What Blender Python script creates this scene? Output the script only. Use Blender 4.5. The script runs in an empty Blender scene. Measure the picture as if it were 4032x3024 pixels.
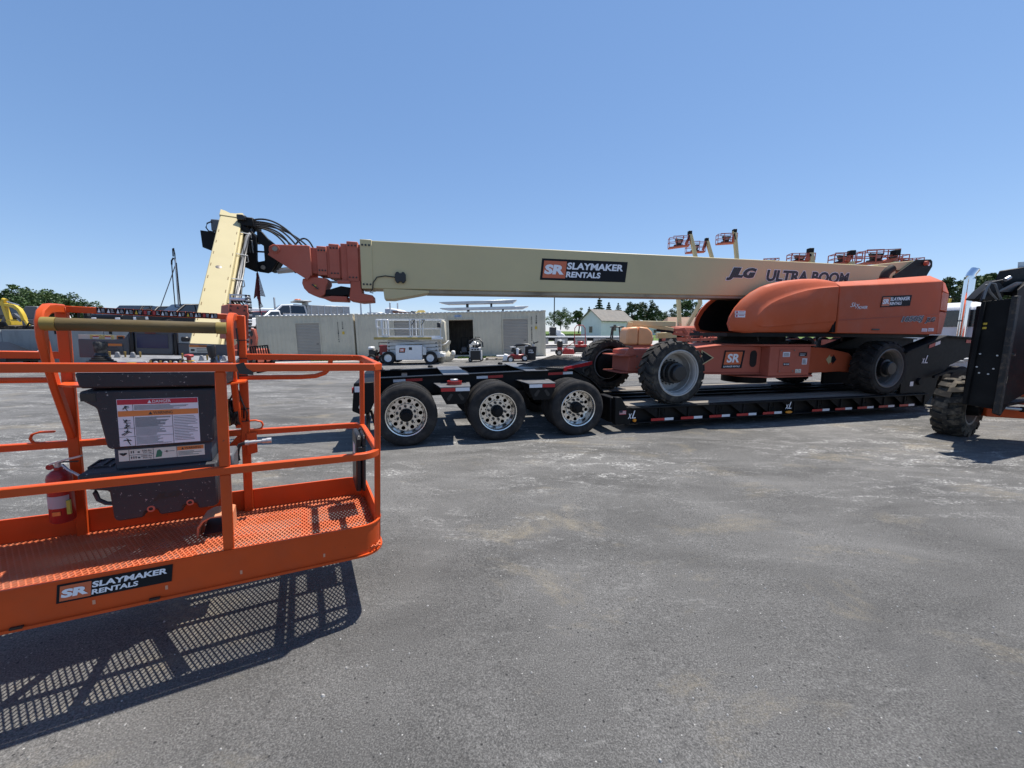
import bpy, bmesh, math, random
from mathutils import Matrix, Vector
R = math.radians
random.seed(7)
sc = bpy.context.scene
COL = sc.collection
# ------------------------------------------------------------------ camera, sky, sun, exposure
FPX, PITCH, CAMH = 1550.0, math.atan((1512 - 1304) / 1550.0), 1.72
cam_d = bpy.data.cameras.new('camera')
cam_d.sensor_width = 36.0
cam_d.lens = 36.0 * FPX / 4032
cam_d.clip_start = 0.05
cam_d.clip_end = 6000
cam = bpy.data.objects.new('camera', cam_d)
cam.location = (0, 0, CAMH)
cam.rotation_euler = (math.pi / 2 - PITCH, 0, 0)
COL.objects.link(cam)
sc.camera = cam

SUN_TO = Vector((0.29, 0.225, 1.0)).normalized()
SUN_EL, SUN_AZ = math.asin(SUN_TO.z), math.atan2(SUN_TO.x, SUN_TO.y)
world = bpy.data.worlds.new('World')
sc.world = world
world.use_nodes = True
wn = world.node_tree
sky = wn.nodes.new('ShaderNodeTexSky')
sky.sky_type = 'NISHITA'
sky.sun_disc = False
sky.sun_elevation = SUN_EL
sky.sun_rotation = SUN_AZ
sky.altitude = 1000
sky.air_density = 1.0
sky.dust_density = 0.1
sky.ozone_density = 4.5
bg = wn.nodes['Background']
# one even grade over the whole sky: the camera's softer contrast between zenith and horizon
_sep = wn.nodes.new('ShaderNodeSeparateColor')
_cmb = wn.nodes.new('ShaderNodeCombineColor')
wn.links.new(sky.outputs[0], _sep.inputs[0])
for _i, (_g, _k) in enumerate(((0.75, 1.11), (0.65, 1.40), (0.55, 2.0))):
    _p = wn.nodes.new('ShaderNodeMath')
    _p.operation = 'POWER'
    _p.inputs[1].default_value = _g
    _m = wn.nodes.new('ShaderNodeMath')
    _m.operation = 'MULTIPLY'
    _m.inputs[1].default_value = _k
    wn.links.new(_sep.outputs[_i], _p.inputs[0])
    wn.links.new(_p.outputs[0], _m.inputs[0])
    wn.links.new(_m.outputs[0], _cmb.inputs[_i])
wn.links.new(_cmb.outputs[0], bg.inputs[0])
bg.inputs[1].default_value = 0.119
sun_d = bpy.data.lights.new('sun', 'SUN')
sun_d.energy = 5.0
sun_d.angle = R(0.53)
sun_d.color = (1.0, 0.95, 0.88)
sun = bpy.data.objects.new('sun', sun_d)
sun.rotation_euler = (-SUN_TO).to_track_quat('-Z', 'Y').to_euler()
sun.location = (10, 12, 30)
COL.objects.link(sun)
sc.view_settings.view_transform = 'Standard'
sc.view_settings.look = 'None'
sc.view_settings.gamma = 1.0
sc.view_settings.use_curve_mapping = False
sc.view_settings.exposure = 0.45
try:
    sc.cycles.max_bounces = 8
    sc.cycles.use_denoising = True
    sc.cycles.denoiser = 'OPENIMAGEDENOISE'
except Exception:
    pass

# ------------------------------------------------------------------ measuring rays (photo pixels -> real places)
_c, _s = math.cos(PITCH), math.sin(PITCH)
def ray(px, py):
    xn = (px - 2016) / FPX
    yn = (1512 - py) / FPX
    return Vector((xn, _c + yn * _s, -_s + yn * _c))
CAM = Vector((0, 0, CAMH))
def at(px, py, Y):
    r = ray(px, py)
    return CAM + r * (Y / r.y)

# ------------------------------------------------------------------ materials
MATS = {}
def _nodes(name):
    m = bpy.data.materials.new(name)
    m.use_nodes = True
    nt = m.node_tree
    return m, nt, nt.nodes['Principled BSDF']
def rgb(c):
    return (c[0], c[1], c[2], 1.0)
def mat(name, col, rough=0.5, metal=0.0, var=0.12, scale=3.0, dirt=None, damt=0.45, dscale=6.0,
        speck=None, samt=0.68, sscale=35.0, bump=0.0, bscale=60.0, spec=0.5, coat=0.0, stretch=None):
    """paint / plastic / metal: base colour with soft variation, optional dirt patches and fine specks, fine bump"""
    if name in MATS:
        return MATS[name]
    m, nt, b = _nodes(name)
    N, L = nt.nodes, nt.links
    tc = N.new('ShaderNodeTexCoord')
    src = tc.outputs['Object']
    if stretch:
        mp = N.new('ShaderNodeMapping')
        mp.inputs['Scale'].default_value = stretch
        L.new(src, mp.inputs[0])
        src = mp.outputs[0]
    def noise(s, det=5.0, rgh=0.6):
        n = N.new('ShaderNodeTexNoise')
        n.inputs['Scale'].default_value = s
        n.inputs['Detail'].default_value = det
        n.inputs['Roughness'].default_value = rgh
        L.new(src, n.inputs['Vector'])
        return n
    n1 = noise(scale)
    r1 = N.new('ShaderNodeValToRGB')
    r1.color_ramp.elements[0].position = 0.3
    r1.color_ramp.elements[1].position = 0.72
    r1.color_ramp.elements[0].color = rgb([max(0, c * (1 - var)) for c in col])
    r1.color_ramp.elements[1].color = rgb([min(1, c * (1 + var)) for c in col])
    L.new(n1.outputs['Fac'], r1.inputs['Fac'])
    out = r1.outputs['Color']
    def over(out, ncol, lo, hi, s, amount):
        n = noise(s, 7.0, 0.7)
        r = N.new('ShaderNodeValToRGB')
        r.color_ramp.elements[0].position = lo
        r.color_ramp.elements[1].position = hi
        r.color_ramp.elements[0].color = (0, 0, 0, 1)
        r.color_ramp.elements[1].color = (amount, amount, amount, 1)
        L.new(n.outputs['Fac'], r.inputs['Fac'])
        mx = N.new('ShaderNodeMixRGB')
        mx.inputs['Color2'].default_value = rgb(ncol)
        L.new(r.outputs['Color'], mx.inputs['Fac'])
        L.new(out, mx.inputs['Color1'])
        return mx.outputs['Color']
    if dirt:
        out = over(out, dirt, 0.48, 0.75, dscale, damt)
    if speck:
        out = over(out, speck, samt, samt + 0.04, sscale, 0.85)
    L.new(out, b.inputs['Base Color'])
    n3 = noise(scale * 4)
    rr = N.new('ShaderNodeMapRange')
    rr.inputs['To Min'].default_value = max(0.03, rough - 0.1)
    rr.inputs['To Max'].default_value = min(1, rough + 0.12)
    L.new(n3.outputs['Fac'], rr.inputs['Value'])
    L.new(rr.outputs[0], b.inputs['Roughness'])
    b.inputs['Metallic'].default_value = metal
    b.inputs['Specular IOR Level'].default_value = spec
    if coat:
        b.inputs['Coat Weight'].default_value = coat
        b.inputs['Coat Roughness'].default_value = 0.08
    if bump:
        n4 = noise(bscale, 4.0)
        bp = N.new('ShaderNodeBump')
        bp.inputs['Strength'].default_value = bump
        bp.inputs['Distance'].default_value = 0.01
        L.new(n4.outputs['Fac'], bp.inputs['Height'])
        L.new(bp.outputs[0], b.inputs['Normal'])
    MATS[name] = m
    return m

def asphalt_mat():
    m, nt, b = _nodes('asphalt')
    N, L = nt.nodes, nt.links
    tc = N.new('ShaderNodeTexCoord')
    def mapn(sx, sy, rz=0.0):
        mp = N.new('ShaderNodeMapping')
        mp.inputs['Scale'].default_value = (sx, sy, 1)
        mp.inputs['Rotation'].default_value = (0, 0, rz)
        L.new(tc.outputs['Object'], mp.inputs[0])
        return mp.outputs[0]
    def noise(vec, s, det=6.0, rg=0.6, dist=0.0):
        n = N.new('ShaderNodeTexNoise')
        n.inputs['Scale'].default_value = s
        n.inputs['Detail'].default_value = det
        n.inputs['Roughness'].default_value = rg
        n.inputs['Distortion'].default_value = dist
        L.new(vec, n.inputs['Vector'])
        return n.outputs['Fac']
    def ramp(fac, stops):
        r = N.new('ShaderNodeValToRGB')
        e = r.color_ramp.elements
        while len(e) < len(stops):
            e.new(0.5)
        for k, (p, c) in enumerate(stops):
            e[k].position = p
            e[k].color = rgb(c) if not isinstance(c, (int, float)) else (c, c, c, 1)
        L.new(fac, r.inputs['Fac'])
        return r.outputs['Color']
    def mix(fac, a, c2, typ='MIX'):
        mx = N.new('ShaderNodeMixRGB')
        mx.blend_type = typ
        if isinstance(fac, (int, float)):
            mx.inputs['Fac'].default_value = fac
        else:
            L.new(fac, mx.inputs['Fac'])
        L.new(a, mx.inputs['Color1'])
        if isinstance(c2, tuple):
            mx.inputs['Color2'].default_value = rgb(c2)
        else:
            L.new(c2, mx.inputs['Color2'])
        return mx.outputs['Color']
    def mul(a, bb):
        mm = N.new('ShaderNodeMath')
        mm.operation = 'MULTIPLY'
        L.new(a, mm.inputs[0])
        L.new(bb, mm.inputs[1])
        return mm.outputs[0]
    flat = mapn(1, 1)
    agg = noise(flat, 135.0, 4.0, 0.72)
    base = ramp(agg, [(0.30, (0.030, 0.030, 0.030)), (0.50, (0.102, 0.099, 0.094)), (0.70, (0.215, 0.21, 0.20))])
    # soft large tone changes
    big = ramp(noise(mapn(0.5, 0.9, 0.3), 0.9, 5.0, 0.6, 0.6), [(0.32, 0.66), (0.70, 1.30)])
    base = mix(1.0, base, big, 'MULTIPLY')
    # dusty pale streaks left by tyres, running across the yard
    st = ramp(noise(mapn(0.30, 1.0, -0.12), 1.15, 9.0, 0.70, 0.9), [(0.45, 0.0), (0.66, 0.70)])
    # dust lies thicker in the traffic lane in front of the trailer and behind it than near the viewer
    sep = N.new('ShaderNodeSeparateXYZ')
    L.new(tc.outputs['Object'], sep.inputs[0])
    lane = N.new('ShaderNodeMapRange')
    lane.inputs['From Min'].default_value = 2.6
    lane.inputs['From Max'].default_value = 5.2
    lane.inputs['To Min'].default_value = 0.15
    lane.inputs['To Max'].default_value = 1.0
    L.new(sep.outputs['Y'], lane.inputs['Value'])
    grit = ramp(noise(flat, 55.0, 5.0, 0.8), [(0.42, 0.25), (0.60, 1.0)])
    stl = mul(mul(st, lane.outputs[0]), grit)
    base = mix(stl, base, (0.27, 0.262, 0.248))
    # broken white scuffs
    sc1 = ramp(noise(mapn(0.9, 2.6, 0.10), 1.9, 9.0, 0.78, 0.8), [(0.50, 0.0), (0.60, 1.0)])
    scm = ramp(noise(mapn(0.30, 0.7), 0.8, 3.0), [(0.40, 0.0), (0.56, 1.0)])
    grit2 = ramp(noise(mapn(1, 1.6), 26.0, 6.0, 0.85), [(0.49, 0.0), (0.58, 1.0)])
    scl = mul(mul(mul(sc1, scm), lane.outputs[0]), grit2)
    base = mix(scl, base, (0.55, 0.54, 0.51))
    # tan clay patches
    tan = ramp(noise(mapn(0.55, 1.0, 0.5), 1.15, 7.0, 0.7, 0.4), [(0.55, 0.0), (0.72, 0.75)])
    tan = mul(tan, grit)
    base = mix(tan, base, (0.30, 0.25, 0.165))
    # dark oily patches
    oil = ramp(noise(mapn(0.7, 1.1), 0.75, 4.0, 0.6), [(0.24, 0.5), (0.37, 0.0)])
    base = mix(oil, base, (0.05, 0.05, 0.052))
    # single pale stones and dark pits
    vo = N.new('ShaderNodeTexVoronoi')
    vo.inputs['Scale'].default_value = 38.0
    L.new(flat, vo.inputs['Vector'])
    stone = ramp(vo.outputs['Distance'], [(0.10, 1.0), (0.17, 0.0)])
    sepc = N.new('ShaderNodeSeparateColor')
    L.new(vo.outputs['Color'], sepc.inputs[0])
    rare = ramp(sepc.outputs[0], [(0.955, 0.0), (0.965, 1.0)])
    base = mix(mul(stone, rare), base, (0.46, 0.45, 0.42))
    pits = ramp(sepc.outputs[1], [(0.90, 0.0), (0.91, 0.8)])
    pitd = ramp(vo.outputs['Distance'], [(0.16, 1.0), (0.26, 0.0)])
    base = mix(mul(pits, pitd), base, (0.016, 0.016, 0.017))
    L.new(base, b.inputs['Base Color'])
    b.inputs['Roughness'].default_value = 0.88
    b.inputs['Specular IOR Level'].default_value = 0.28
    bp = N.new('ShaderNodeBump')
    bp.inputs['Strength'].default_value = 0.75
    bp.inputs['Distance'].default_value = 0.012
    L.new(noise(flat, 70.0, 4.0, 0.7), bp.inputs['Height'])
    L.new(bp.outputs[0], b.inputs['Normal'])
    return m

ORANGE = mat('orange_paint', (0.58, 0.078, 0.014), 0.42, var=0.10, spec=0.25, dirt=(0.42, 0.085, 0.035), damt=0.35, dscale=5, speck=(0.14, 0.045, 0.03), samt=0.665, sscale=26, bump=0.04)
FADED = mat('faded_orange_paint', (0.43, 0.112, 0.072), 0.65, var=0.10, spec=0.25, scale=1.4, dirt=(0.50, 0.17, 0.12), damt=0.5, dscale=1.6, bump=0.05, bscale=90)
FADED2 = mat('orange_hood_paint', (0.52, 0.105, 0.042), 0.58, spec=0.25, var=0.12, scale=0.9, dirt=(0.52, 0.17, 0.11), damt=0.6, dscale=1.1, bump=0.04)
CREAM = mat('cream_paint', (0.54, 0.455, 0.245), 0.5, var=0.05, scale=1.2, dirt=(0.50, 0.42, 0.26), damt=0.3, dscale=2.5, speck=(0.18, 0.12, 0.06), samt=0.76, sscale=9, bump=0.02)
BLACK = mat('black_steel', (0.006, 0.006, 0.0065), 0.55, var=0.3, spec=0.2, dirt=(0.022, 0.021, 0.02), damt=0.4, dscale=4, bump=0.06)
BLACKR = mat('worn_black_steel', (0.007, 0.007, 0.0075), 0.6, var=0.3, spec=0.2, dirt=(0.026, 0.024, 0.022), damt=0.5, dscale=3, speck=(0.10, 0.07, 0.045), samt=0.74, sscale=14, bump=0.1)
RUBBER = mat('tyre_rubber', (0.022, 0.021, 0.021), 0.78, var=0.25, dirt=(0.12, 0.105, 0.088), damt=0.5, dscale=6, bump=0.15, bscale=45, spec=0.3)
RUBBERD = mat('dusty_tyre_rubber', (0.032, 0.030, 0.028), 0.85, var=0.3, dirt=(0.17, 0.145, 0.11), damt=0.75, dscale=5, bump=0.2, bscale=40, spec=0.25)
ALU = mat('polished_aluminium', (0.80, 0.78, 0.74), 0.22, metal=0.95, var=0.08, dirt=(0.42, 0.36, 0.27), damt=0.5, dscale=9)
GALV = mat('galvanised_steel', (0.50, 0.51, 0.52), 0.42, metal=0.75, var=0.15, dirt=(0.3, 0.28, 0.25), damt=0.4)
CHROME = mat('chrome', (0.86, 0.86, 0.88), 0.06, metal=1.0, var=0.02)
RIMGREY = mat('grey_rim_paint', (0.44, 0.43, 0.41), 0.5, metal=0.25, var=0.12, dirt=(0.24, 0.20, 0.15), damt=0.7, dscale=7)
RIMDARK = mat('dirty_dark_rim', (0.17, 0.16, 0.15), 0.6, var=0.2, dirt=(0.22, 0.19, 0.15), damt=0.5, dscale=6)
CONSOLE = mat('scuffed_grey_plastic', (0.022, 0.023, 0.029), 0.66, var=0.2, scale=5, dirt=(0.045, 0.04, 0.04), damt=0.4, dscale=3, speck=(0.50, 0.49, 0.47), samt=0.632, sscale=46, bump=0.12, bscale=120)
CONSTOP = mat('worn_console_top', (0.30, 0.31, 0.33), 0.5, metal=0.2, var=0.2, dirt=(0.09, 0.09, 0.10), damt=0.7, dscale=9, speck=(0.75, 0.75, 0.74), samt=0.66, sscale=30)
GREYPL = mat('grey_plastic', (0.10, 0.105, 0.115), 0.5, var=0.1)
BLACKPL = mat('black_plastic', (0.014, 0.014, 0.015), 0.38, var=0.15, bump=0.03)
DECALBLK = mat('black_sticker', (0.010, 0.011, 0.014), 0.6, var=0.05, spec=0.2)
DECALORG = mat('orange_sticker', (0.58, 0.13, 0.05), 0.4, var=0.05)
LETTER = mat('white_lettering', (0.80, 0.81, 0.84), 0.4, var=0.03)
NAVY = mat('navy_lettering', (0.016, 0.022, 0.045), 0.4, var=0.05)
WHITE = mat('white_paint', (0.78, 0.78, 0.77), 0.38, var=0.05, dirt=(0.5, 0.47, 0.42), damt=0.25, dscale=3, coat=0.2)
DULLWHITE = mat('dull_white_paint', (0.66, 0.66, 0.64), 0.5, var=0.08, dirt=(0.36, 0.33, 0.28), damt=0.45, dscale=4)
REDTAPE = mat('red_reflector', (0.42, 0.014, 0.018), 0.3, var=0.1)
WHITETAPE = mat('white_reflector', (0.72, 0.73, 0.76), 0.3, var=0.05)
AMBER = mat('amber_lens', (0.75, 0.27, 0.02), 0.2, var=0.05)
YELLOW = mat('yellow_paint', (0.62, 0.42, 0.03), 0.45, var=0.08, dirt=(0.35, 0.25, 0.07), damt=0.3)
REDP = mat('red_paint', (0.30, 0.016, 0.016), 0.35, var=0.1, dirt=(0.18, 0.03, 0.02), damt=0.3)
FOAMBAR = mat('worn_yellow_foam', (0.105, 0.072, 0.024), 0.85, var=0.3, scale=9, dirt=(0.10, 0.085, 0.055), damt=0.75, dscale=7, bump=0.3, bscale=30, stretch=(0.4, 1, 1))
DECKWOOD = mat('weathered_deck_board', (0.22, 0.195, 0.165), 0.85, var=0.3, scale=4, dirt=(0.075, 0.068, 0.06), damt=0.6, dscale=5, bump=0.25, bscale=30, stretch=(0.25, 3, 1))
CONT = mat('beige_container_paint', (0.56, 0.51, 0.39), 0.55, var=0.06, scale=0.8, dirt=(0.36, 0.33, 0.27), damt=0.4, dscale=1.4, speck=(0.25, 0.14, 0.06), samt=0.76, sscale=5)
DOORGREY = mat('roller_door_paint', (0.36, 0.33, 0.28), 0.5, var=0.06, scale=1.2)
CONC = mat('concrete', (0.30, 0.30, 0.29), 0.85, var=0.12, scale=0.9, dirt=(0.17, 0.165, 0.16), damt=0.5, dscale=2.2, bump=0.15, stretch=(1, 1, 0.35))
GRAVEL = mat('pale_gravel', (0.40, 0.385, 0.36), 0.95, var=0.35, scale=9, dirt=(0.24, 0.225, 0.2), damt=0.6, dscale=3, bump=0.6, bscale=25, spec=0.2)
DIRT = mat('yard_dirt', (0.24, 0.205, 0.165), 0.95, var=0.3, scale=1.5, dirt=(0.14, 0.12, 0.1), damt=0.5, dscale=0.7, bump=0.4, bscale=12, spec=0.2)
GRASS = mat('grass', (0.095, 0.15, 0.030), 0.9, var=0.3, scale=0.5, dirt=(0.14, 0.17, 0.05), damt=0.5, dscale=0.25, bump=0.5, bscale=10, spec=0.2)
LEAF = mat('leaf_green', (0.066, 0.110, 0.034), 0.6, var=0.4, scale=0.7, spec=0.3)
LEAFD = mat('dark_leaf_green', (0.040, 0.072, 0.027), 0.6, var=0.4, scale=0.7, spec=0.3)
LEAFB = mat('bright_leaf_green', (0.080, 0.125, 0.032), 0.6, var=0.4, scale=0.7, spec=0.3)
CROP = mat('crop_green', (0.10, 0.17, 0.045), 0.7, var=0.3, scale=0.6, spec=0.3)
BARK = mat('bark', (0.085, 0.065, 0.048), 0.9, var=0.3, scale=6, bump=0.4)
GLASS = mat('dark_vehicle_glass', (0.018, 0.022, 0.026), 0.08, var=0.1, spec=0.8)
SCREEN = mat('blue_screen', (0.012, 0.020, 0.075), 0.18, var=0.05)
HOSE = mat('black_hose', (0.013, 0.013, 0.014), 0.45, var=0.2)
HOSEG = mat('grey_hose', (0.16, 0.165, 0.17), 0.5, var=0.15)
PIN = mat('pin_steel', (0.30, 0.26, 0.22), 0.45, metal=0.7, var=0.2)
ROOF = mat('grey_shingle_roof', (0.20, 0.185, 0.165), 0.9, var=0.15, scale=1.5, dirt=(0.27, 0.22, 0.17), damt=0.4, dscale=0.8, bump=0.2)
ROOFB = mat('brown_roof', (0.26, 0.165, 0.115), 0.9, var=0.12, scale=1.5)
BARNW = mat('white_block_wall', (0.72, 0.73, 0.75), 0.75, var=0.05, scale=0.8, dirt=(0.55, 0.55, 0.56), damt=0.4, dscale=1.2)
TAN = mat('tan_canvas', (0.58, 0.53, 0.41), 0.85, var=0.12, dirt=(0.33, 0.29, 0.21), damt=0.5, bump=0.2)
WOOD = mat('grey_wood', (0.30, 0.26, 0.2), 0.85, var=0.2, scale=4, bump=0.2)
BLUE = mat('blue_paint', (0.03, 0.075, 0.22), 0.4, var=0.1)
DKRED = mat('dark_red_mesh', (0.13, 0.018, 0.020), 0.8, var=0.2)
PAPER = mat('sticker_paper', (0.70, 0.68, 0.72), 0.5, var=0.04, scale=8)
STKRED = mat('sticker_red', (0.42, 0.012, 0.035), 0.45, var=0.05)
STKORG = mat('sticker_orange', (0.62, 0.20, 0.045), 0.45, var=0.05)
INK = mat('sticker_ink', (0.025, 0.025, 0.03), 0.5, var=0.05)
STKGRN = mat('sticker_green', (0.03, 0.17, 0.10), 0.45, var=0.05)
CREAMP = mat('sticker_cream', (0.66, 0.66, 0.58), 0.5, var=0.04)
SUVRED = mat('maroon_car_paint', (0.13, 0.010, 0.014), 0.3, var=0.05, coat=0.6)
CARBLK = mat('black_car_paint', (0.006, 0.006, 0.007), 0.4, var=0.05, spec=0.3)

# ------------------------------------------------------------------ mesh helpers
W = {}                                   # world matrices of everything built
class MB:
    def __init__(s):
        s.v, s.f, s.mi, s.cur = [], [], [], 0
    def m(s, i):
        s.cur = i
        return s
    def add(s, vs, fs):
        b = len(s.v)
        s.v += [tuple(v) for v in vs]
        for f in fs:
            s.f.append([b + i for i in f])
            s.mi.append(s.cur)
        return s
    def box(s, x0, x1, y0, y1, z0, z1):
        vs = [(x, y, z) for z in (z0, z1) for y in (y0, y1) for x in (x0, x1)]
        return s.add(vs, [(0, 2, 3, 1), (4, 5, 7, 6), (0, 1, 5, 4), (2, 6, 7, 3), (0, 4, 6, 2), (1, 3, 7, 5)])
    def prism(s, poly, a0, a1, ax='y'):
        def P(p, a):
            return {'y': (p[0], a, p[1]), 'x': (a, p[0], p[1]), 'z': (p[0], p[1], a)}[ax]
        n = len(poly)
        return s.add([P(p, a0) for p in poly] + [P(p, a1) for p in poly],
                     [list(range(n))[::-1], list(range(n, 2 * n))] + [(i, (i + 1) % n, n + (i + 1) % n, n + i) for i in range(n)])
    def loft(s, rings, cap0=True, cap1=True, closed=True):
        n = len(rings[0])
        vs = [p for r in rings for p in r]
        fs = []
        for k in range(len(rings) - 1):
            for i in range(n if closed else n - 1):
                j = (i + 1) % n
                fs.append((k * n + i, k * n + j, (k + 1) * n + j, (k + 1) * n + i))
        if cap0:
            fs.append(list(range(n))[::-1])
        if cap1:
            fs.append(list(range((len(rings) - 1) * n, len(rings) * n)))
        return s.add(vs, fs)
    def _frames(s, pts, up):
        out = []
        for i, p in enumerate(pts):
            a = (pts[i] - pts[i - 1]).normalized() if i else None
            b = (pts[i + 1] - pts[i]).normalized() if i < len(pts) - 1 else None
            t = ((a or b) + (b or a)).normalized()
            k = 1.0
            if a and b:
                k = 1.0 / max(0.4, t.dot(a))
            x = t.cross(up)
            if x.length < 1e-4:
                x = t.cross(Vector((0, 1, 0)))
            x.normalize()
            out.append((t, x, x.cross(t).normalized(), k))
        return out
    def tube(s, pts, r, n=8, cap=True, up=(0.013, 0.027, 1)):
        pts = [Vector(p) for p in pts]
        fr = s._frames(pts, Vector(up))
        rings = []
        for i, (p, (t, x, y, k)) in enumerate(zip(pts, fr)):
            rr = r[i] if isinstance(r, (list, tuple)) else r
            rings.append([p + x * (rr * math.cos(2 * math.pi * q / n)) + y * (rr * math.sin(2 * math.pi * q / n)) for q in range(n)])
        return s.loft(rings, cap, cap)
    def bar(s, pts, w, h, up=(0.0, 0.0, 1), closed=False):
        pts = [Vector(p) for p in pts]
        if closed:
            pts = pts + [pts[0]]
        fr = s._frames(pts, Vector(up))
        if closed:
            t = ((pts[1] - pts[0]).normalized() + (pts[0] - pts[-2]).normalized()).normalized()
            x = t.cross(Vector(up)).normalized()
            fr[0] = fr[-1] = (t, x, x.cross(t), 1.0)
        rings = []
        for p, (t, x, y, k) in zip(pts, fr):
            a, b = x * (w / 2 * k), y * (h / 2)
            rings.append([p - a - b, p + a - b, p + a + b, p - a + b])
        return s.loft(rings, not closed, not closed)
    def lathe(s, prof, c=(0, 0, 0), ax='y', n=32, cap0=False, cap1=False, a0=0.0, a1=2 * math.pi):
        c = Vector(c)
        X, Y, Z = Vector((1, 0, 0)), Vector((0, 1, 0)), Vector((0, 0, 1))
        A, B, D = {'y': (X, Z, Y), 'x': (Y, Z, X), 'z': (X, Y, Z)}[ax] if isinstance(ax, str) else ax
        rings = []
        for r, h in prof:
            rings.append([c + D * h + A * (r * math.cos(a0 + (a1 - a0) * q / n)) + B * (r * math.sin(a0 + (a1 - a0) * q / n)) for q in range(n)])
        return s.loft(rings, cap0, cap1)
    def cyl(s, p0, p1, r, n=12):
        return s.tube([p0, p1], r, n)
    def sheet(s, a, b, c, d, t=0.004):
        a, b, c, d = Vector(a), Vector(b), Vector(c), Vector(d)
        nn = (b - a).cross(d - a).normalized() * t
        return s.loft([[a, b, c, d], [a + nn, b + nn, c + nn, d + nn]])
    def ringholes(s, r0, r1, nh, rh, h, t, c=(0, 0, 0), m=16, rc=None):
        """annular plate in the x-z plane at y=h, thickness t, with nh round holes"""
        rc = rc or (r0 + r1) / 2
        for k in range(nh):
            a = 2 * math.pi * k / nh
            da = math.pi / nh
            out = []
            for q in range(m):
                th = 2 * math.pi * q / m
                # direction in (radial, tangential) space to the sector border
                dr, dtg = math.cos(th), math.sin(th)
                cand = []
                if dr > 1e-6: cand.append((r1 - rc) / dr)
                if dr < -1e-6: cand.append((r0 - rc) / dr)
                if abs(dtg) > 1e-6: cand.append(da * rc / abs(dtg))
                L = min(cand)
                out.append((rc + L * dr, L * dtg / rc, rc + rh * dr, rh * dtg / rc))
            def P(r, ang, y):
                return (c[0] + r * math.cos(a + ang), c[1] + y, c[2] + r * math.sin(a + ang))
            o0 = [P(o[0], o[1], h) for o in out]
            i0 = [P(o[2], o[3], h) for o in out]
            i1 = [P(o[2], o[3], h + t) for o in out]
            fs = []
            for q in range(m):
                j = (q + 1) % m
                fs += [(q, j, m + j, m + q), (m + q, m + j, 2 * m + j, 2 * m + q)]
            s.add(o0 + i0 + i1, fs)
        return s
    def build(s, name, mats, parent=None, M=None, bevel=0.0, flat=False, kind=None, seg=1):
        M = M or Matrix.Identity(4)
        me = bpy.data.meshes.new(name)
        me.from_pydata(s.v, [], s.f)
        mats = mats if isinstance(mats, (list, tuple)) else [mats]
        for x in mats:
            me.materials.append(x)
        me.polygons.foreach_set('material_index', s.mi)
        bm = bmesh.new()
        bm.from_mesh(me)
        bmesh.ops.recalc_face_normals(bm, faces=bm.faces)
        bm.to_mesh(me)
        bm.free()
        if not flat:
            me.polygons.foreach_set('use_smooth', [True] * len(me.polygons))
            me.set_sharp_from_angle(angle=R(38))
        o = bpy.data.objects.new(name, me)
        COL.objects.link(o)
        place(o, parent, M)
        if bevel:
            b = o.modifiers.new('bevel', 'BEVEL')
            b.width = bevel
            b.segments = seg
            b.limit_method = 'ANGLE'
            b.angle_limit = R(40)
            b.harden_normals = False
        if kind:
            o['kind'] = kind
        return o

def place(o, parent, M):
    o.parent = parent
    o.matrix_basis = (W[parent.name].inverted() @ M) if parent else M
    W[o.name] = M.copy()
def empty(name, M, label, cat, group=None):
    o = bpy.data.objects.new(name, None)
    o.empty_display_size = 0.2
    COL.objects.link(o)
    place(o, None, M)
    tag(o, label, cat, group)
    return o
def tag(o, label, cat, group=None):
    o['label'] = label
    o['category'] = cat
    if group:
        o['group'] = group
    return o
def inst(o, parent, M):
    c = o.copy()
    COL.objects.link(c)
    place(c, parent, M)
    return c
def copy_tree(o, M, label=None, parent=None):
    rel = W[o.name].inverted()
    c = inst(o, parent, M)
    if label:
        c['label'] = label
    for ch in list(o.children):
        copy_tree(ch, M @ rel @ W[ch.name], None, c)
    return c
def T3(x, y, z):
    return Matrix.Translation((x, y, z))
def RZ(a):
    return Matrix.Rotation(a, 4, 'Z')
def basis(o, ex, ey, ez):
    m = Matrix.Identity(4)
    for i, e in enumerate((ex, ey, ez)):
        for k in range(3):
            m[k][i] = e[k]
    for k in range(3):
        m[k][3] = o[k]
    return m
def arc(cx, cy, r, a0, a1, n):
    return [(cx + r * math.cos(R(a0 + (a1 - a0) * i / n)), cy + r * math.sin(R(a0 + (a1 - a0) * i / n))) for i in range(n + 1)]

# ------------------------------------------------------------------ lettering (flat print built from the built-in font)
_TX = {}
def text_geo(txt, shear=0.0, bold=0.0, space=1.0):
    key = (txt, shear, bold, space)
    if key not in _TX:
        cu = bpy.data.curves.new('lettering', 'FONT')
        cu.body = txt
        cu.size = 1.0
        cu.shear = shear
        cu.offset = bold
        cu.space_character = space
        cu.resolution_u = 3
        cu.fill_mode = 'FRONT'
        ob = bpy.data.objects.new('lettering_tmp', cu)
        COL.objects.link(ob)
        bpy.context.view_layer.update()
        dg = bpy.context.evaluated_depsgraph_get()
        me = bpy.data.meshes.new_from_object(ob.evaluated_get(dg))
        vs = [v.co.copy() for v in me.vertices]
        fs = [list(p.vertices) for p in me.polygons]
        bpy.data.objects.remove(ob)
        bpy.data.meshes.remove(me)
        x0, x1 = min(v.x for v in vs), max(v.x for v in vs)
        y0, y1 = min(v.y for v in vs), max(v.y for v in vs)
        _TX[key] = ([(v.x, v.y) for v in vs], fs, (x0, x1, y0, y1))
    return _TX[key]
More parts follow.
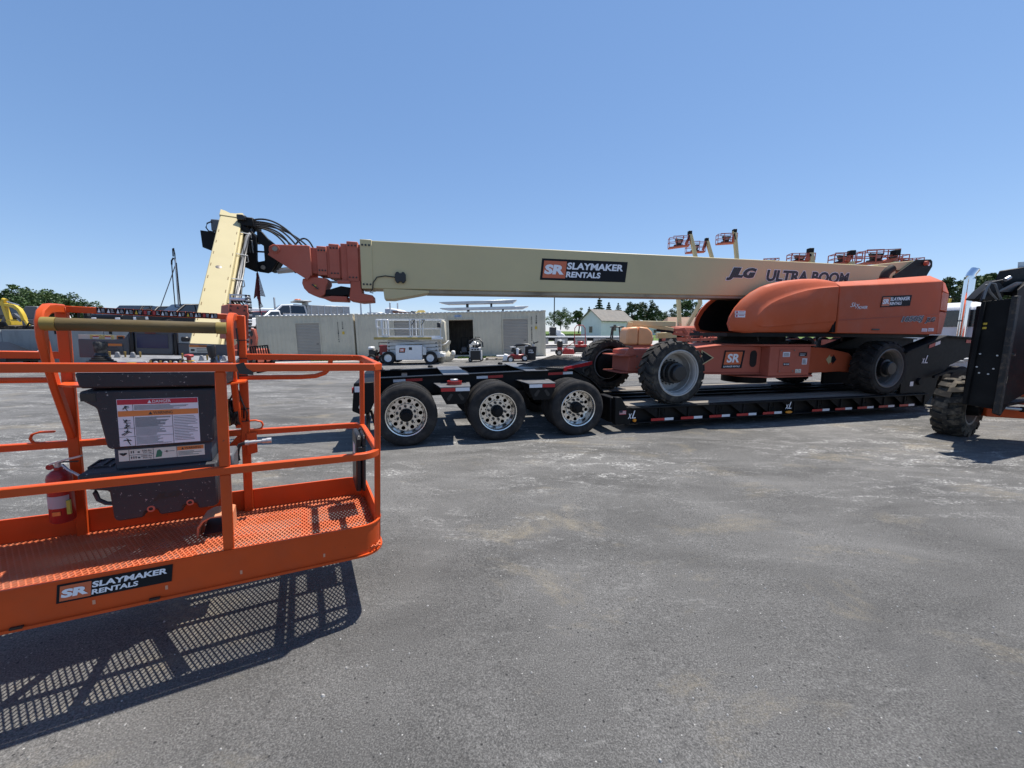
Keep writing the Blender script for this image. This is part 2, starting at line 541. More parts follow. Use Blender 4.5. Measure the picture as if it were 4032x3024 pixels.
def add_text(mb, txt, o, ex, ey, w, h, shear=0.0, bold=0.0, lift=0.0, space=1.0, grow=0.0):
    """text filling the box w x h from corner o along ex, ey; lift = how far proud along ex x ey; grow = rim thickness"""
    o, ex, ey = Vector(o), Vector(ex).normalized(), Vector(ey).normalized()
    nn = ex.cross(ey).normalized() * lift
    x0, x1, y0, y1 = text_geo(txt, shear, bold, space)[2]
    vs, fs, _ = text_geo(txt, shear, bold + grow, space)
    mb.add([o + nn + ex * ((x - x0) / (x1 - x0) * w) + ey * ((y - y0) / (y1 - y0) * h) for x, y in vs], fs)
    return mb
def para(mb, o, ex, ey, w, h, sk, lift, x0=0.0):
    """slanted panel (parallelogram) w x h, top shifted by sk, standing proud by lift"""
    o, ex, ey = Vector(o), Vector(ex).normalized(), Vector(ey).normalized()
    nn = ex.cross(ey).normalized()
    a, b = o + ex * x0, o + ex * (x0 + w)
    up = ey * h + ex * sk
    pts = [a, b, b + up, a + up]
    mb.loft([[p for p in pts], [p + nn * lift for p in pts]])
    return mb
def sticker(parent, M, o, ex, ey, w, h):
    """the long black rental sticker: orange slanted square with SR, two lines of white words"""
    sk = h * 0.10
    o, ex, ey = Vector(o), Vector(ex).normalized(), Vector(ey).normalized()
    mb = MB()
    para(mb.m(0), o, ex, ey, w * 0.985, h, sk, 0.002)
    para(mb.m(1), o + ey * (h * 0.10), ex, ey, w * 0.25, h * 0.80, sk * 0.8, 0.0035, w * 0.025 + sk * 0.1)
    d = mb.build('decal', [DECALBLK, DECALORG], parent, M, flat=True)
    t = MB()
    add_text(t, 'SR', o + ex * (w * 0.045) + ey * (h * 0.27), ex, ey, w * 0.215, h * 0.46, 0.12, 0.055, 0.0055)
    add_text(t, 'SLAYMAKER', o + ex * (w * 0.295) + ey * (h * 0.53), ex, ey, w * 0.655, h * 0.33, 0.12, 0.038, 0.0045)
    add_text(t, 'RENTALS', o + ex * (w * 0.285) + ey * (h * 0.15), ex, ey, w * 0.40, h * 0.28, 0.12, 0.036, 0.0045)
    t.build('lettering', LETTER, d, M, flat=True)
    return d
def word(parent, M, txt, m, o, ex, ey, w, h, shear=0.0, bold=0.02, lift=0.003, outline=None, name='lettering'):
    if outline:
        t = add_text(MB(), txt, o, ex, ey, w, h, shear, bold, lift, 1.0, 0.035)
        t.build(name, outline, parent, M, flat=True)
        lift += 0.004
    t = add_text(MB(), txt, o, ex, ey, w, h, shear, bold, lift)
    return t.build(name, m, parent, M, flat=True)

# ------------------------------------------------------------------ the ground
def smooth(a, b, x):
    t = max(0.0, min(1.0, (x - a) / (b - a)))
    return t * t * (3 - 2 * t)
def g(x, y):
    near = -0.0078 * max(-2.0, min(14.0, x + 1.6))
    far = max(-0.45, min(0.30, 0.0187 * (x + 16.2) - 0.21))
    return near + (far - near) * smooth(9.0, 24.0, y)
def frange(a, b, st):
    n = max(1, int(round((b - a) / st)))
    return [a + (b - a) * i / n for i in range(n + 1)]
def ground_sheet(name, x0, x1, y0, y1, st, m, dz=0.0, zf=None):
    xs, ys = frange(x0, x1, st), frange(y0, y1, st)
    zf = zf or g
    mb = MB()
    mb.add([(x, y, zf(x, y) + dz) for y in ys for x in xs],
           [(j * len(xs) + i, j * len(xs) + i + 1, (j + 1) * len(xs) + i + 1, (j + 1) * len(xs) + i) for j in range(len(ys) - 1) for i in range(len(xs) - 1)])
    return mb.build(name, m, None, None, kind='structure')
ground_sheet('asphalt_yard', -60, 60, -14, 34, 1.5, asphalt_mat())
ground_sheet('gravel_lot', -60, 60, 34, 60, 2.0, GRAVEL)
ground_sheet('gravel_strip', -16.6, 14.0, 23.4, 34.6, 0.8, GRAVEL, 0.006)
def field_z(x, y):
    return g(x, y) * (1 - smooth(60, 66, y)) + 0.28 * smooth(60, 66, y)
ground_sheet('grass_field', -60, 60, 60, 75, 3.0, GRASS, 0.0, field_z)
MB().add([(-1500, 75, 0.28), (1500, 75, 0.28), (1500, 3500, 0.28), (-1500, 3500, 0.28)], [(0, 1, 2, 3)]).build('far_fields', GRASS, kind='structure')
for sx in (-1, 1):
    xs = (-1500, -60) if sx < 0 else (60, 1500)
    MB().add([(xs[0], -14, -0.46 if sx < 0 else -0.12), (xs[1], -14, -0.46 if sx < 0 else -0.12), (xs[1], 75, 0.276), (xs[0], 75, 0.276)], [(0, 1, 2, 3)]).build('outer_ground', DIRT, kind='structure')
# upper yard: a raised terrace behind the retaining wall and the containers
TZ = 1.75
MB().prism([(-60, 23.62), (-17.4, 23.62), (-17.0, 28.6), (0.6, 28.6), (0.6, 66), (-60, 66)], -1.0, TZ, 'z').build('upper_yard', DIRT, kind='structure')
# retaining wall, cast in bays
wall = empty('retaining_wall', T3(-30, 23.3, -0.3), 'long pale grey concrete retaining wall holding back the upper yard', 'wall')
x = -54.0
while x < -17.4:
    MB().box(x + 0.012, min(x + 6.0, -17.1) - 0.012, 23.3, 23.6, -0.6, TZ + 0.06).build('wall_panel', CONC, wall, bevel=0.02)
    x += 6.0
for xx in (-30.2, -26.8, -23.6):
    MB().box(xx, xx + 0.12, 23.24, 23.298, TZ - 0.2, TZ + 0.08).build('fixing_bracket', BLACK, wall)
# loose pebbles scattered over the asphalt
def pebbles():
    random.seed(99)
    mb = MB()
    for _ in range(520):
        y = 1.0 + 7.0 * random.random() ** 1.5
        x = random.uniform(-1.25, 1.25) * (y + 0.4)
        r = random.uniform(0.0025, 0.007) * (1 + 0.5 * (random.random() > 0.93))
        z = g(x, y)
        a = random.uniform(0, 6.28)
        ring = [(x + r * random.uniform(.7, 1.2) * math.cos(a + k * 1.2566), y + r * random.uniform(.7, 1.2) * math.sin(a + k * 1.2566), z + 0.001) for k in range(5)]
        top = [(px_ + (x - px_) * .45, py_ + (y - py_) * .45, z + r * .9) for px_, py_, _ in ring]
        mb.loft([ring, top])
    mb.build('pebbles', mat('pale_pebble', (0.36, 0.35, 0.33), 0.9, var=0.5, scale=40), None, None, flat=True, kind='stuff')
pebbles()
# weeds along the foot of the containers
def tuft_field(name, spots, m, h, n, kind='stuff'):
    mb = MB()
    for (x0, x1, y0, y1) in spots:
        for _ in range(n):
            x, y = random.uniform(x0, x1), random.uniform(y0, y1)
            z = g(x, y) if y < 60 else field_z(x, y)
            a = random.uniform(0, 6.28)
            hh = h * random.uniform(0.5, 1.2)
            dx, dy = math.cos(a) * hh * 0.35, math.sin(a) * hh * 0.35
            lean = (random.uniform(-.4, .4) * hh, random.uniform(-.4, .4) * hh)
            mb.add([(x - dx, y - dy, z), (x + dx, y + dy, z), (x + lean[0], y + lean[1], z + hh)], [(0, 1, 2)])
    return mb.build(name, m, None, None, flat=True, kind=kind)
tuft_field('weeds', [(-12.5, -9.2, 24.3, 25.0), (-3.4, -0.8, 24.3, 25.0)], GRASS, 0.13, 500)
tuft_field('crop_rows', [(-8, 18, 72 + k * 1.6, 72.8 + k * 1.6) for k in range(7)], CROP, 0.85, 600)

# ------------------------------------------------------------------ trees
def blob_leaves(mb, c, r, n, size, flat=1.0):
    for _ in range(n):
        v = Vector((random.gauss(0, 1), random.gauss(0, 1), random.gauss(0, 1)))
        v = v.normalized() * (random.random() ** 0.35)
        p = Vector((c[0] + v.x * r[0], c[1] + v.y * r[1], c[2] + v.z * r[2]))
        s = size * random.uniform(0.6, 1.4)
        a = Vector((random.gauss(0, 1), random.gauss(0, 1), random.gauss(0, 0.7))).normalized()
        b = a.cross(Vector((random.gauss(0, 1), random.gauss(0, 1), random.gauss(0, 1)))).normalized()
        mb.add([p - a * s, p + b * s * 0.7, p + a * s, p - b * s * 0.6], [(0, 1, 2, 3)])
def tree(x, y, z, h, wdt, kind, label, seed, name='broadleaf_tree'):
    random.seed(seed)
    t = empty(name, T3(x, y, z), label, 'tree', 'trees around the yard')
    M = T3(x, y, z)
    tr = MB()
    if kind == 'conifer':
        tr.tube([(0, 0, -0.3), (0.05, 0, h * 0.5), (0, 0, h * 0.97)], [h * 0.022, h * 0.014, h * 0.004], 8)
        cr = MB()
        n = 13
        for k in range(n):
            f = k / (n - 1)
            zz = h * (0.12 + 0.85 * f)
            rad = wdt * 0.62 * (1 - f) ** 0.8 * random.uniform(0.75, 1.15) + 0.12
            nb = 7 if f < 0.8 else 5
            for q in range(nb):
                a = q * 6.28 / nb + random.uniform(-.4, .4)
                L = rad * random.uniform(0.6, 1.15)
                dx, dy = math.cos(a), math.sin(a)
                for e in range(3):
                    rr = L * (0.35 + 0.3 * e)
                    blob_leaves(cr, (dx * rr, dy * rr, zz - rr * 0.28), (L * 0.22, L * 0.22, h * 0.022), 14, h * 0.024)
        cr.build('crown', LEAFD, t, M, flat=True)
    else:
        top = Vector((random.uniform(-.3, .3), random.uniform(-.3, .3), h * 0.55))
        tr.tube([(0, 0, -0.3), (0.03 * h, 0, h * 0.2), top], [h * 0.035, h * 0.026, h * 0.014], 9)
        cr = MB()
        nb = 16
        for k in range(nb):
            a = k * 2.4 + random.uniform(-.5, .5)
            f = (k + 0.5) / nb
            zz = h * (0.30 + 0.60 * f)
            env = math.sin(math.pi * min(0.97, 0.20 + 0.72 * f)) ** 0.8
            rr = wdt * 0.5 * env * random.uniform(0.45, 0.85)
            c = Vector((math.cos(a) * rr, math.sin(a) * rr, zz))
            tr.tube([top * random.uniform(0.45, 0.95), (c + top) * 0.5 - Vector((0, 0, h * 0.04)), c], [h * 0.011, h * 0.007, h * 0.003], 5)
            rad = wdt * random.uniform(0.15, 0.24)
            for q in range(5):
                d = Vector((random.gauss(0, 1), random.gauss(0, 1), random.gauss(0, 0.6))).normalized() * rad * 0.75
                blob_leaves(cr, c + d, (rad * 0.5, rad * 0.5, rad * 0.36), 60, h * 0.023)
        cr.build('crown', {'dark': LEAFD, 'mid': LEAF, 'bright': LEAFB}[kind], t, M, flat=True)
    tr.build('trunk', BARK, t, M)
    random.seed(seed + 1000)
    return t
def tree_px(px, ptop, pbase, wpx, Y, kind, label, seed, name='broadleaf_tree'):
    b = at(px, pbase, Y)
    tp = at(px, ptop, Y)
    tree(b.x, Y, b.z, tp.z - b.z, wpx / FPX * Y, kind, label, seed, name)
tree_px(2205, 1219, 1306, 105, 110, 'bright', 'round bright green tree standing behind the light tower mast', 11)
tree_px(2278, 1214, 1308, 62, 112, 'mid', 'narrow loose tree standing just before the gable of the white shed', 12)
tree_px(2318, 1208, 1300, 44, 130, 'conifer', 'small dark conifer peeping over the eave of the white shed', 13, 'conifer_tree')
tree_px(2357, 1169, 1300, 66, 120, 'conifer', 'tallest dark conifer rising behind the ridge of the white shed', 14, 'conifer_tree')
tree_px(2394, 1190, 1300, 44, 124, 'conifer', 'thin conifer between two others above the shed ridge', 15, 'conifer_tree')
tree_px(2431, 1193, 1300, 56, 120, 'conifer', 'broad short conifer above the far end of the shed roof', 16, 'conifer_tree')
tree_px(2488, 1188, 1296, 86, 100, 'dark', 'dense dark tree beside the far end of the white shed', 17)
tree_px(2548, 1187, 1298, 84, 104, 'dark', 'dense dark bushy tree above the orange hood of the parked lift', 18)
tree_px(2592, 1224, 1300, 66, 140, 'mid', 'low hazy tree in the gap next to the upright cream boom', 19)
tree_px(2640, 1222, 1300, 74, 130, 'dark', 'low dark tree over the brown house roof', 20)
tree_px(2700, 1172, 1298, 116, 112, 'mid', 'large leafy tree filling the sky between the two cream booms', 21)
for k, (px, tp, w_) in enumerate(((-40, 1175, 150), (40, 1142, 170), (118, 1132, 180), (205, 1146, 170), (285, 1156, 150), (345, 1182, 120))):
    tree_px(px, tp, 1305, w_, 95 + 3 * (k % 3), ('mid', 'dark', 'mid')[k % 3],
            ('dark tree at the outer end of the tree belt above the retaining wall', 'tall tree behind the white skid steer on the upper yard', 'tallest rounded tree above the yellow excavator boom',
             'wide tree behind the grey excavator cab', 'tree above the curved end of the orange console frame', 'lowest tree where the belt behind the retaining wall runs out')[k], 30 + k)
for k, (px, tp, w_, kd) in enumerate(((3420, 1030, 150, 'mid'), (3285, 1040, 120, 'bright'), (3700, 1085, 120, 'dark'), (3800, 1074, 130, 'mid'), (3892, 1056, 120, 'mid'), (3985, 1080, 130, 'dark'))):
    tree_px(px, tp, 1300, w_, 62 + 2 * k, kd,
            ('tree seen through the raised basket above the boom end', 'bright tree just showing over the cream boom', 'dark tree beyond the rear corner of the big orange hood',
             'tree behind the chrome exhaust stack', 'rounded tree between the exhaust stack and the black mast', 'dark tree hidden low behind the black mast')[k], 50 + k)

# ------------------------------------------------------------------ shed, house, far barn
def shed():
    a = at(2287, 1331, 68)
    ang = R(-38)
    M = T3(a.x, 68, field_z(a.x, 68)) @ RZ(R(0))
    t = empty('white_shed', M, 'small white block shed with grey gabled roof and two little windows', 'shed')
    # local frame: gable wall runs along p, long wall along q
    gw = 5.0
    pa = Vector((at(2287, 1331, 70).x, 70.0, 0))
    pb = Vector((at(2366, 1331, 66.5).x, 66.5, 0))
    dirp = (pb - pa).normalized()
    dirq = Vector((-dirp.y, dirp.x, 0))
    if dirq.x < 0:
        dirq = -dirq
    z0 = field_z(pa.x, 68) - 0.2
    Mb = basis((pa.x, pa.y, z0), dirp, dirq, Vector((0, 0, 1)))
    g_w = (pb - pa).length
    L = 8.5
    he, hr = 3.5, 5.25
    MB().prism([(0, 0), (g_w, 0), (g_w, he), (g_w / 2, hr), (0, he)], 0, L).build('block_wall', BARNW, t, Mb)
    ov = 0.35
    for sgn in (0, 1):
        x0 = g_w / 2
        xe = -ov if sgn == 0 else g_w + ov
        ze = he - (hr - he) / (g_w / 2) * ov
        MB().loft([[(x0, -ov, hr + 0.02), (xe, -ov, ze + 0.02), (xe, -ov, ze + 0.14), (x0, -ov, hr + 0.14)],
                   [(x0, L + ov, hr + 0.02), (xe, L + ov, ze + 0.02), (xe, L + ov, ze + 0.14), (x0, L + ov, hr + 0.14)]]).build('roof_slope', ROOF, t, Mb)
    for (u, z, side) in ((g_w * 0.5, 1.9, 'g'), (3.6, 2.2, 's')):
        if side == 'g':
            f = MB().box(u - 0.36, u + 0.36, -0.05, -0.003, z - 0.5, z + 0.55).build('window', WOOD, t, Mb)
            MB().box(u - 0.28, u + 0.28, -0.075, -0.052, z - 0.42, z + 0.47).build('pane', GLASS, f, Mb)
        else:
            f = MB().box(g_w + 0.003, g_w + 0.05, u - 0.36, u + 0.36, z - 0.5, z + 0.55).build('window', WOOD, t, Mb)
            MB().box(g_w + 0.052, g_w + 0.075, u - 0.28, u + 0.28, z - 0.42, z + 0.47).build('pane', GLASS, f, Mb)
shed()
def house(px0, px1, Y, zr, ze, label, roofm, wallm, cat, name):
    a, b = at(px0, 1300, Y), at(px1, 1300, Y)
    M = T3(a.x, Y, 0.2)
    t = empty(name, M, label, cat)
    w_ = b.x - a.x
    d = 7.0
    MB().box(0.5, w_ - 0.5, 0.4, d - 0.4, 0, ze).build('wall', wallm, t, M)
    MB().loft([[(0, -0.1, ze), (w_, -0.1, ze), (w_, d + 0.1, ze), (0, d + 0.1, ze)],
               [(w_ * 0.16, d / 2 - .1, zr), (w_ * 0.84, d / 2 - .1, zr), (w_ * 0.84, d / 2 + .1, zr), (w_ * 0.16, d / 2 + .1, zr)]]).build('roof', roofm, t, M)
    for k in range(2):
        MB().box(w_ * (0.3 + 0.35 * k), w_ * (0.3 + 0.35 * k) + 1.0, 0.33, 0.39, 0.9, 2.1).build('window', GLASS, t, M)
house(2625, 2790, 85, 4.6, 2.5, 'low house with brown hipped roof behind the upright cream boom', ROOFB, BARNW, 'house', 'house')
house(2560, 2612, 150, 5.4, 3.6, 'small far white farm building among the trees', GALV, BARNW, 'barn', 'farm_building')

# ------------------------------------------------------------------ low trailer (local frame: u along it, v away from the viewer, w up)
AZ, TAU = R(15.0), 0.0075
ORG = Vector((-1.594, 5.73, 0.0))
du = Vector((math.cos(AZ) * math.cos(TAU), math.sin(AZ) * math.cos(TAU), -math.sin(TAU)))
dv = Vector((-math.sin(AZ), math.cos(AZ), 0))
FT = basis(ORG, du, dv, du.cross(dv))
def uv(u, v, w):
    return FT @ Vector((u, v, w))
def FTt(u, v, w):
    return FT @ T3(u, v, w)
EX, EZ = (1, 0, 0), (0, 0, 1)
STEELD = mat('worn_plate_steel', (0.13, 0.13, 0.135), 0.45, var=0.2, spec=0.4, dirt=(0.06, 0.058, 0.055), damt=0.6, dscale=8)
trailer = empty('lowboy_trailer', FTt(4, 1.3, 0), 'long black three-axle low trailer with red and white reflectors carrying the big boom lift', 'trailer')
def tp(name, mb, m, bevel=0.0, M=FT, **k):
    return mb.build(name, m, trailer, M, bevel, **k)
# bogie frame
fr = [(-0.62, 0.66), (-0.62, 0.955), (2.93, 1.052), (3.28, 0.87), (3.56, 0.60), (3.60, 0.20), (3.40, 0.18), (3.22, 0.42), (2.7, 0.74)]
for v0 in (0.64, 1.90):
    tp('bogie_beam', MB().prism(fr, v0, v0 + 0.06), BLACK, 0.008)
    tp('beam_flange', MB().bar([(-0.62, v0 + 0.03, 0.963), (2.94, v0 + 0.03, 1.062), (3.30, v0 + 0.03, 0.878), (3.58, v0 + 0.03, 0.612)], 0.17, 0.016), BLACK)
    tp('beam_flange', MB().bar([(-0.62, v0 + 0.03, 0.655), (2.7, v0 + 0.03, 0.73)], 0.17, 0.016), BLACK)
tp('crossmember', MB().box(-0.05, 0.05, 0.71, 1.89, 0.70, 0.93), BLACK)
for u in (1.05, 2.2, 2.85):
    tp('crossmember', MB().box(u, u + 0.1, 0.71, 1.89, 0.74, 0.97), BLACK)
for u in (0.62, 2.02):
    z = 0.974 + 0.0278 * (u + 0.62) + 0.003
    tp('cross_plate', MB().box(u, u + 0.42, 0.5, 2.05, z, z + 0.012), STEELD)
    tp('lock_pin', MB().lathe([(0.05, 0), (0.05, 0.03), (0.03, 0.045), (0.0, 0.045)], (u - 0.13, 1.86, z + 0.012), 'z', 12), BLACK)
for (u, v) in ((-0.45, 1.75), (-0.15, 1.7), (2.35, 0.66), (2.35, 1.88)):
    z = 0.97 + 0.0278 * (u + 0.62) + 0.016
    tp('lashing_ring', MB().bar([(u + 0.09 * math.cos(q * .524), v + 0.06 * math.sin(q * .524), z) for q in range(12)], 0.025, 0.03, closed=True), BLACK)
# rear block with lamps
rb = tp('rear_crossmember', MB().prism([(-0.74, 0.56), (-0.70, 0.97), (-0.42, 0.985), (-0.42, 0.70), (-0.50, 0.52), (-0.62, 0.50)], 0.08, 2.5), BLACK, 0.012)
MB().box(-0.747, -0.738, 0.22, 0.34, 0.80, 0.88).build('tail_lamp', REDTAPE, rb, FT)
MB().lathe([(0.0, -0.02), (0.028, -0.02), (0.028, 0.0)], (-0.62, 0.075, 0.62), 'y', 12).build('pivot_bolt', GALV, rb, FT)
MB().box(-0.69, -0.60, 0.066, 0.078, 0.84, 0.92).build('marker_lamp', WHITETAPE, rb, FT)
tp('hanging_chain', MB().tube([(-0.5, 0.3, 0.52), (-0.44, 0.25, 0.3), (-0.40, 0.27, 0.06)], 0.02, 6), BLACK)
tp('mud_flap', MB().box(-0.56, -0.545, 0.14, 0.62, 0.12, 0.55), BLACKPL)
# reflectors on the bogie beam (red / white tape)
def tape(u0, u1, w, v, split, h=0.045, redfirst=True, par=None, slope=0.0):
    k = u0 + (u1 - u0) * split
    a, b = (REDTAPE, WHITETAPE) if redfirst else (WHITETAPE, REDTAPE)
    n1, n2 = ('red_reflector', 'white_reflector') if redfirst else ('white_reflector', 'red_reflector')
    for (s0, s1, m_, n_) in ((u0, k - 0.002, a, n1), (k + 0.002, u1, b, n2)):
        mb = MB()
        mb.loft([[(s0, v, w + slope * (s0 - u0)), (s1, v, w + slope * (s1 - u0)), (s1, v, w + h + slope * (s1 - u0)), (s0, v, w + h + slope * (s0 - u0))],
                 [(s0, v - 0.003, w + slope * (s0 - u0)), (s1, v - 0.003, w + slope * (s1 - u0)), (s1, v - 0.003, w + h + slope * (s1 - u0)), (s0, v - 0.003, w + h + slope * (s0 - u0))]])
        mb.build(n_, m_, trailer, FT, flat=True)
tape(-0.17, 0.29, 0.90, 0.632, 0.42, redfirst=False, slope=0.03)
tape(1.19, 1.65, 0.925, 0.632, 0.42, redfirst=False, slope=0.03)
tape(2.48, 2.95, 0.96, 0.632, 0.6, slope=0.03)
# step plates between the wheels, with slotted gussets
for u0 in (0.44, 1.85):
    z = 0.868 + 0.018 * (u0 > 1)
    tp('step_plate', MB().loft([[(u0 + 0.02, 0.62, z), (u0 + 0.62, 0.62, z), (u0 + 0.55, 0.05, z), (u0 + 0.09, 0.05, z)],
                                [(u0 + 0.02, 0.62, z + 0.012), (u0 + 0.62, 0.62, z + 0.012), (u0 + 0.55, 0.05, z + 0.012), (u0 + 0.09, 0.05, z + 0.012)]]), STEELD)
    tp('gusset_plate', MB().prism([(u0 + 0.09, z - 0.005), (u0 + 0.55, z - 0.005), (u0 + 0.53, z - 0.12), (u0 + 0.46, z - 0.26), (u0 + 0.18, z - 0.26), (u0 + 0.11, z - 0.12)], 0.06, 0.075), BLACK)
    tp('gusset_plate', MB().prism([(u0 + 0.18, z - 0.26), (u0 + 0.46, z - 0.26), (u0 + 0.60, z - 0.005), (u0 + 0.04, z - 0.005)], 0.30, 0.315), BLACK)
    for s_, c_ in ((-1, 0.23), (1, 0.41)):
        q = [(u0 + c_ + s_ * (-0.055), z - 0.11), (u0 + c_ + s_ * (-0.02), z - 0.09), (u0 + c_ + s_ * 0.045, z - 0.17), (u0 + c_ + s_ * 0.03, z - 0.205), (u0 + c_ - s_ * 0.0, z - 0.20)]
        tp('slot', MB().prism(q, 0.0585, 0.0612), BLACKPL)
    tape(u0 + 0.10, u0 + 0.54, z - 0.058, 0.056, 0.5, 0.055, redfirst=(u0 < 1))
# wheels: one dual wheel (two tyres, dished rim, hub) copied to six places
def road_tyre():
    p = [(0.298, 0.235), (0.33, 0.252), (0.40, 0.262), (0.445, 0.248), (0.462, 0.232)]
    g_ = []
    for k in range(5):
        h0 = 0.215 - k * 0.036
        g_ += [(0.465, h0), (0.465, h0 - 0.024), (0.455, h0 - 0.026), (0.455, h0 - 0.034)]
    p += g_ + [(0.462, 0.032), (0.445, 0.014), (0.40, 0.0), (0.33, 0.008), (0.298, 0.03)]
    return MB().lathe(p, n=64)
def dual_wheel(first):
    ax = bpy.data.objects.new('dual_wheel', None)
    return ax
wheel_parts = {}
def add_dual(u, v, far):
    M = FTt(u, v, 0.462) @ (Matrix.Rotation(math.pi, 4, 'Z') if far else Matrix.Identity(4)) @ Matrix.Rotation(random.uniform(0, 6.28), 4, 'Y')
    if not wheel_parts:
        t1 = road_tyre().build('tyre', RUBBER, trailer, M)
        t2 = inst(t1, trailer, M @ T3(0, 0.32, 0))
        rim = MB().lathe([(0.302, 0.022), (0.309, 0.012), (0.304, 0.006), (0.290, 0.010), (0.284, 0.024), (0.277, 0.034), (0.272, 0.07), (0.266, 0.125), (0.256, 0.155), (0.250, 0.160), (0.250, 0.168)], n=64)
        rim.ringholes(0.176, 0.250, 10, 0.031, 0.160, 0.012, m=20)
        rim.lathe([(0.176, 0.160), (0.171, 0.130), (0.166, 0.124), (0.100, 0.122), (0.100, 0.150)], n=64)
        r_ = rim.build('rim', ALU, t1, M)
        h_ = MB().lathe([(0.098, 0.13), (0.098, 0.07), (0.085, 0.06), (0.080, 0.02), (0.060, 0.01), (0.058, -0.015), (0.0, -0.018)], n=32)
        hb = h_.build('hub', BLACK, t1, M)
        lug = MB()
        lug.cyl((0, 0, 0), (0, -0.036, 0), 0.021, 6)
        for k in range(10):
            a = 2 * math.pi * k / 10
            ml = M @ T3(0.137 * math.cos(a + .31), 0.124, 0.137 * math.sin(a + .31))
            if k == 0:
                l0 = lug.build('wheel_nut', mat('dark_wheel_nut', (0.05, 0.045, 0.04), 0.5, metal=0.5), t1, ml)
            else:
                inst(l0, t1, ml)
        MB().lathe([(0.25, 0.20), (0.25, 0.58), (0.0, 0.58)], n=24).build('brake_or_shade_drum', BLACK, t1, M)
        wheel_parts['t'] = (t1, t2)
        wheel_parts['M'] = M
        return
    copy_tree(wheel_parts['t'][0], M, None, trailer)
    inst(wheel_parts['t'][1], trailer, M @ T3(0, 0.32, 0))
for k, u in enumerate((0.02, 1.425, 2.80)):
    add_dual(u, 0.0, False)
    add_dual(u, 2.56, True)
    tp('axle', MB().cyl((u, 0.55, 0.462), (u, 2.0, 0.462), 0.07, 12), BLACK)
    tp('air_spring', MB().lathe([(0.0, 0), (0.12, 0), (0.14, 0.08), (0.12, 0.16), (0.0, 0.16)], (u + 0.25, 0.85, 0.48), 'z', 16), RUBBER)
    tp('trailing_arm', MB().bar([(u + 0.3, 0.85, 0.46), (u - 0.25, 0.85, 0.44), (u - 0.45, 0.85, 0.62)], 0.09, 0.09), BLACK)
# sloping ramp cover at the front of the bogie
rp = tp('ramp_plate', MB().sheet((2.02, 0.95, 1.095), (2.72, 0.55, 1.075), (3.62, 1.28, 1.125), (2.98, 1.66, 1.245), 0.015), mat('chequer_plate', (0.085, 0.078, 0.07), 0.6, var=0.3, scale=5, dirt=(0.26, 0.23, 0.19), damt=0.6, dscale=4, bump=0.4, bscale=60))
tr_ = MB()
A0, B0, D0 = Vector((2.02, 0.95, 1.112)), Vector((2.72, 0.55, 1.092)), Vector((2.98, 1.66, 1.262))
for i in range(1, 20):
    p = A0 + (B0 - A0) * (i / 20)
    tr_.tube([p + (D0 - A0) * 0.03, p + (D0 - A0) * 0.97], 0.006, 4)
tr_.build('tread_ribs', RUBBERD, rp, FT, kind='stuff')
tp('ramp_support', MB().box(2.6, 3.2, 0.75, 1.7, 0.95, 1.07), BLACK)
tp('ramp_edge', MB().bar([(2.74, 0.53, 1.07), (3.64, 1.26, 1.12)], 0.02, 0.07), REDTAPE)
# drop from bogie to deck
for v0 in (0.02, 2.45):
    tp('neck_plate', MB().prism([(3.50, 0.14), (3.49, 0.62), (3.59, 0.62), (3.72, 0.43), (3.80, 0.43), (3.80, 0.14)], v0, v0 + 0.10), BLACK, 0.006)
tp('neck_crossmember', MB().box(3.46, 3.58, 0.14, 2.43, 0.16, 0.60), BLACK, 0.01)
tp('neck_slope', MB().sheet((3.32, 0.7, 0.80), (3.32, 1.9, 0.80), (3.60, 1.9, 0.605), (3.60, 0.7, 0.605), 0.012), BLACK)
# deck
U0, U1 = 3.80, 11.25
for (va, sg) in ((0.0, 1), (2.57, -1)):
    y = lambda t: va + sg * t
    q = lambda a, b: (min(a, b), max(a, b))
    tp('side_web', MB().box(U0, U1, *q(y(0.13), y(0.145)), 0.16, 0.40), BLACK)
    tp('side_lip', MB().box(U0, U1, *q(y(0.0), y(0.14)), 0.402, 0.428), BLACKR, 0.004)
    tp('side_flange', MB().box(U0, U1, *q(y(0.012), y(0.14)), 0.14, 0.158), BLACKR, 0.004)
    if sg > 0:
        k = 0
        u = 4.06
        while u < 11.1:
            tp('gusset', MB().prism([(u, 0.40), (u + 0.30, 0.40), (u + 0.30, 0.20)], 0.045, 0.06), BLACKR)
            tp('gusset_web', MB().box(u + 0.30, u + 0.32, 0.02, 0.128, 0.16, 0.40), BLACKR)
            for hh in range(3):
                rr = 0.016 + 0.007 * hh
                tp('lightening_hole', MB().lathe([(0.0, -0.002), (rr, -0.002), (rr, 0.0)], (u + 0.10 + 0.075 * hh, 0.045, 0.372 - 0.008 * hh), 'y', 12), DECALBLK)
            if k % 2 == 0:
                tp('lashing_ring', MB().tube([(u + 0.40, 0.09, 0.37), (u + 0.39, 0.08, 0.29), (u + 0.43, 0.08, 0.26), (u + 0.47, 0.08, 0.29), (u + 0.46, 0.09, 0.37)], 0.012, 6), BLACKR)
            else:
                tp('oval_hole', MB().lathe([(0.0, -0.002), (0.05, -0.002), (0.05, 0.0)], (u + 0.44, 0.128, 0.31), 'y', 14), DECALBLK)
            k += 1
            u += 0.6175
for k in range(12):
    if k == 5:
        continue
    u = 4.20 + 0.6175 * k
    if u + 0.46 < 11.3:
        tape(u, u + 0.46, 0.172, 0.009, 0.60, 0.046)
tp('marker_lamp', MB().loft([[(7.30 + 0.085 * math.cos(a * .5236) , 0.01, 0.195 + 0.028 * math.sin(a * .5236)) for a in range(12)], [(7.30 + 0.08 * math.cos(a * .5236), -0.008, 0.195 + 0.024 * math.sin(a * .5236)) for a in range(12)]]), AMBER)
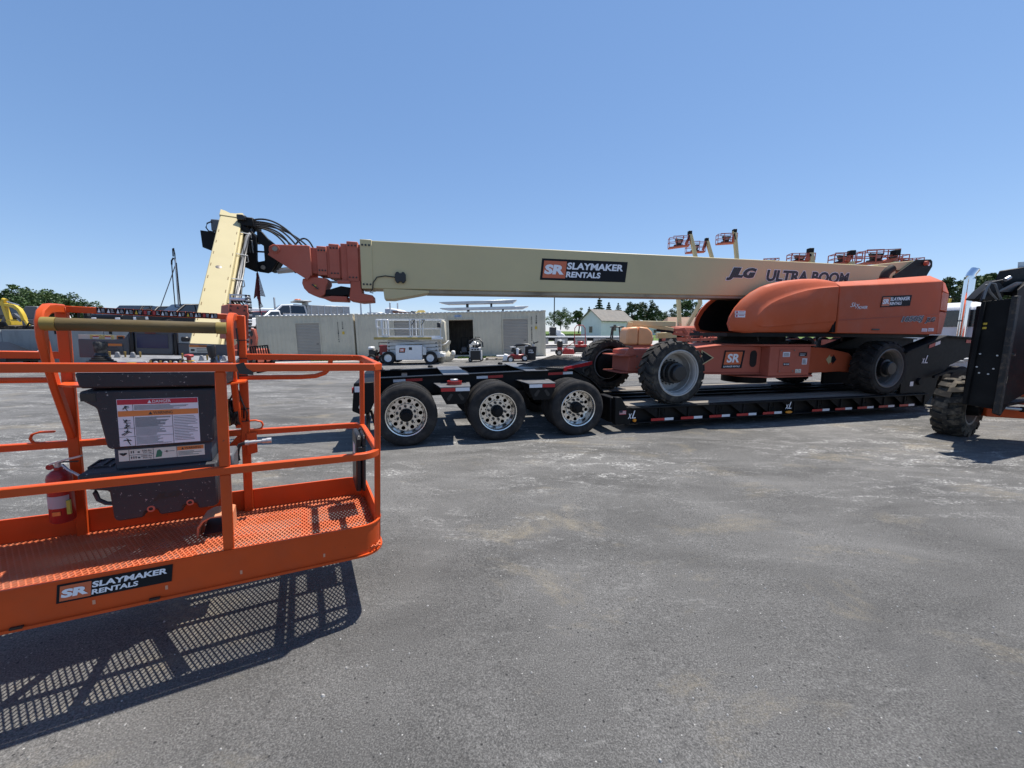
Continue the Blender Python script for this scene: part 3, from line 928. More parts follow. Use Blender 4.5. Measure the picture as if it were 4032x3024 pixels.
tp('marker_lamp', MB().lathe([(0.032, 0.02), (0.032, 0.0), (0.025, -0.012), (0.0, -0.014)], (3.87, 0.0, 0.205), 'y', 16), AMBER)
# little flag sticker and maker's mark on the deck side
fl = MB()
fl.m(0).box(3.575, 3.70, 0.015, 0.0185, 0.315, 0.385)
for k in range(4):
    fl.m(1).box(3.575, 3.70, 0.012, 0.0148, 0.315 + 0.02 * k, 0.325 + 0.02 * k)
fl.m(2).box(3.575, 3.63, 0.009, 0.0118, 0.35, 0.386)
tp('flag_sticker', fl, [WHITETAPE, REDTAPE, NAVY], flat=True)
def xl(u, v, w, s):
    mb = MB()
    add_text(mb, 'X', (u, v, w), EX, EZ, s * 0.62, s * 0.75, 0.25, 0.03, 0.004)
    para(mb, (u + s * 0.62, v, w + 0.02 * s), EX, EZ, s * 0.16, s * 1.15, s * 0.40, 0.004)
    para(mb, (u + s * 0.62, v, w + 0.02 * s), EX, EZ, s * 0.62, s * 0.14, s * 0.05, 0.0045)
    mb.build('lettering', LETTER, trailer, FT, flat=True)
xl(3.74, 0.018, 0.235, 0.12)
xl(7.22, 0.018, 0.255, 0.12)
# deck boards, laid lengthways
for (v0, n) in ((0.145, 4), (1.86, 4)):
    for r_ in range(n):
        cuts = [U0 + 0.02, U0 + 2.3 + 0.5 * (r_ % 2), U0 + 4.9 - 0.4 * (r_ % 2), U1 - 0.02]
        for a, b in zip(cuts[:-1], cuts[1:]):
            dz = random.uniform(-0.004, 0.004)
            tp('deck_board', MB().box(a + 0.004, b - 0.004, v0 + r_ * 0.141 + 0.004, v0 + (r_ + 1) * 0.141 - 0.004, 0.385, 0.432 + dz), DECKWOOD, 0.004)
for v0 in (0.725, 1.04, 1.46, 1.76):
    w_ = 0.10
    tp('deck_beam', MB().box(U0 - 0.2, U1, v0, v0 + w_, 0.415, 0.430), BLACKR, 0.003)
    tp('deck_beam_web', MB().box(U0 - 0.2, U1, v0 + w_ / 2 - 0.008, v0 + w_ / 2 + 0.008, 0.17, 0.414), BLACK)
u = U0 + 0.3
while u < U1:
    tp('deck_crossmember', MB().box(u, u + 0.07, 0.15, 2.42, 0.30, 0.36), BLACK)
    u += 0.6175
# dunnage blocks lying in the deck well
for (u, v, a) in ((9.05, 1.66, 6), (9.6, 1.72, -4), (8.75, 1.30, 2)):
    tp('timber_block', MB().box(-0.35, 0.35, -0.06, 0.06, 0, 0.05), BLACKR, 0.004, M=FTt(u, v, 0.433) @ RZ(R(a)))
# gooseneck
gp = [(10.46, 0.44), (10.44, 1.33), (10.56, 1.40), (11.56, 1.69), (13.6, 1.60), (13.6, 1.28), (12.5, 1.22), (11.95, 1.05), (11.62, 0.80), (11.55, 0.40), (11.3, 0.14), (11.25, 0.14), (11.25, 0.44)]
for v0 in (0.03, 1.70):
    tp('gooseneck_beam', MB().prism(gp, v0 + 0.05, v0 + 0.11), BLACK, 0.006)
    tp('gooseneck_flange', MB().bar([(10.38, v0 + 0.12, 1.345), (10.56, v0 + 0.12, 1.41), (11.56, v0 + 0.12, 1.70), (13.6, v0 + 0.12, 1.61)], 0.30, 0.03), BLACKR, 0.004)
for u in (10.7, 11.4, 12.4):
    tp('gooseneck_crossmember', MB().box(u, u + 0.12, 0.15, 1.80, 1.15, 1.36), BLACK)
tape(11.16, 11.50, 1.43, 0.075, 0.55, 0.075, slope=0.28)
tape(12.35, 12.75, 1.55, 0.075, 0.75, 0.07, slope=-0.04)
xl(10.99, 0.076, 1.10, 0.15)
tp('white_tag', MB().box(10.73, 10.83, 0.074, 0.079, 0.60, 0.70), WHITETAPE, flat=True)
tp('pivot_boss', MB().lathe([(0.0, -0.03), (0.07, -0.03), (0.08, 0.0), (0.08, 0.03)], (11.0, 0.07, 0.70), 'y', 16), BLACKR)
tp('lift_cylinder', MB().tube([(11.4, 0.6, 0.9), (13.3, 0.6, 1.15)], 0.07, 10), BLACK)
tp('hydraulic_rod', MB().tube([(11.3, 0.55, 0.98), (11.75, 0.40, 1.12), (12.9, 0.35, 1.10)], 0.028, 8), GALV)
tp('rub_rail', MB().bar([(11.3, 0.0, 0.80), (11.75, -0.02, 0.93), (12.9, 0.0, 0.90)], 0.05, 0.05), BLACKR)
# a strap left lying on the first step plate
strap = empty('ratchet_strap', FTt(0.74, 0.30, 0.88), 'coil of red ratchet strap left on the trailer step plate', 'strap')
sp = MB()
for k in range(4):
    rr = 0.055 + 0.018 * k
    sp.lathe([(rr, 0), (rr, 0.05), (rr + 0.009, 0.05), (rr + 0.009, 0)], (0.012 * k, 0.006 * k, 0.004), 'z', 20)
sp.build('strap_coil', REDP, strap, FTt(0.74, 0.30, 0.886))
MB().box(-0.03, 0.09, -0.02, 0.03, 0.052, 0.085).build('ratchet', GALV, strap, FTt(0.74, 0.30, 0.886), 0.006)

# ------------------------------------------------------------------ the big boom lift standing on the deck
DZ = 0.432
lift = empty('boom_lift', FTt(7.4, 1.27, DZ), 'huge faded orange boom lift with long cream boom loaded on the black trailer', 'boom lift')
def lp(name, mb, m, bevel=0.0, M=FT, **k):
    return mb.build(name, m, lift, M, bevel, **k)
def lift_tyre(R_=0.578, wd=0.445, rin=0.40):
    r0 = R_ - 0.030
    h = wd / 2
    mb = MB().lathe([(rin, -h + 0.06), (rin + 0.02, -h + 0.02), (R_ - 0.11, -h), (R_ - 0.055, -h + 0.012), (r0, -h + 0.05), (r0 + 0.004, 0), (r0, h - 0.05), (R_ - 0.055, h - 0.012), (R_ - 0.11, h), (rin + 0.02, h - 0.02), (rin, h - 0.06)], n=64)
    N = 22
    for k in range(N):
        for sgn in (-1, 1):
            a = 2 * math.pi * (k + (0.5 if sgn > 0 else 0)) / N
            def P(rad, ang, hh):
                return (rad * math.cos(ang), hh * sgn, rad * math.sin(ang))
            wv = 0.205
            ins = [(a, -0.012), (a + wv * 0.72, -0.012), (a + wv * 0.95 + 0.10, h * 0.55), (a + wv + 0.16, h - 0.012), (a + 0.16, h - 0.012), (a + 0.10, h * 0.55)]
            lo = [P(r0 - 0.012 if hh > h * .9 else r0 - 0.004, an, hh) for an, hh in ins]
            hi = [P(R_ - (0.012 if hh > h * .9 else 0.0), an, min(hh, h - 0.02)) for an, hh in ins]
            mb.loft([lo, hi])
    # sidewall lug ends
    return mb
def lift_wheel(u, v, far, m_t, m_r, first, steer=0.0):
    M = FTt(u, v, DZ + 0.574) @ RZ((math.pi if far else 0) + steer) @ Matrix.Rotation(random.uniform(0, 6.28), 4, 'Y')
    t = first or None
    if first is None:
        t = lift_tyre().build('tyre', m_t, lift, M, 0)
        h = -0.2225
        rim = MB().lathe([(0.415, h + 0.03), (0.422, h + 0.012), (0.412, h + 0.004), (0.395, h + 0.008), (0.388, h + 0.03), (0.372, h + 0.035), (0.368, h + 0.05), (0.362, h + 0.055), (0.352, h + 0.10), (0.352, h + 0.22), (0.340, h + 0.30), (0.20, h + 0.31), (0.20, h + 0.27)], n=64)
        rim.lathe([(0.352, h + 0.14), (0.343, h + 0.145), (0.343, h + 0.16), (0.352, h + 0.165)], n=64)
        rim.build('rim', m_r, t, M)
        hub = MB().lathe([(0.205, h + 0.27), (0.205, h + 0.18), (0.185, h + 0.165), (0.185, h + 0.07), (0.150, h + 0.06), (0.145, h - 0.02), (0.125, h - 0.04), (0.0, h - 0.042)], n=40)
        hub.build('hub', BLACKPL, t, M)
        MB().lathe([(0.0, 0.185), (0.20, 0.185), (0.30, 0.15), (0.325, 0.09), (0.0, 0.085)], n=40).build('brake_or_shade_drum', BLACK, t, M)  # black drum added so the shaded hollow inside the wheel reads dark
        st = MB().cyl((0, 0, 0), (0, -0.035, 0), 0.0125, 6)
        s0 = None
        for k in range(18):
            a = 2 * math.pi * k / 18
            ml = M @ T3(0.228 * math.cos(a), h + 0.275, 0.228 * math.sin(a))
            if s0 is None:
                s0 = st.build('wheel_nut', BLACKPL, t, ml)
            else:
                inst(s0, t, ml)
        return t
    c = copy_tree(first, M, None, lift)
    return c
wt = lift_wheel(4.765, 0.285, False, RUBBERD, RIMGREY, None)
w2 = lift_wheel(10.03, 0.285, False, RUBBER, RIMDARK, None)
lift_wheel(10.03, 2.27, True, RUBBER, RIMDARK, w2)
lift_wheel(4.50, 2.27, True, RUBBERD, RIMGREY, wt, R(2))
# chassis
lp('axle_beam', MB().prism([(4.28, 0.95), (4.28, 1.38), (4.42, 1.40), (5.0, 1.40), (5.0, 0.95)], 0.95, 1.60), FADED, 0.012)
lp('axle_flange', MB().prism([(4.10, 0.98), (4.24, 0.90), (4.44, 0.95), (4.95, 0.95), (4.95, 1.7), (4.10, 1.7)], 1.265, 1.285, 'z'), FADED)
lp('axle_flange', MB().prism([(4.12, 0.98), (4.30, 0.93), (4.95, 0.93), (4.95, 1.7), (4.12, 1.7)], 0.925, 0.945, 'z'), FADED)
lp('tie_down_lug', MB().prism([(4.16, 1.286), (4.26, 1.42), (4.31, 1.45), (4.36, 1.42), (4.42, 1.286)], 0.92, 0.95), FADED, 0.006)
lp('hatch_plate', MB().box(4.42, 4.74, 0.938, 0.948, 1.02, 1.30), FADED, 0.004)
for (u, w) in ((4.45, 1.26), (4.45, 1.05)):
    lp('bolt', MB().lathe([(0.0, -0.012), (0.018, -0.012), (0.018, 0)], (u, 0.938, w), 'y', 8), PIN)
lp('axle_tube', MB().cyl((4.72, 0.45, 1.0), (4.72, 2.1, 1.0), 0.13, 16), BLACK)
lp('axle_tube', MB().cyl((10.03, 0.45, 0.99), (10.03, 2.1, 0.99), 0.13, 16), BLACK)
lp('chassis_leg', MB().prism([(5.02, 0.98), (5.02, 1.36), (5.53, 1.432), (6.14, 1.487), (7.055, 1.462), (7.055, 0.915), (5.7, 0.945)], 0.52, 1.6), FADED, 0.012)
lp('leg_flange', MB().bar([(5.02, 1.06, 1.37), (5.53, 1.06, 1.442), (6.14, 1.06, 1.498), (7.05, 1.06, 1.473)], 1.16, 0.02), FADED)
lp('leg_flange', MB().bar([(5.5, 1.06, 0.938), (7.05, 1.06, 0.905)], 1.16, 0.02), FADED)
lp('service_hole', MB().lathe([(0.0, -0.003), (0.07, -0.003), (0.08, 0)], (6.86, 0.52, 1.2), 'y', 20), BLACKPL)
lp('service_hole_cover', MB().prism(arc(6.86, 1.13, 0.085, 180, 360, 8) + arc(6.86, 1.30, 0.085, 0, 180, 8), 0.512, 0.516), BLACKPL)
lp('rear_chassis_leg', MB().prism([(8.10, 0.87), (8.10, 1.465), (8.90, 1.425), (9.58, 1.31), (9.75, 1.20), (9.9, 1.15), (9.9, 0.85), (9.37, 0.90)], 0.60, 1.95), FADED2, 0.012)
lp('centre_box', MB().box(7.06, 8.115, 0.32, 2.2, 0.872, 1.476), FADED, 0.012)
lp('carriage_plate', MB().prism([(6.58, 0.62), (7.0, 0.30), (8.2, 0.30), (8.55, 0.62), (8.55, 1.9), (8.2, 2.22), (7.0, 2.22), (6.58, 1.9)], 1.480, 1.512, 'z'), FADED, 0.004)
lp('base_plate', MB().prism([(6.60, 0.62), (7.0, 0.30), (8.2, 0.30), (8.55, 0.62), (8.55, 1.9), (8.2, 2.22), (7.0, 2.22), (6.60, 1.9)], 0.842, 0.868, 'z'), FADED, 0.004)
lp('belly_drum', MB().lathe([(0.45, 0), (0.45, 0.18), (0.0, 0.18)], (7.4, 1.25, 0.66), 'z', 28), BLACK)
cov = lp('access_cover', MB().box(7.29, 7.69, 0.308, 0.318, 0.94, 1.415), FADED, 0.004)
for (u, w) in ((7.32, 1.39), (7.66, 1.39), (7.32, 0.97), (7.66, 0.97)):
    MB().lathe([(0.0, -0.01), (0.014, -0.01), (0.014, 0)], (u, 0.308, w), 'y', 8).build('bolt', PIN, cov, FT)
def label_plate(u, w, wd, h, v, m, lines=3, par=None, ink=INK):
    mb = MB()
    mb.m(0).box(u, u + wd, v - 0.003, v, w, w + h)
    for k in range(lines):
        zz = w + h * (0.16 + 0.72 * k / max(1, lines))
        mb.m(1).box(u + wd * 0.1, u + wd * random.uniform(0.6, 0.9), v - 0.0045, v - 0.0032, zz, zz + h * 0.1)
    return mb.build('warning_label', [m, ink], par or lift, FT, flat=True)
label_plate(7.37, 1.26, 0.18, 0.10, 0.306, PAPER, 3)
tg = label_plate(7.40, 1.085, 0.16, 0.055, 0.306, DECALBLK, 0)
add_text(MB(), 'SR 2162', (7.41, 0.302, 1.098), EX, EZ, 0.14, 0.03, 0.1, 0.03, 0.001).build('lettering', LETTER, tg, FT, flat=True)
label_plate(7.80, 1.27, 0.21, 0.08, 0.318, DECALBLK, 2, ink=PAPER)
label_plate(7.90, 1.10, 0.13, 0.125, 0.318, PAPER, 4)
label_plate(7.745, 0.925, 0.07, 0.08, 0.318, CREAMP, 2)
label_plate(7.825, 0.925, 0.07, 0.08, 0.318, CREAMP, 2)
# direction arrows
lp('arrow_decal', MB().prism([(5.55, 1.40), (5.62, 1.325), (5.62, 1.352), (5.66, 1.352), (5.66, 1.30), (5.60, 1.30)], 0.5135, 0.517), DECALBLK, flat=True)
ar = [(5.62, 1.12), (5.62, 1.375), (5.86, 1.245)]
lp('arrow_decal', MB().m(0).prism([(5.60, 1.09), (5.60, 1.40), (5.90, 1.245)], 0.5145, 0.5175).m(1).prism(ar, 0.512, 0.5145), [CREAM, DECALBLK], flat=True)
for sgn, m_ in ((-1, CREAM), (1, DECALBLK)):
    c0 = 9.07
    lp('arrow_decal', MB().prism([(c0, 1.10), (c0, 1.235), (c0 + sgn * 0.05, 1.235), (c0 + sgn * 0.05, 1.28), (c0 + sgn * 0.15, 1.17), (c0 + sgn * 0.05, 1.06), (c0 + sgn * 0.05, 1.10)], 0.593, 0.597), m_, flat=True)
# square SR sticker on the chassis leg
sq = MB()
para(sq.m(0), (6.09, 0.513, 1.03), EX, EZ, 0.49, 0.355, 0.055, 0.003)
para(sq.m(1), (6.135, 0.513, 1.105), EX, EZ, 0.41, 0.255, 0.038, 0.0045)
sd = lp('decal', sq, [DECALBLK, DECALORG], flat=True)
t_ = add_text(MB(), 'SR', (6.20, 0.513, 1.145), EX, EZ, 0.30, 0.175, 0.15, 0.035, 0.006)
add_text(t_, 'SLAYMAKER RENTALS', (6.13, 0.513, 1.05), EX, EZ, 0.40, 0.035, 0.1, 0.02, 0.0045)
t_.build('lettering', LETTER, sd, FT, flat=True)
# turntable
lp('slew_ring', MB().lathe([(0.0, 0), (0.72, 0), (0.72, 0.06), (0.66, 0.06), (0.66, 0.15), (0.0, 0.15)], (7.5, 1.25, 1.513), 'z', 40), BLACK)
lp('turntable_bed', MB().prism([(6.1, 0.45), (6.5, 0.14), (11.1, 0.14), (11.9, 0.5), (11.9, 2.0), (11.1, 2.36), (7.0, 2.36), (6.5, 2.0)], 1.665, 1.735, 'z'), BLACK)
for (u, v) in ((6.9, 0.5), (8.4, 0.45), (9.3, 0.6)):
    lp('hanging_hose', MB().tube([(u, v, 1.66), (u + 0.02, v, 1.58), (u + 0.07, v + 0.05, 1.62), (u + 0.2, v + 0.1, 1.67)], 0.018, 6), HOSE)
# hoods: outline sections lofted from the bulged side to the inner face
S20 = [(8.325, 1.742), (7.5, 1.735), (6.25, 1.735), (5.951, 1.774), (5.884, 1.923), (5.924, 2.05), (6.013, 2.2), (6.156, 2.351), (6.353, 2.495), (6.582, 2.608), (6.79, 2.669), (7.115, 2.735), (7.507, 2.783), (7.883, 2.803), (8.153, 2.790), (8.30, 2.772)]
S05 = [(8.315, 1.985), (7.5, 1.92), (6.70, 1.856), (6.50, 1.852), (6.37, 1.90), (6.335, 1.97), (6.40, 2.08), (6.51, 2.19), (6.667, 2.291), (6.84, 2.365), (7.03, 2.43), (7.27, 2.50), (7.52, 2.56), (7.82, 2.608), (8.08, 2.635), (8.30, 2.654)]
def nose_shift(ring, d, dw=0.0):
    return [(u + d * max(0.0, min(1.0, (8.1 - u) / 1.6)), w + (dw if w > 2.0 else 0)) for u, w in ring]
def mixr(a, b, f):
    return [(p[0] + (q[0] - p[0]) * f, p[1] + (q[1] - p[1]) * f) for p, q in zip(a, b)]
def hoodloft(name, secs, m_):
    return lp(name, MB().loft([[(u, v, w) for u, w in ring] for v, ring in secs]), m_)
hoodloft('front_hood', [(0.040, mixr(S05, S20, -0.03)), (0.045, S05), (0.062, mixr(S05, S20, 0.05)), (0.080, mixr(S05, S20, 0.22)), (0.105, mixr(S05, S20, 0.55)), (0.145, mixr(S05, S20, 0.86)), (0.20, S20), (0.34, nose_shift(S20, 0.10, 0.008)), (0.80, nose_shift(S20, 0.52, 0.008))], FADED2)
FH = [(u + 0.41, w + (0.03 if w > 2 else 0)) for u, w in S20]
def clip_u(r):
    return [(min(u, 8.4), w) for u, w in r]
hoodloft('far_hood', [(1.60, clip_u(FH)), (1.68, clip_u(nose_shift(FH, 0.04))), (2.0, clip_u(nose_shift(FH, 0.36))), (2.30, clip_u(nose_shift(FH, 0.75, -0.03))), (2.42, clip_u(nose_shift(FH, 1.0, -0.2)))], FADED2)
lp('hood_lining', MB().prism(clip_u([(u + 0.50, w - (0.005 if w > 1.8 else -0.03)) for u, w in S20]), 1.585, 1.597), BLACK)
lp('hood_lining', MB().prism([(u + (0.57 if u < 7 else 0.2 if u < 8 else 0), w - (0.03 if w > 1.8 else -0.01)) for u, w in S20], 0.802, 0.812), BLACK)
# bulge crease: a raised panel on the near hood
# rear hood and counterweight (one faceted shell in two parts)
def ring_rear(v, topa, topb, ua, ub, bot, insu):
    return [(ua, v, bot), (ua, v, topa), (ub - insu, v, topb), (ub, v, topb - 0.33), (ub, v, bot)]
def rearshell(name, mb_sections, m_):
    return lp(name, MB().loft(mb_sections), m_, 0.012)
near = [[(8.385, 0.05, 1.745), (8.345, 0.05, 2.655), (9.3, 0.05, 2.728), (11.25, 0.05, 2.876), (11.285, 0.05, 2.3), (11.29, 0.05, 1.732)],
        [(8.385, 0.30, 1.745), (8.345, 0.18, 2.758), (9.3, 0.24, 2.835), (11.16, 0.24, 3.01), (11.285, 0.10, 2.3), (11.29, 0.10, 1.732)],
        [(8.385, 0.80, 1.745), (8.345, 0.80, 2.775), (9.3, 0.80, 2.862), (11.16, 0.80, 3.02), (11.285, 0.80, 2.3), (11.29, 0.80, 1.732)]]
rearshell('engine_hood', near, FADED2)
rearshell('far_engine_hood', [[(u, 2.48 - v, w) for u, v, w in r_] for r_ in near], FADED2)
# tail counterweight: chamfered
def tail(v0, v1):
    c = [[(11.30, 0.055, 1.73), (11.275, 0.055, 2.872), (11.13, 0.30, 3.028), (11.13, 1.24, 3.03), (11.30, 1.24, 1.73)],
         [(11.92, 0.40, 1.73), (11.97, 0.40, 2.30), (11.88, 0.40, 2.72), (11.62, 0.40, 2.95), (11.92, 1.24, 1.73)]]
    return c
tl = MB()
prof0 = [(11.30, 1.735), (11.30, 2.30), (11.268, 2.868), (11.145, 3.022)]
tlr = [[(11.305, 0.055, 1.735), (11.305, 0.055, 2.255), (11.60, 0.38, 2.28), (11.92, 0.52, 2.25), (11.84, 0.52, 1.735)],
       ]
def tailpart(name, zs):
    rings = []
    for (w, ui, uo) in zs:
        rings.append([(11.30, 0.055, w), (11.30 + (uo - 11.30) * 0.62, 0.36, w), (uo, 0.62, w), (uo, 1.86, w), (11.30 + (uo - 11.30) * 0.62, 2.12, w), (11.30, 2.43, w)])
    return lp(name, MB().loft(rings), FADED2, 0.015)
tailpart('counterweight', [(1.735, 0, 12.48), (2.235, 0, 12.60)])
tailpart('tail_hood', [(2.255, 0, 12.60), (2.66, 0, 12.57)])
lp('tail_cap', MB().loft([[(11.30, 0.055, 2.66), (12.087, 0.36, 2.66), (12.57, 0.62, 2.66), (12.57, 1.86, 2.66), (12.087, 2.12, 2.66), (11.30, 2.43, 2.66)],
                          [(11.262, 0.055, 2.868), (11.80, 0.30, 2.88), (12.28, 0.62, 2.89), (12.28, 1.86, 2.89), (11.80, 2.18, 2.88), (11.262, 2.43, 2.868)],
                          [(11.16, 0.24, 3.008), (11.45, 0.36, 3.015), (11.85, 0.62, 3.02), (11.85, 1.86, 3.02), (11.45, 2.12, 3.015), (11.16, 2.24, 3.008)]]), FADED2, 0.012)
lp('engine_deck', MB().box(8.36, 11.2, 0.81, 1.67, 2.0, 2.45), BLACK)
lp('hood_seam', MB().prism([(8.30, 1.76), (8.27, 2.64), (8.41, 2.64), (8.41, 1.76)], 0.085, 0.80), BLACK)
lp('crease_strip', MB().bar([(8.40, 0.046, 2.0), (11.28, 0.046, 2.17)], 0.006, 0.012), FADED)
lp('latch', MB().box(9.32, 9.54, 0.036, 0.052, 1.81, 1.84), BLACKPL, 0.006)
lp('exhaust_pipe', MB().tube([(10.23, 0.52, 2.82), (10.23, 0.52, 2.97), (10.25, 0.51, 3.05), (10.30, 0.49, 3.12), (10.37, 0.47, 3.17)], 0.085, 16, cap=False), mat('rusty_black_pipe', (0.02, 0.015, 0.012), 0.7, var=0.4, dirt=(0.07, 0.04, 0.025), damt=0.6))
lp('exhaust_mouth', MB().lathe([(0.0, 0), (0.082, 0)], (10.358, 0.475, 3.162), (Vector((0, 1, 0)), Vector((-0.64, 0, 0.77)), Vector((0.77, 0, 0.64))), 16), BLACKPL)
lp('exhaust_collar', MB().lathe([(0.10, -0.02), (0.10, 0.02), (0.12, 0.02), (0.12, -0.02)], (10.23, 0.52, 2.925), 'z', 16), FADED)
sticker(lift, FT, (9.485, 0.044, 2.278), (1, 0, 0.06), EZ, 0.865, 0.222)
word(lift, FT, '1850SJ', NAVY, (10.145, 0.046, 1.955), (1, 0, 0.045), EZ, 0.66, 0.145, 0.22, 0.035, 0.003, outline=LETTER)
word(lift, FT, 'JLG', INK, (10.865, 0.046, 1.965), (1, 0, 0.045), EZ, 0.31, 0.125, 0.28, 0.045, 0.003, outline=LETTER)
word(lift, FT, 'Sky', LETTER, (8.66, 0.046, 2.235), (1, 0, 0.05), EZ, 0.24, 0.115, 0.35, 0.0, 0.003)
word(lift, FT, 'POWER', LETTER, (8.86, 0.046, 2.225), (1, 0, 0.05), EZ, 0.26, 0.06, 0.3, 0.02, 0.003)
for (u, w) in ((10.80, 1.79), (11.0, 1.80)):
    label_plate(u, w, 0.17, 0.07, 0.047, PAPER, 2, ink=STKRED)
for w in (2.085, 2.02):
    mb = MB().m(0).box(0.03, 0.21, 0.0, 0.03, 0, 0.055).m(1).box(0.04, 0.07, -0.002, -0.0005, 0.01, 0.045).box(0.09, 0.19, -0.002, -0.0005, 0.03, 0.04)
    mb.build('warning_label', [PAPER, STKRED], lift, FTt(5.94, 0.150, w) @ RZ(R(-16)), flat=True)
# boom, with nested sections sliding out towards the tip
def slopew(u):
    return 0.0138 * (u + 0.6)
BV0, BV1 = 1.0, 1.52
bmz = MB().loft([[(-0.62, v, w) for v, w in ((BV0, 2.405), (BV0, 3.162), (BV1, 3.162), (BV1, 2.405))],
                 [(11.35, v, w + slopew(11.35)) for v, w in ((BV0, 2.405), (BV0, 3.162), (BV1, 3.162), (BV1, 2.405))]])
lp('boom', bmz, CREAM, 0.012)
lp('boom_collar', MB().loft([[(-0.625, v, w) for v, w in ((BV0 - 0.012, 2.40), (BV0 - 0.012, 3.172), (BV1 + 0.012, 3.172), (BV1 + 0.012, 2.40))],
                             [(-0.445, v, w + 0.002) for v, w in ((BV0 - 0.012, 2.40), (BV0 - 0.012, 3.172), (BV1 + 0.012, 3.172), (BV1 + 0.012, 2.40))]]), CREAM, 0.006)
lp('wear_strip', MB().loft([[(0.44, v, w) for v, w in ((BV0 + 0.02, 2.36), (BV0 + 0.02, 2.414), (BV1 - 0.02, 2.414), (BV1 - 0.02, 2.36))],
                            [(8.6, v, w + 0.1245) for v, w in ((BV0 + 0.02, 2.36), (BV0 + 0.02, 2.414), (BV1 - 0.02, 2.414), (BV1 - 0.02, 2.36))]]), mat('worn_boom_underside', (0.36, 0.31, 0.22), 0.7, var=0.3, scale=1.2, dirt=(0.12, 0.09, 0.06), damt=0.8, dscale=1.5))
lp('boom_guard', MB().prism([(-0.294, 2.412), (-0.278, 2.247), (-0.125, 2.247), (0.445, 2.367), (0.446, 2.405)], BV0 - 0.005, BV1 + 0.005), CREAM, 0.004)
for w in (3.085, 2.47):
    for k in range(3):
        lp('bolt', MB().lathe([(0.0, -0.012), (0.016, -0.012), (0.016, 0)], (-0.59 + 0.052 * k, BV0 - 0.012, w), 'y', 8), BLACKPL)
secs = [(-0.83, -0.66, 2.50, 3.135, 0.02, True), (-0.925, -0.60, 2.52, 3.10, 0.05, False), (-1.10, -0.945, 2.555, 3.085, 0.045, True), (-1.14, -0.6, 2.57, 3.055, 0.075, False),
        (-1.28, -1.135, 2.595, 3.042, 0.06, True), (-1.42, -0.6, 2.62, 3.02, 0.10, False)]
for (a, b, w0, w1, i, coll) in secs:
    lp('boom_collar' if coll else 'boom_section', MB().box(a, b, BV0 + i, BV1 - i, w0, w1), FADED, 0.008)
    if coll:
        for w in (w1 - 0.065, w0 + 0.075):
            for k in range(3):
                lp('bolt', MB().lathe([(0.0, -0.01), (0.013, -0.01), (0.013, 0)], (a + 0.03 + (b - a) * 0.3 * k, BV0 + i, w), 'y', 8), BLACKPL)
tipp = [(-1.355, 2.575), (-1.36, 3.028), (-1.40, 3.036), (-1.88, 3.02), (-1.935, 2.985), (-1.945, 2.915), (-1.90, 2.87), (-1.50, 2.595), (-1.42, 2.575)]
for v0 in (BV0 + 0.02, BV1 - 0.06):
    lp('tip_plate', MB().prism(tipp, v0, v0 + 0.04), FADED, 0.008)
    lp('tip_rib', MB().bar([(-1.93, v0 + 0.01, 2.90), (-1.40, v0 + 0.01, 2.545)], 0.09, 0.03, up=(0, 1, 0)), FADED)
lp('pivot_pin', MB().lathe([(0.0, -0.035), (0.036, -0.035), (0.036, 0.0)], (-1.845, BV0 + 0.02, 2.95), 'y', 16), PIN)
lp('pin_boss', MB().lathe([(0.037, -0.02), (0.058, -0.02), (0.06, 0.0)], (-1.845, BV0 + 0.02, 2.95), 'y', 20), FADED)
lp('cable_guard', MB().prism([(-1.50, 2.53), (-1.515, 2.46), (-1.49, 2.38), (-1.43, 2.31), (-1.35, 2.27), (-1.26, 2.25), (-1.19, 2.30), (-1.17, 2.42), (-1.14, 2.47), (-1.14, 2.545), (-1.30, 2.56)], BV0 + 0.06, BV1 - 0.06), FADED, 0.008)
lp('bolt', MB().lathe([(0.0, -0.02), (0.02, -0.02), (0.022, 0)], (-1.33, BV0 + 0.06, 2.42), 'y', 12), YELLOW)
lp('lock_bar', MB().bar([(-1.365, BV0 + 0.045, 2.445), (-1.285, BV0 + 0.045, 2.375)], 0.02, 0.03, up=(0, 1, 0)), BLACKPL)
lp('hose_carrier', MB().prism([(-1.27, 2.29), (-1.27, 2.33), (-0.95, 2.44), (-0.80, 2.42), (-0.80, 2.30), (-0.95, 2.28)], BV0 + 0.09, BV1 - 0.1), BLACK, 0.01)
lp('slide_bracket', MB().prism([(-0.80, 2.53), (-0.64, 2.53), (-0.63, 2.33), (-0.455, 2.30), (-0.45, 2.205), (-0.64, 2.185), (-0.83, 2.215), (-0.80, 2.40)], BV0 + 0.02, BV1 - 0.02), FADED, 0.01)
lp('lower_guide', MB().prism([(-1.24, 2.245), (-1.16, 2.205), (-0.86, 2.20), (-0.86, 2.275), (-1.10, 2.275)], BV0 + 0.05, BV1 - 0.05), FADED, 0.01)
lp('extend_cylinder', MB().tube([(-1.08, BV0 - 0.01, 2.485), (-0.97, BV0 - 0.01, 2.49)], 0.018, 8), PIN)
lp('extend_cylinder', MB().tube([(-0.98, BV0 - 0.01, 2.49), (-0.80, BV0 - 0.01, 2.495)], 0.03, 10), FADED)
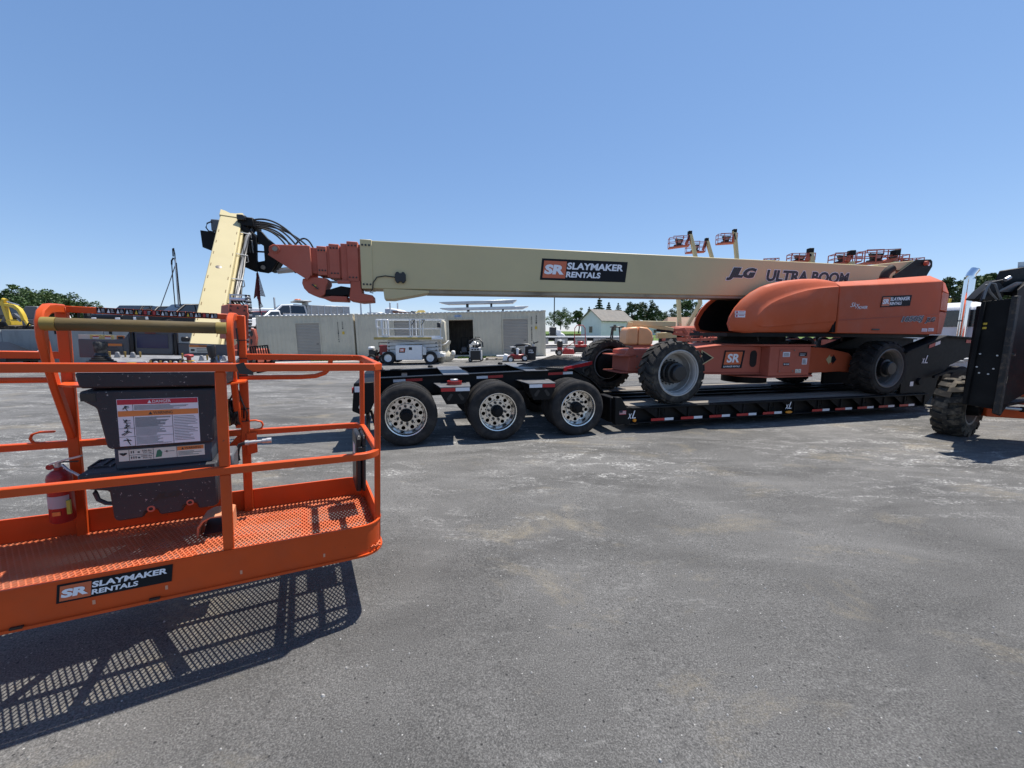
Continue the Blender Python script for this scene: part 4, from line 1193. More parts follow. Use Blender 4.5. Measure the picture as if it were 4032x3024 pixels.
# sensor box and cable on the boom side
oc = [(0.09 * 0.92, 0.05), (0.055, 0.10), (0.025, 0.10), (0.02, 0.075), (-0.02, 0.075), (-0.025, 0.10), (-0.055, 0.10), (-0.083, 0.05), (-0.083, -0.05), (-0.055, -0.10), (-0.025, -0.10), (-0.02, -0.075), (0.02, -0.075), (0.025, -0.10), (0.055, -0.10), (0.083, -0.05)]
lp('sensor_box', MB().prism([(-0.015 + a * 1.05, 2.597 + b * 0.9) for a, b in oc], BV0 - 0.05, BV0 - 0.001), BLACKPL, 0.006)
lp('sensor_cable', MB().tube([(-0.10, BV0 - 0.02, 2.60), (-0.25, BV0 - 0.02, 2.615), (-0.38, BV0 - 0.02, 2.59), (-0.445, BV0 - 0.02, 2.50), (-0.455, BV0 - 0.02, 2.40), (-0.50, BV0 - 0.01, 2.345), (-0.45, BV0, 2.335)], 0.009, 6), HOSE)
# lettering on the boom side
ob = (1, 0, 0.0138)
sticker(lift, FT, (2.42, BV0 - 0.001, 2.662), (1, 0, 0.0125), EZ, 1.76, 0.378)
word(lift, FT, 'JLG', INK, (6.49, BV0 - 0.002, 2.815), ob, EZ, 0.77, 0.27, 0.30, 0.07, 0.003, outline=LETTER)
word(lift, FT, 'ULTRA BOOM', INK, (7.52, BV0 - 0.002, 2.835), ob, EZ, 2.36, 0.245, 0.14, 0.045, 0.003, outline=LETTER)
# rear boom end plates
for v0 in (BV0 - 0.03, BV1 + 0.0):
    lp('boom_end_plate', MB().prism([(11.25, 3.10), (11.93, 3.512), (12.44, 3.545), (12.50, 3.50), (12.52, 3.38), (12.37, 3.15), (12.2, 2.9), (11.3, 2.85)], v0, v0 + 0.03), BLACK, 0.006)
lp('lug_eye', MB().lathe([(0.0, -0.002), (0.045, -0.002), (0.045, 0.0)], (12.385, BV0 - 0.03, 3.43), 'y', 16), LETTER)
lp('end_pin', MB().lathe([(0.0, -0.06), (0.05, -0.06), (0.055, 0.0)], (12.24, BV0 - 0.03, 3.44), 'y', 16), FADED)
lp('boom_top_wedge', MB().loft([[(10.8, v, 3.25) for v in (BV0 + 0.02, BV1 - 0.02)] + [(10.8, BV1 - 0.02, 3.36), (10.8, BV0 + 0.02, 3.36)],
                                [(11.95, v, 3.25) for v in (BV0 + 0.02, BV1 - 0.02)] + [(11.95, BV1 - 0.02, 3.50), (11.95, BV0 + 0.02, 3.50)]]), CREAM, 0.01)
# boom head: black knuckle at the tip carrying the swinging jib
for v0 in (BV0 + 0.075,):
    lp('knuckle_plate', MB().prism([(-2.10, 3.22), (-2.03, 3.21), (-1.93, 3.08), (-1.80, 2.96), (-1.76, 2.86), (-1.83, 2.80), (-1.94, 2.62), (-1.99, 2.595), (-2.12, 2.612), (-2.14, 2.75), (-2.02, 2.78), (-2.02, 3.0), (-2.10, 3.05)], v0, v0 + 0.045), BLACK, 0.006)
    lp('knuckle_plate', MB().prism([(-2.33, 2.685), (-2.33, 2.77), (-2.36, 3.2), (-2.30, 3.3), (-2.16, 3.20), (-2.10, 3.12), (-2.12, 2.75), (-2.10, 2.62), (-2.16, 2.61)], v0 - 0.03, v0 + 0.03), BLACK, 0.006)
lp('knuckle_pin', MB().lathe([(0.0, -0.03), (0.032, -0.03), (0.032, 0.0)], (-2.04, BV0 + 0.075, 2.675), 'y', 16), PIN)
lp('knuckle_block', MB().box(-2.36, -2.20, BV0 + 0.1, BV1 - 0.1, 2.70, 2.80), BLACK, 0.01)
lp('knuckle_block', MB().prism([(-2.02, 3.16), (-1.86, 3.02), (-1.80, 2.86), (-1.95, 2.64), (-2.0, 2.64), (-1.98, 2.95)], BV0 + 0.2, BV1 - 0.1), BLACK, 0.01)
lp('cross_bar', MB().box(-2.16, -1.98, BV0 + 0.09, BV0 + 0.13, 2.905, 2.925), BLACK)
lp('knuckle_block', MB().box(-2.40, -2.16, BV0 + 0.08, BV1 - 0.08, 3.08, 3.20), BLACK, 0.01)
lp('hose_manifold', MB().box(-2.34, -2.13, BV0 + 0.05, BV1 - 0.1, 3.27, 3.40), BLACK, 0.01)
lp('hose_manifold', MB().box(-2.33, -2.22, BV0 + 0.0, BV0 + 0.2, 3.34, 3.42), BLACKPL, 0.01)
lp('jib_lift_cylinder', MB().tube([(-1.90, BV0 + 0.25, 2.655), (-1.45, BV0 + 0.25, 2.72)], 0.045, 12), GALV)
lp('jib_lift_cylinder', MB().tube([(-1.66, BV0 + 0.25, 2.69), (-1.40, BV0 + 0.25, 2.73)], 0.06, 12), BLACK)
for k, (sx, sz, px_, pz, ex_, ez) in enumerate(((-2.15, 3.37, -1.85, 3.44, -1.52, 3.08), (-2.14, 3.36, -1.75, 3.34, -1.50, 3.05), (-2.16, 3.33, -1.85, 3.36, -1.58, 3.04), (-2.15, 3.31, -1.80, 3.27, -1.68, 3.03),
                                                (-2.15, 3.30, -1.9, 3.24, -1.74, 3.03), (-2.18, 3.29, -1.95, 3.30, -1.64, 3.03), (-2.12, 3.35, -1.7, 3.30, -1.42, 3.03), (-1.68, 3.03, -1.50, 3.32, -1.37, 3.03))):
    pts = []
    for i in range(15):
        f = i / 14
        a_, b_, c_ = (1 - f) ** 2, 2 * f * (1 - f), f * f
        pz2 = pz + 0.06
        pts.append((sx * a_ + px_ * b_ + ex_ * c_, BV0 + 0.10 + 0.035 * k + 0.03 * math.sin(f * 3.1), sz * a_ + pz2 * b_ + ez * c_))
    lp('hydraulic_hose', MB().tube(pts, 0.0135, 7), HOSE)
for k in range(4):
    lp('hydraulic_hose', MB().tube([(-2.30, BV0 + 0.1 + .03 * k, 3.2), (-2.25 + .03 * k, BV0 + 0.03, 3.05), (-2.28 + .04 * k, BV0 + 0.05, 2.9), (-2.2 + .03 * k, BV0 + 0.1, 2.72)], 0.012, 6), HOSEG if k % 2 else HOSE)
lp('valve', MB().box(-2.36, -2.29, BV0 + 0.02, BV0 + 0.09, 2.72, 2.84), PIN, 0.01)
# jib: cream box beam folded down towards the viewer, with its hoses
JT = uv(-2.475, 1.30, 3.40)
JB = Vector((-3.10, 3.55, 0.42))
jax = (JB - JT).normalized()
jx = Vector((1, 0, 0)) - jax * jax.x
jx = Vector((0.87, 0.49, 0))
jx = (jx - jax * jx.dot(jax)).normalized()
jy = jax.cross(jx)
JM = basis(JT, jx, jy, jax)
JL = (JB - JT).length
HW = 0.135
sec = [(-HW, -0.11), (HW, -0.11), (HW + 0.0, 0.13), (-HW, 0.13)]
if jy.y > 0:      # make the front face towards the viewer
    pass
def jsec(z, s=1.0):
    return [(x * s, y * s, z) for x, y in sec]
mbj = MB().loft([jsec(0.10), jsec(JL)])
lp('jib', mbj, CREAM, 0.012, M=JM)
sg = -1 if jy.y > 0 else 1
yf = -0.11 if sg < 0 else 0.13        # local y of the face towards the viewer
def front(t):
    return yf + sg * t
lp('jib_end_plate', MB().prism([(-HW - 0.008, 0.135), (-HW - 0.008, -0.02), (-HW + 0.05, 0.0), (-0.02, 0.045), (0.05, 0.035), (HW - 0.02, 0.0), (HW + 0.008, 0.0), (HW + 0.008, 0.135)], front(-0.28), front(0.012)), CREAM, 0.004, M=JM)
for sx in (-1, 1):
    for k in range(13):
        z0 = 0.5 + k * 0.26
        if z0 < JL - 0.1:
            lp('weld_slot', MB().box(sx * (HW - 0.028) - 0.004, sx * (HW - 0.028) + 0.004, min(front(0.0), front(0.003)), max(front(0.0), front(0.003)), z0, z0 + 0.055), mat('weld_rust', (0.20, 0.13, 0.06), 0.8), M=JM)
for k, z0 in enumerate((1.35, 3.0, 3.9)):
    if z0 < JL:
        lp('round_hole', MB().lathe([(0.0, front(0.002)), (0.03, front(0.002)), (0.034, front(0.0))], (-0.02, 0, z0), 'y', 16), PIN, M=JM)
lp('side_strip', MB().box(HW + 0.002, HW + 0.03, -0.03, 0.06, 0.2, JL), CREAM, 0.004, M=JM)
for k in range(6):
    xx = HW + 0.06 + 0.017 * (k % 3)
    yy = 0.0 + 0.05 * (k // 3)
    wob = [random.uniform(-.012, .012) for _ in range(8)]
    pts = [(xx + 0.05, yy, -0.02), (xx + 0.08, yy, 0.1), (xx + 0.05, yy, 0.25)] + [(xx + wob[i] * 1.2, yy + wob[-i] * .6, 0.5 + i * 0.42) for i in range(6)]
    lp('jib_hose', MB().tube(pts, 0.015 if k % 2 else 0.02, 7), HOSEG if k in (1, 4) else HOSE, M=JM)
for z0 in (0.42, 0.95, 1.5, 2.0):
    lp('hose_clip', MB().tube([(HW, -0.04, z0), (HW + 0.11, -0.05, z0), (HW + 0.13, -0.03, z0), (HW + 0.13, 0.07, z0), (HW, 0.08, z0)], 0.007, 6), DULLWHITE if z0 < 1.6 else BLACK, M=JM)
# black control box and plate on the far side of the jib head
b0 = uv(-2.75, 1.35, 0)
lp('jib_guard', MB().prism([(-2.93, 3.22), (-2.60, 3.19), (-2.60, 2.86), (-2.74, 2.90), (-2.92, 2.97)], 1.30, 1.36), BLACK, 0.006)
lp('junction_box', MB().box(-2.76, -2.60, 1.24, 1.38, 3.21, 3.38), GREYPL, 0.012)
lp('box_cable', MB().tube([(-2.74, 1.23, 3.34), (-2.80, 1.23, 3.31), (-2.82, 1.23, 3.25), (-2.79, 1.23, 3.20), (-2.72, 1.23, 3.19)], 0.01, 6), HOSE)
# warning flag hanging from the boom head
flg = empty('warning_flag', FTt(-2.1, 1.0, 2.6), 'dark red mesh warning flag hanging from a stick under the boom head', 'flag')
fm = MB()
ft, fb = (-2.115, 1.0), 2.60
def latt(a, b, c, n, mbx):
    a, b, c = Vector(a), Vector(b), Vector(c)
    for i in range(1, n):
        f = i / n
        mbx.tube([a + (b - a) * f, c + (b - c) * f], 0.0016, 3)
        mbx.tube([a + (b - a) * f, a + (c - a) * f], 0.0016, 3)
        mbx.tube([c + (a - c) * f, c + (b - c) * f], 0.0016, 3)
    mbx.tube([a, b, c, a], 0.004, 4)
latt((-2.115, 1.0, 2.58), (-2.190, 1.03, 2.20), (-2.115, 0.97, 2.25), 16, fm)
latt((-2.10, 1.0, 2.58), (-2.02, 0.98, 2.23), (-2.115, 0.97, 2.25), 16, fm)
fm.sheet((-2.125, 1.0, 2.58), (-2.095, 1.0, 2.58), (-2.085, 0.985, 2.10), (-2.135, 0.985, 2.20), 0.003)
latt((-2.13, 1.0, 2.25), (-2.12, 0.99, 2.05), (-2.06, 0.98, 2.08), 8, fm)
fm.build('flag_mesh', DKRED, flg, FT)
MB().tube([(-2.11, 1.005, 2.62), (-2.11, 1.0, 1.98)], 0.008, 6).build('flag_stick', BLACK, flg, FT)

# ------------------------------------------------------------------ work basket of the big lift (local frame: x along its long side, y towards the jib, z up)
FB = Matrix(((0.8840440529877044, -0.4657894973130714, 0.03881052138157051, -0.7778), (0.4656309655122974, 0.8848747699751112, 0.013581068351935455, 2.2315),
             (-0.04066837018075382, 0.0060651178331882745, 0.9991542913947329, 0.4036), (0, 0, 0, 1)))
BW, BD = 2.44, 0.862
def rrect(o, r, n=7, x0=-BW, x1=0.0, y0=0.0, y1=BD):
    """rounded rectangle path offset outwards by o"""
    p = []
    for cx, cy, a in ((x1 - r, y0 + r, -90), (x1 - r, y1 - r, 0), (x0 + r, y1 - r, 90), (x0 + r, y0 + r, 180)):
        p += [(cx + (r + o) * math.cos(R(a + 90 * i / n)), cy + (r + o) * math.sin(R(a + 90 * i / n))) for i in range(n + 1)]
    return p
def ringwall(mb, o0, o1, r, z0, z1, n=7):
    a, b = rrect(o0, r, n), rrect(o1, r, n)
    m = len(a)
    vs = [(x, y, z0) for x, y in a] + [(x, y, z1) for x, y in a] + [(x, y, z0) for x, y in b] + [(x, y, z1) for x, y in b]
    fs = []
    for i in range(m):
        j = (i + 1) % m
        fs += [(i, j, m + j, m + i), (2 * m + i, 3 * m + i, 3 * m + j, 2 * m + j), (m + i, m + j, 3 * m + j, 3 * m + i), (i, 2 * m + i, 2 * m + j, j)]
    return mb.add(vs, fs)
tb = MB()
ringwall(tb, 0.0, -0.005, 0.13, 0.0, 0.172)
basket = tb.build('basket', ORANGE, lift, FB)
basket['label'] = 'bright orange work basket at the end of the jib'
def bp(name, mb, m, bevel=0.0, par=None, M=FB, **k):
    return mb.build(name, m, par or basket, M, bevel, **k)
lp2 = MB()
ringwall(lp2, 0.012, -0.03, 0.13, -0.012, 0.0015)
bp('lower_lip', lp2, ORANGE)
tl2 = MB()
ringwall(tl2, 0.004, -0.010, 0.13, 0.170, 0.178)
bp('upper_lip', tl2, ORANGE)
# expanded metal floor: two sets of crossing strands
fl = MB()
px_, py_ = 0.0245, 0.050
def strand(sgn, k, z):
    # line x/px + sgn*y/py = k, clipped to the tray
    x0, x1, y0, y1 = -BW + 0.02, -0.012, 0.008, BD - 0.008
    pts = []
    for y in (y0, y1):
        x = (k - sgn * y / py_) * px_
        if x0 <= x <= x1: pts.append((x, y))
    for x in (x0, x1):
        y = (k - x / px_) * py_ * sgn
        if y0 < y < y1: pts.append((x, y))
    if len(pts) == 2 and math.dist(*pts) > 0.02:
        fl.bar([(pts[0][0], pts[0][1], z), (pts[1][0], pts[1][1], z)], 0.0053, 0.0085)
for sgn, z in ((1, 0.030), (-1, 0.0335)):
    k = -BW / px_ - (BD / py_ if sgn < 0 else 0) - 1
    while k < (BD / py_ if sgn > 0 else 0) + 1:
        strand(sgn, k, z)
        k += 1.0
bp('floor_mesh', fl, mat('dusty_orange_mesh', (0.60, 0.155, 0.065), 0.6, var=0.12, spec=0.3, dirt=(0.55, 0.28, 0.18), damt=0.7, dscale=4), flat=True)
for y in (0.20, 0.46, 0.70):
    bp('floor_beam', MB().box(-BW + 0.03, -0.03, y - 0.018, y + 0.018, -0.005, 0.025), ORANGE)
for x in (-2.0, -1.22, -0.42):
    bp('floor_beam', MB().box(x - 0.02, x + 0.02, 0.02, BD - 0.02, -0.004, 0.0245), ORANGE)
bp('floor_brace', MB().bar([(-1.6, 0.04, 0.0), (-1.22, 0.82, 0.0)], 0.05, 0.02), ORANGE)
bp('floor_brace', MB().bar([(-0.84, 0.04, 0.0), (-1.22, 0.82, 0.0)], 0.05, 0.02), ORANGE)
# guard rails
def rail(name, path, w=0.032, h=0.040, closed=False):
    return bp(name, MB().bar(path, w, h, closed=closed), ORANGE, 0.004)
zt, zm = 1.112, 0.594
rail('mid_rail', [(x, y, zm) for x, y in rrect(-0.018, 0.13)], closed=True)
rail('top_rail', [(-BW + 0.05, BD - 0.02, zt), (-BW + 0.018, BD - 0.06, zt), (-BW + 0.018, 0.06, zt), (-BW + 0.06, 0.018, zt), (-0.055, 0.018, zt), (-0.018, 0.055, zt), (-0.018, BD - 0.08, zt), (-0.075, BD - 0.02, zt), (-0.765, BD - 0.02, zt)], 0.034, 0.040)
rail('top_rail', [(-1.60, BD - 0.02, zt), (-BW + 0.05, BD - 0.02, zt)], 0.034, 0.040)
def post(x, y, z0, z1, wx=0.044, wy=0.03):
    return bp('post', MB().box(x - wx / 2, x + wx / 2, y - wy / 2, y + wy / 2, z0, z1), ORANGE, 0.004)
for x in (-0.765, -1.675):
    post(x, 0.022, 0.005, 0.573)
    post(x, 0.022, 0.615, 1.091)
for y in (0.10, 0.80):
    for x in (-0.020, -BW + 0.020):
        post(x, y, 0.02, 1.091, 0.03, 0.044)
for x in (-0.765, -1.60):
    post(x, BD - 0.022, 0.02, 1.385, 0.05, 0.034)
for sx in (1, -1):                      # bent round handrails behind the top rail
    xm = -1.22
    X = lambda x: xm + sx * (x - xm)
    ps = [(X(-0.79), BD - 0.03, 0.972), (X(-0.42), BD - 0.03, 0.972), (X(-0.33), BD - 0.03, 0.978), (X(-0.27), BD - 0.03, 1.0), (X(-0.238), BD - 0.03, 1.035), (X(-0.23), BD - 0.03, 1.092)]
    bp('hand_rail', MB().tube(ps, 0.0165, 12), ORANGE)
    xa = -0.80 if sx > 0 else -1.60
    ah = [(xa, BD - 0.02, 1.372), (xa, 0.75, 1.372), (xa, 0.69, 1.366), (xa, 0.645, 1.340), (xa, 0.622, 1.296), (xa, 0.622, 1.22), (xa, 0.645, 1.12), (xa, 0.70, 0.95), (xa, 0.83, 0.64)]
    bp('console_hoop', MB().bar(ah, 0.05, 0.034, up=(1, 0, 0)), ORANGE, 0.006)
    # lanyard hooks
    xs = X(-0.765)
    hk = [(xs, BD - 0.02, 0.672), (X(-0.705), BD - 0.02, 0.674), (X(-0.672), BD - 0.02, 0.662), (X(-0.664), BD - 0.02, 0.64), (X(-0.672), BD - 0.02, 0.618), (X(-0.70), BD - 0.02, 0.611), (X(-0.722), BD - 0.02, 0.612)]
    bp('lanyard_hook', MB().bar(hk, 0.010, 0.018, up=(0, 1, 0)), ORANGE, 0.003)
bp('hoop_top_bar', MB().bar([(-1.62, BD - 0.02, 1.372), (-0.78, BD - 0.02, 1.372)], 0.034, 0.036), ORANGE, 0.004)
# pictogram strip on the top bar
x = -1.452
k = 0
while x < -0.90:
    wd = 0.038
    c = MB().m(0).box(x, x + wd, BD - 0.0405, BD - 0.0375, 1.3565, 1.3895)
    mi = (1, 1, 1, 1, 2, 3, 3, 1, 1, 1, 2, 1, 3, 1, 1)[k % 15]
    c.m(mi).prism([(x + 0.004, 1.361), (x + 0.017, 1.361), (x + 0.0105, 1.384)] if mi != 3 else [(x + 0.004, 1.362), (x + 0.017, 1.362), (x + 0.017, 1.384), (x + 0.004, 1.384)], BD - 0.0418, BD - 0.0407)
    for q in range(3):
        c.m(1).box(x + 0.021, x + random.uniform(0.03, 0.036), BD - 0.0415, BD - 0.0407, 1.364 + 0.0075 * q, 1.366 + 0.0075 * q)
    bp('pictogram', c, [DECALBLK, WHITETAPE, YELLOW, REDTAPE], flat=True)
    x += 0.0405
    k += 1
# padded bar in front of the console
gb = bp('padded_bar', MB().tube([(-1.535, 0.615, 1.288), (-0.865, 0.615, 1.297)], 0.034, 18), FOAMBAR)
for (xa, xb) in ((-1.592, -1.537), (-0.863, -0.812)):
    bp('bar_end_cap', MB().tube([(xa, 0.615, 1.288 + (xa + 1.535) * .0134), (xb, 0.615, 1.288 + (xb + 1.535) * .0134)], 0.036, 18), mat('yellow_end_cap', (0.22, 0.16, 0.035), 0.7, var=0.25, dirt=(0.16, 0.13, 0.06), damt=0.6, dscale=12))
# hose, pipes and brackets on the back post
bp('pipe_bracket', MB().prism([(-0.76, 0.595), (-0.70, 0.595), (-0.698, 0.455), (-0.76, 0.44)], BD - 0.052, BD - 0.042), ORANGE, 0.003)
bp('side_brace', MB().prism([(-0.90, 0.47), (-0.79, 0.60), (-0.775, 0.60), (-0.775, 0.52)], BD - 0.02, BD - 0.008), ORANGE)
bp('hose_pipe', MB().tube([(-0.80, BD - 0.12, 0.43), (-0.80, BD - 0.12, 0.51), (-0.79, BD - 0.12, 0.535), (-0.76, BD - 0.12, 0.545), (-0.70, BD - 0.12, 0.548)], 0.012, 8), HOSE)
bp('pipe_coupling', MB().tube([(-0.76, BD - 0.12, 0.545), (-0.742, BD - 0.12, 0.546), (-0.738, BD - 0.12, 0.546), (-0.70, BD - 0.12, 0.548), (-0.698, BD - 0.12, 0.548), (-0.665, BD - 0.12, 0.549), (-0.664, BD - 0.12, 0.549), (-0.64, BD - 0.12, 0.55), (-0.638, BD - 0.12, 0.55), (-0.61, BD - 0.12, 0.551)],
                                [0.017, 0.017, 0.013, 0.013, 0.010, 0.010, 0.016, 0.016, 0.019, 0.019], 10), GALV)
for pts in ([(-0.845, 0.80, 0.98), (-0.79, 0.805, 0.97), (-0.80, 0.79, 0.90), (-0.77, 0.80, 0.80), (-0.748, 0.80, 0.74), (-0.752, 0.80, 0.68)],
            [(-0.82, 0.78, 0.99), (-0.80, 0.79, 0.92), (-0.785, 0.80, 0.86), (-0.765, 0.80, 0.78), (-0.768, 0.80, 0.70)],
            [(-0.79, 0.815, 1.30), (-0.782, 0.815, 1.20), (-0.79, 0.815, 1.08), (-0.792, 0.81, 0.97)]):
    bp('cable', MB().tube(pts, 0.0055, 6), HOSE)
for z in (0.985, 0.76, 0.675, 1.10, 1.22):
    bp('cable_tie', MB().bar([(-0.794, 0.818, z), (-0.736, 0.818, z + 0.003)], 0.004, 0.006), BLACKPL)
bp('black_tape', MB().prism([(-0.70, 1.128), (-0.665, 1.138), (-0.655, 1.11), (-0.628, 1.09), (-0.628, 1.075), (-0.685, 1.08)], 0.0, 0.004), BLACKPL)
sticker(lift, FB, (-1.388, -0.001, 0.073), (1, 0, 0.0), EZ, 0.40, 0.086)
for x in (-1.275, -0.72, -0.33, -1.02):
    bp('drain_slot', MB().box(x, x + 0.010, -0.0015, 0.0005, 0.035, 0.055), mat('painted_sunlit_slot', (0.62, 0.30, 0.18), 0.6), flat=True)  # slots painted in the tone of the sunlit floor showing through
for x in (-1.53, -1.08):
    bp('cable_stub', MB().box(x, x + 0.04, -0.012, 0.004, -0.002, 0.008), BLACKPL)
# foot pedal under its hood
pd = bp('pedal_guard', MB().loft([[(-0.995, y, 0.04), (-0.990, y, 0.105), (-0.965, y, 0.145), (-0.925, y, 0.165), (-0.835, y, 0.168), (-0.815, y, 0.16), (-0.812, y, 0.04), (-0.822, y, 0.04), (-0.825, y, 0.152), (-0.92, y, 0.155), (-0.955, y, 0.137), (-0.980, y, 0.10), (-0.984, y, 0.04)] for y in (0.50, 0.66)]),
        mat('chipped_orange_guard', (0.55, 0.20, 0.09), 0.6, var=0.2, dirt=(0.42, 0.34, 0.24), damt=0.8, dscale=9), 0.003)
bp('pedal', MB().prism([(0.50, 0.045), (0.50, 0.06), (0.64, 0.10), (0.64, 0.045)], -0.96, -0.84, 'x'), BLACKPL)
# control console
YF = 0.452
co = MB()
co.loft([[(-1.420, y, 0.952), (-1.424, y, 0.91), (-1.362, y, 0.862), (-1.335, y, 0.655), (-1.325, y, 0.638), (-0.885, y, 0.638), (-0.876, y, 0.655), (-0.864, y, 0.952)] for y in (YF, YF + 0.24)])
console = co.build('control_console', CONSOLE, lift, FB, 0.008)
def cp(name, mb, m, bevel=0.0, M=FB, **k):
    return mb.build(name, m, console, M, bevel, **k)
cp('console_lip', MB().loft([[(-1.428, YF - 0.012, 1.048), (-1.418, YF - 0.004, 0.966), (-0.815, YF - 0.004, 0.966), (-0.800, YF - 0.012, 1.048)],
                             [(-1.450, 0.80, 1.112), (-1.43, 0.80, 0.966), (-0.79, 0.80, 0.966), (-0.775, 0.80, 1.112)]]), CONSOLE, 0.010)
cp('console_top', MB().loft([[(-1.425, YF - 0.01, 1.049), (-0.803, YF - 0.01, 1.049), (-0.778, 0.795, 1.113), (-1.448, 0.795, 1.113)], [(-1.42, YF - 0.005, 1.055), (-0.808, YF - 0.005, 1.055), (-0.782, 0.79, 1.119), (-1.444, 0.79, 1.119)]]), CONSTOP)
bp('console_shelf', MB().prism([(-1.50, 0.60), (-1.60, 0.70), (-1.60, 0.85), (-0.74, 0.85), (-0.74, 0.70), (-0.82, 0.60)], 0.953, 0.963, 'z'), ORANGE)
cp('grip_hole', MB().box(-1.418, -1.36, YF - 0.002, YF, 0.90, 0.94), BLACKPL)
cp('console_neck', MB().box(-1.318, -0.895, YF + 0.03, 0.70, 0.515, 0.636), mat('blue_grey_plastic', (0.035, 0.048, 0.068), 0.6, var=0.15, speck=(0.5, 0.5, 0.5), samt=0.72, sscale=26), 0.006)
lb = MB().loft([[(-1.455, y, 0.515), (-1.462, y, 0.44), (-1.34, y, 0.41), (-1.33, y, 0.25), (-1.315, y, 0.235), (-1.21, y, 0.238), (-1.20, y, 0.27), (-1.15, y, 0.275), (-1.14, y, 0.24), (-1.04, y, 0.243), (-1.03, y, 0.28), (-0.975, y, 0.283), (-0.965, y, 0.246), (-0.885, y, 0.248), (-0.872, y, 0.265), (-0.872, y, 0.515)] for y in (YF - 0.002, 0.76)])
cp('lower_box', lb, CONSOLE, 0.008)
cp('side_tray', MB().box(-0.868, -0.80, YF + 0.10, 0.76, 0.40, 0.53), GREYPL, 0.012)
cp('box_handle', MB().tube([(-1.335, YF + 0.03, 0.33), (-1.365, YF + 0.03, 0.335), (-1.395, YF + 0.03, 0.36), (-1.405, YF + 0.03, 0.40), (-1.40, YF + 0.03, 0.44)], 0.011, 8), CONSOLE)
t_ = add_text(MB(), 'JLG', (-1.165, YF - 0.002, 0.325), EX, EZ, 0.125, 0.045, 0.28, 0.05, 0.001)
cp('embossed_lettering', t_, BLACKPL, flat=True)
for x, z in ((-1.175, 0.262), (-1.002, 0.270)):
    cp('washer', MB().lathe([(0.010, -0.004), (0.017, -0.004), (0.018, 0.0)], (x, YF - 0.003, z + 0.022), 'y', 16), FADED)
for x in (-1.45, -1.40):
    cp('cup_holder_rim', MB().bar([(x, 0.56, 0.517), (x + 0.04, 0.56, 0.517), (x + 0.04, 0.70, 0.517), (x, 0.70, 0.517)], 0.010, 0.012, closed=True), CONSOLE)
# big danger / warning sticker
st = MB()
y0 = YF - 0.0012
def panel(i, x0, x1, z0, z1, d=0.0):
    st.m(i).box(x0, x1, y0 - 0.0008 - d, y0 - d + 0.001, z0, z1)
X0, X1, Z0, Z1 = -1.282, -0.940, 0.650, 0.905
panel(0, X0, X1, Z0, Z1)
panel(1, X0 + .002, X1 - .002, Z1 - 0.029, Z1 - .002, 0.0012)
panel(2, X0 + .002, X1 - .002, Z1 - 0.093, Z1 - 0.063, 0.0012)
xi, xr = X0 + 0.062, X1 - 0.118
for (a, b, c, d) in ((xi, xi + .0016, Z0, Z1 - 0.093), (xi, xi + .0016, Z1 - .063, Z1 - .029), (xr, xr + .0016, Z0, Z1 - .093), (X0, xr, Z0 + 0.05, Z0 + 0.0516), (X0, xr, Z0 + 0.096, Z0 + 0.0976)):
    panel(3, a, b, c, d, 0.0012)
def lines(xa, xb, z0, z1, n, seed):
    random.seed(seed)
    for k in range(n):
        z = z1 - (z1 - z0) * (k + 0.5) / n
        panel(3, xa, xa + (xb - xa) * random.uniform(0.55, 1.0), z - 0.0010, z + 0.0010, 0.0012)
lines(xi + .006, xr + .09, Z1 - .060, Z1 - .033, 5, 1)
lines(xi + .006, xr - .004, Z0 + .10, Z1 - .099, 13, 2)
lines(xi + .006, xr - .004, Z0 + .054, Z0 + .094, 7, 3)
lines(xi + .006, xr - .004, Z0 + .004, Z0 + .047, 7, 4)
lines(xr + .006, X1 - .004, Z0 + .012, Z1 - .099, 16, 5)
def figure(cx, cz, s, seed):
    random.seed(seed)
    for k in range(4):
        a = random.uniform(0, 3.14)
        dx, dz = math.cos(a) * s * 0.5, math.sin(a) * s * 0.5
        ox, oz = random.uniform(-.25, .25) * s, random.uniform(-.25, .25) * s
        nx, nz = -math.sin(a) * s * 0.05, math.cos(a) * s * 0.05
        st.m(3).prism([(cx + ox - dx - nx, cz + oz - dz - nz), (cx + ox + dx - nx, cz + oz + dz - nz), (cx + ox + dx + nx, cz + oz + dz + nz), (cx + ox - dx + nx, cz + oz - dz + nz)], y0 - 0.0022 - 0.0002 * k, y0 - 0.0012)
    st.m(3).prism(arc(cx + s * .1, cz + s * .3, s * 0.14, 0, 315, 7), y0 - 0.0032, y0 - 0.0012)
for (cz, s, sd) in ((Z1 - .046, 0.026, 1), (Z1 - .122, 0.028, 2), (Z1 - .148, 0.026, 3), (Z0 + .073, 0.032, 4), (Z0 + .025, 0.03, 5)):
    figure((X0 + xi) / 2, cz, s, sd)
random.seed(5)
stk = st.build('warning_sticker', [PAPER, STKRED, STKORG, INK], console, FB, flat=True)
def st_text(txt, m, x, z, w, h, y=None):
    t_ = add_text(MB(), txt, (x, (y if y is not None else y0) - 0.0028, z), EX, EZ, w, h, 0, 0.006, 0.0)
    cp('lettering', t_, m, flat=True)
def st_tri(m, x, z, s, y=None):
    yy = (y if y is not None else y0)
    cp('warning_triangle', MB().prism([(x, z), (x + s, z), (x + s / 2, z + s)], yy - 0.0030, yy - 0.0024), m, flat=True)
st_text('DANGER', PAPER, -1.137, Z1 - 0.0235, 0.078, 0.0165)
st_tri(PAPER, -1.158, Z1 - 0.0245, 0.017)
st_text('WARNING', INK, -1.137, Z1 - 0.0865, 0.082, 0.0165)
st_tri(INK, -1.157, Z1 - 0.087, 0.017)
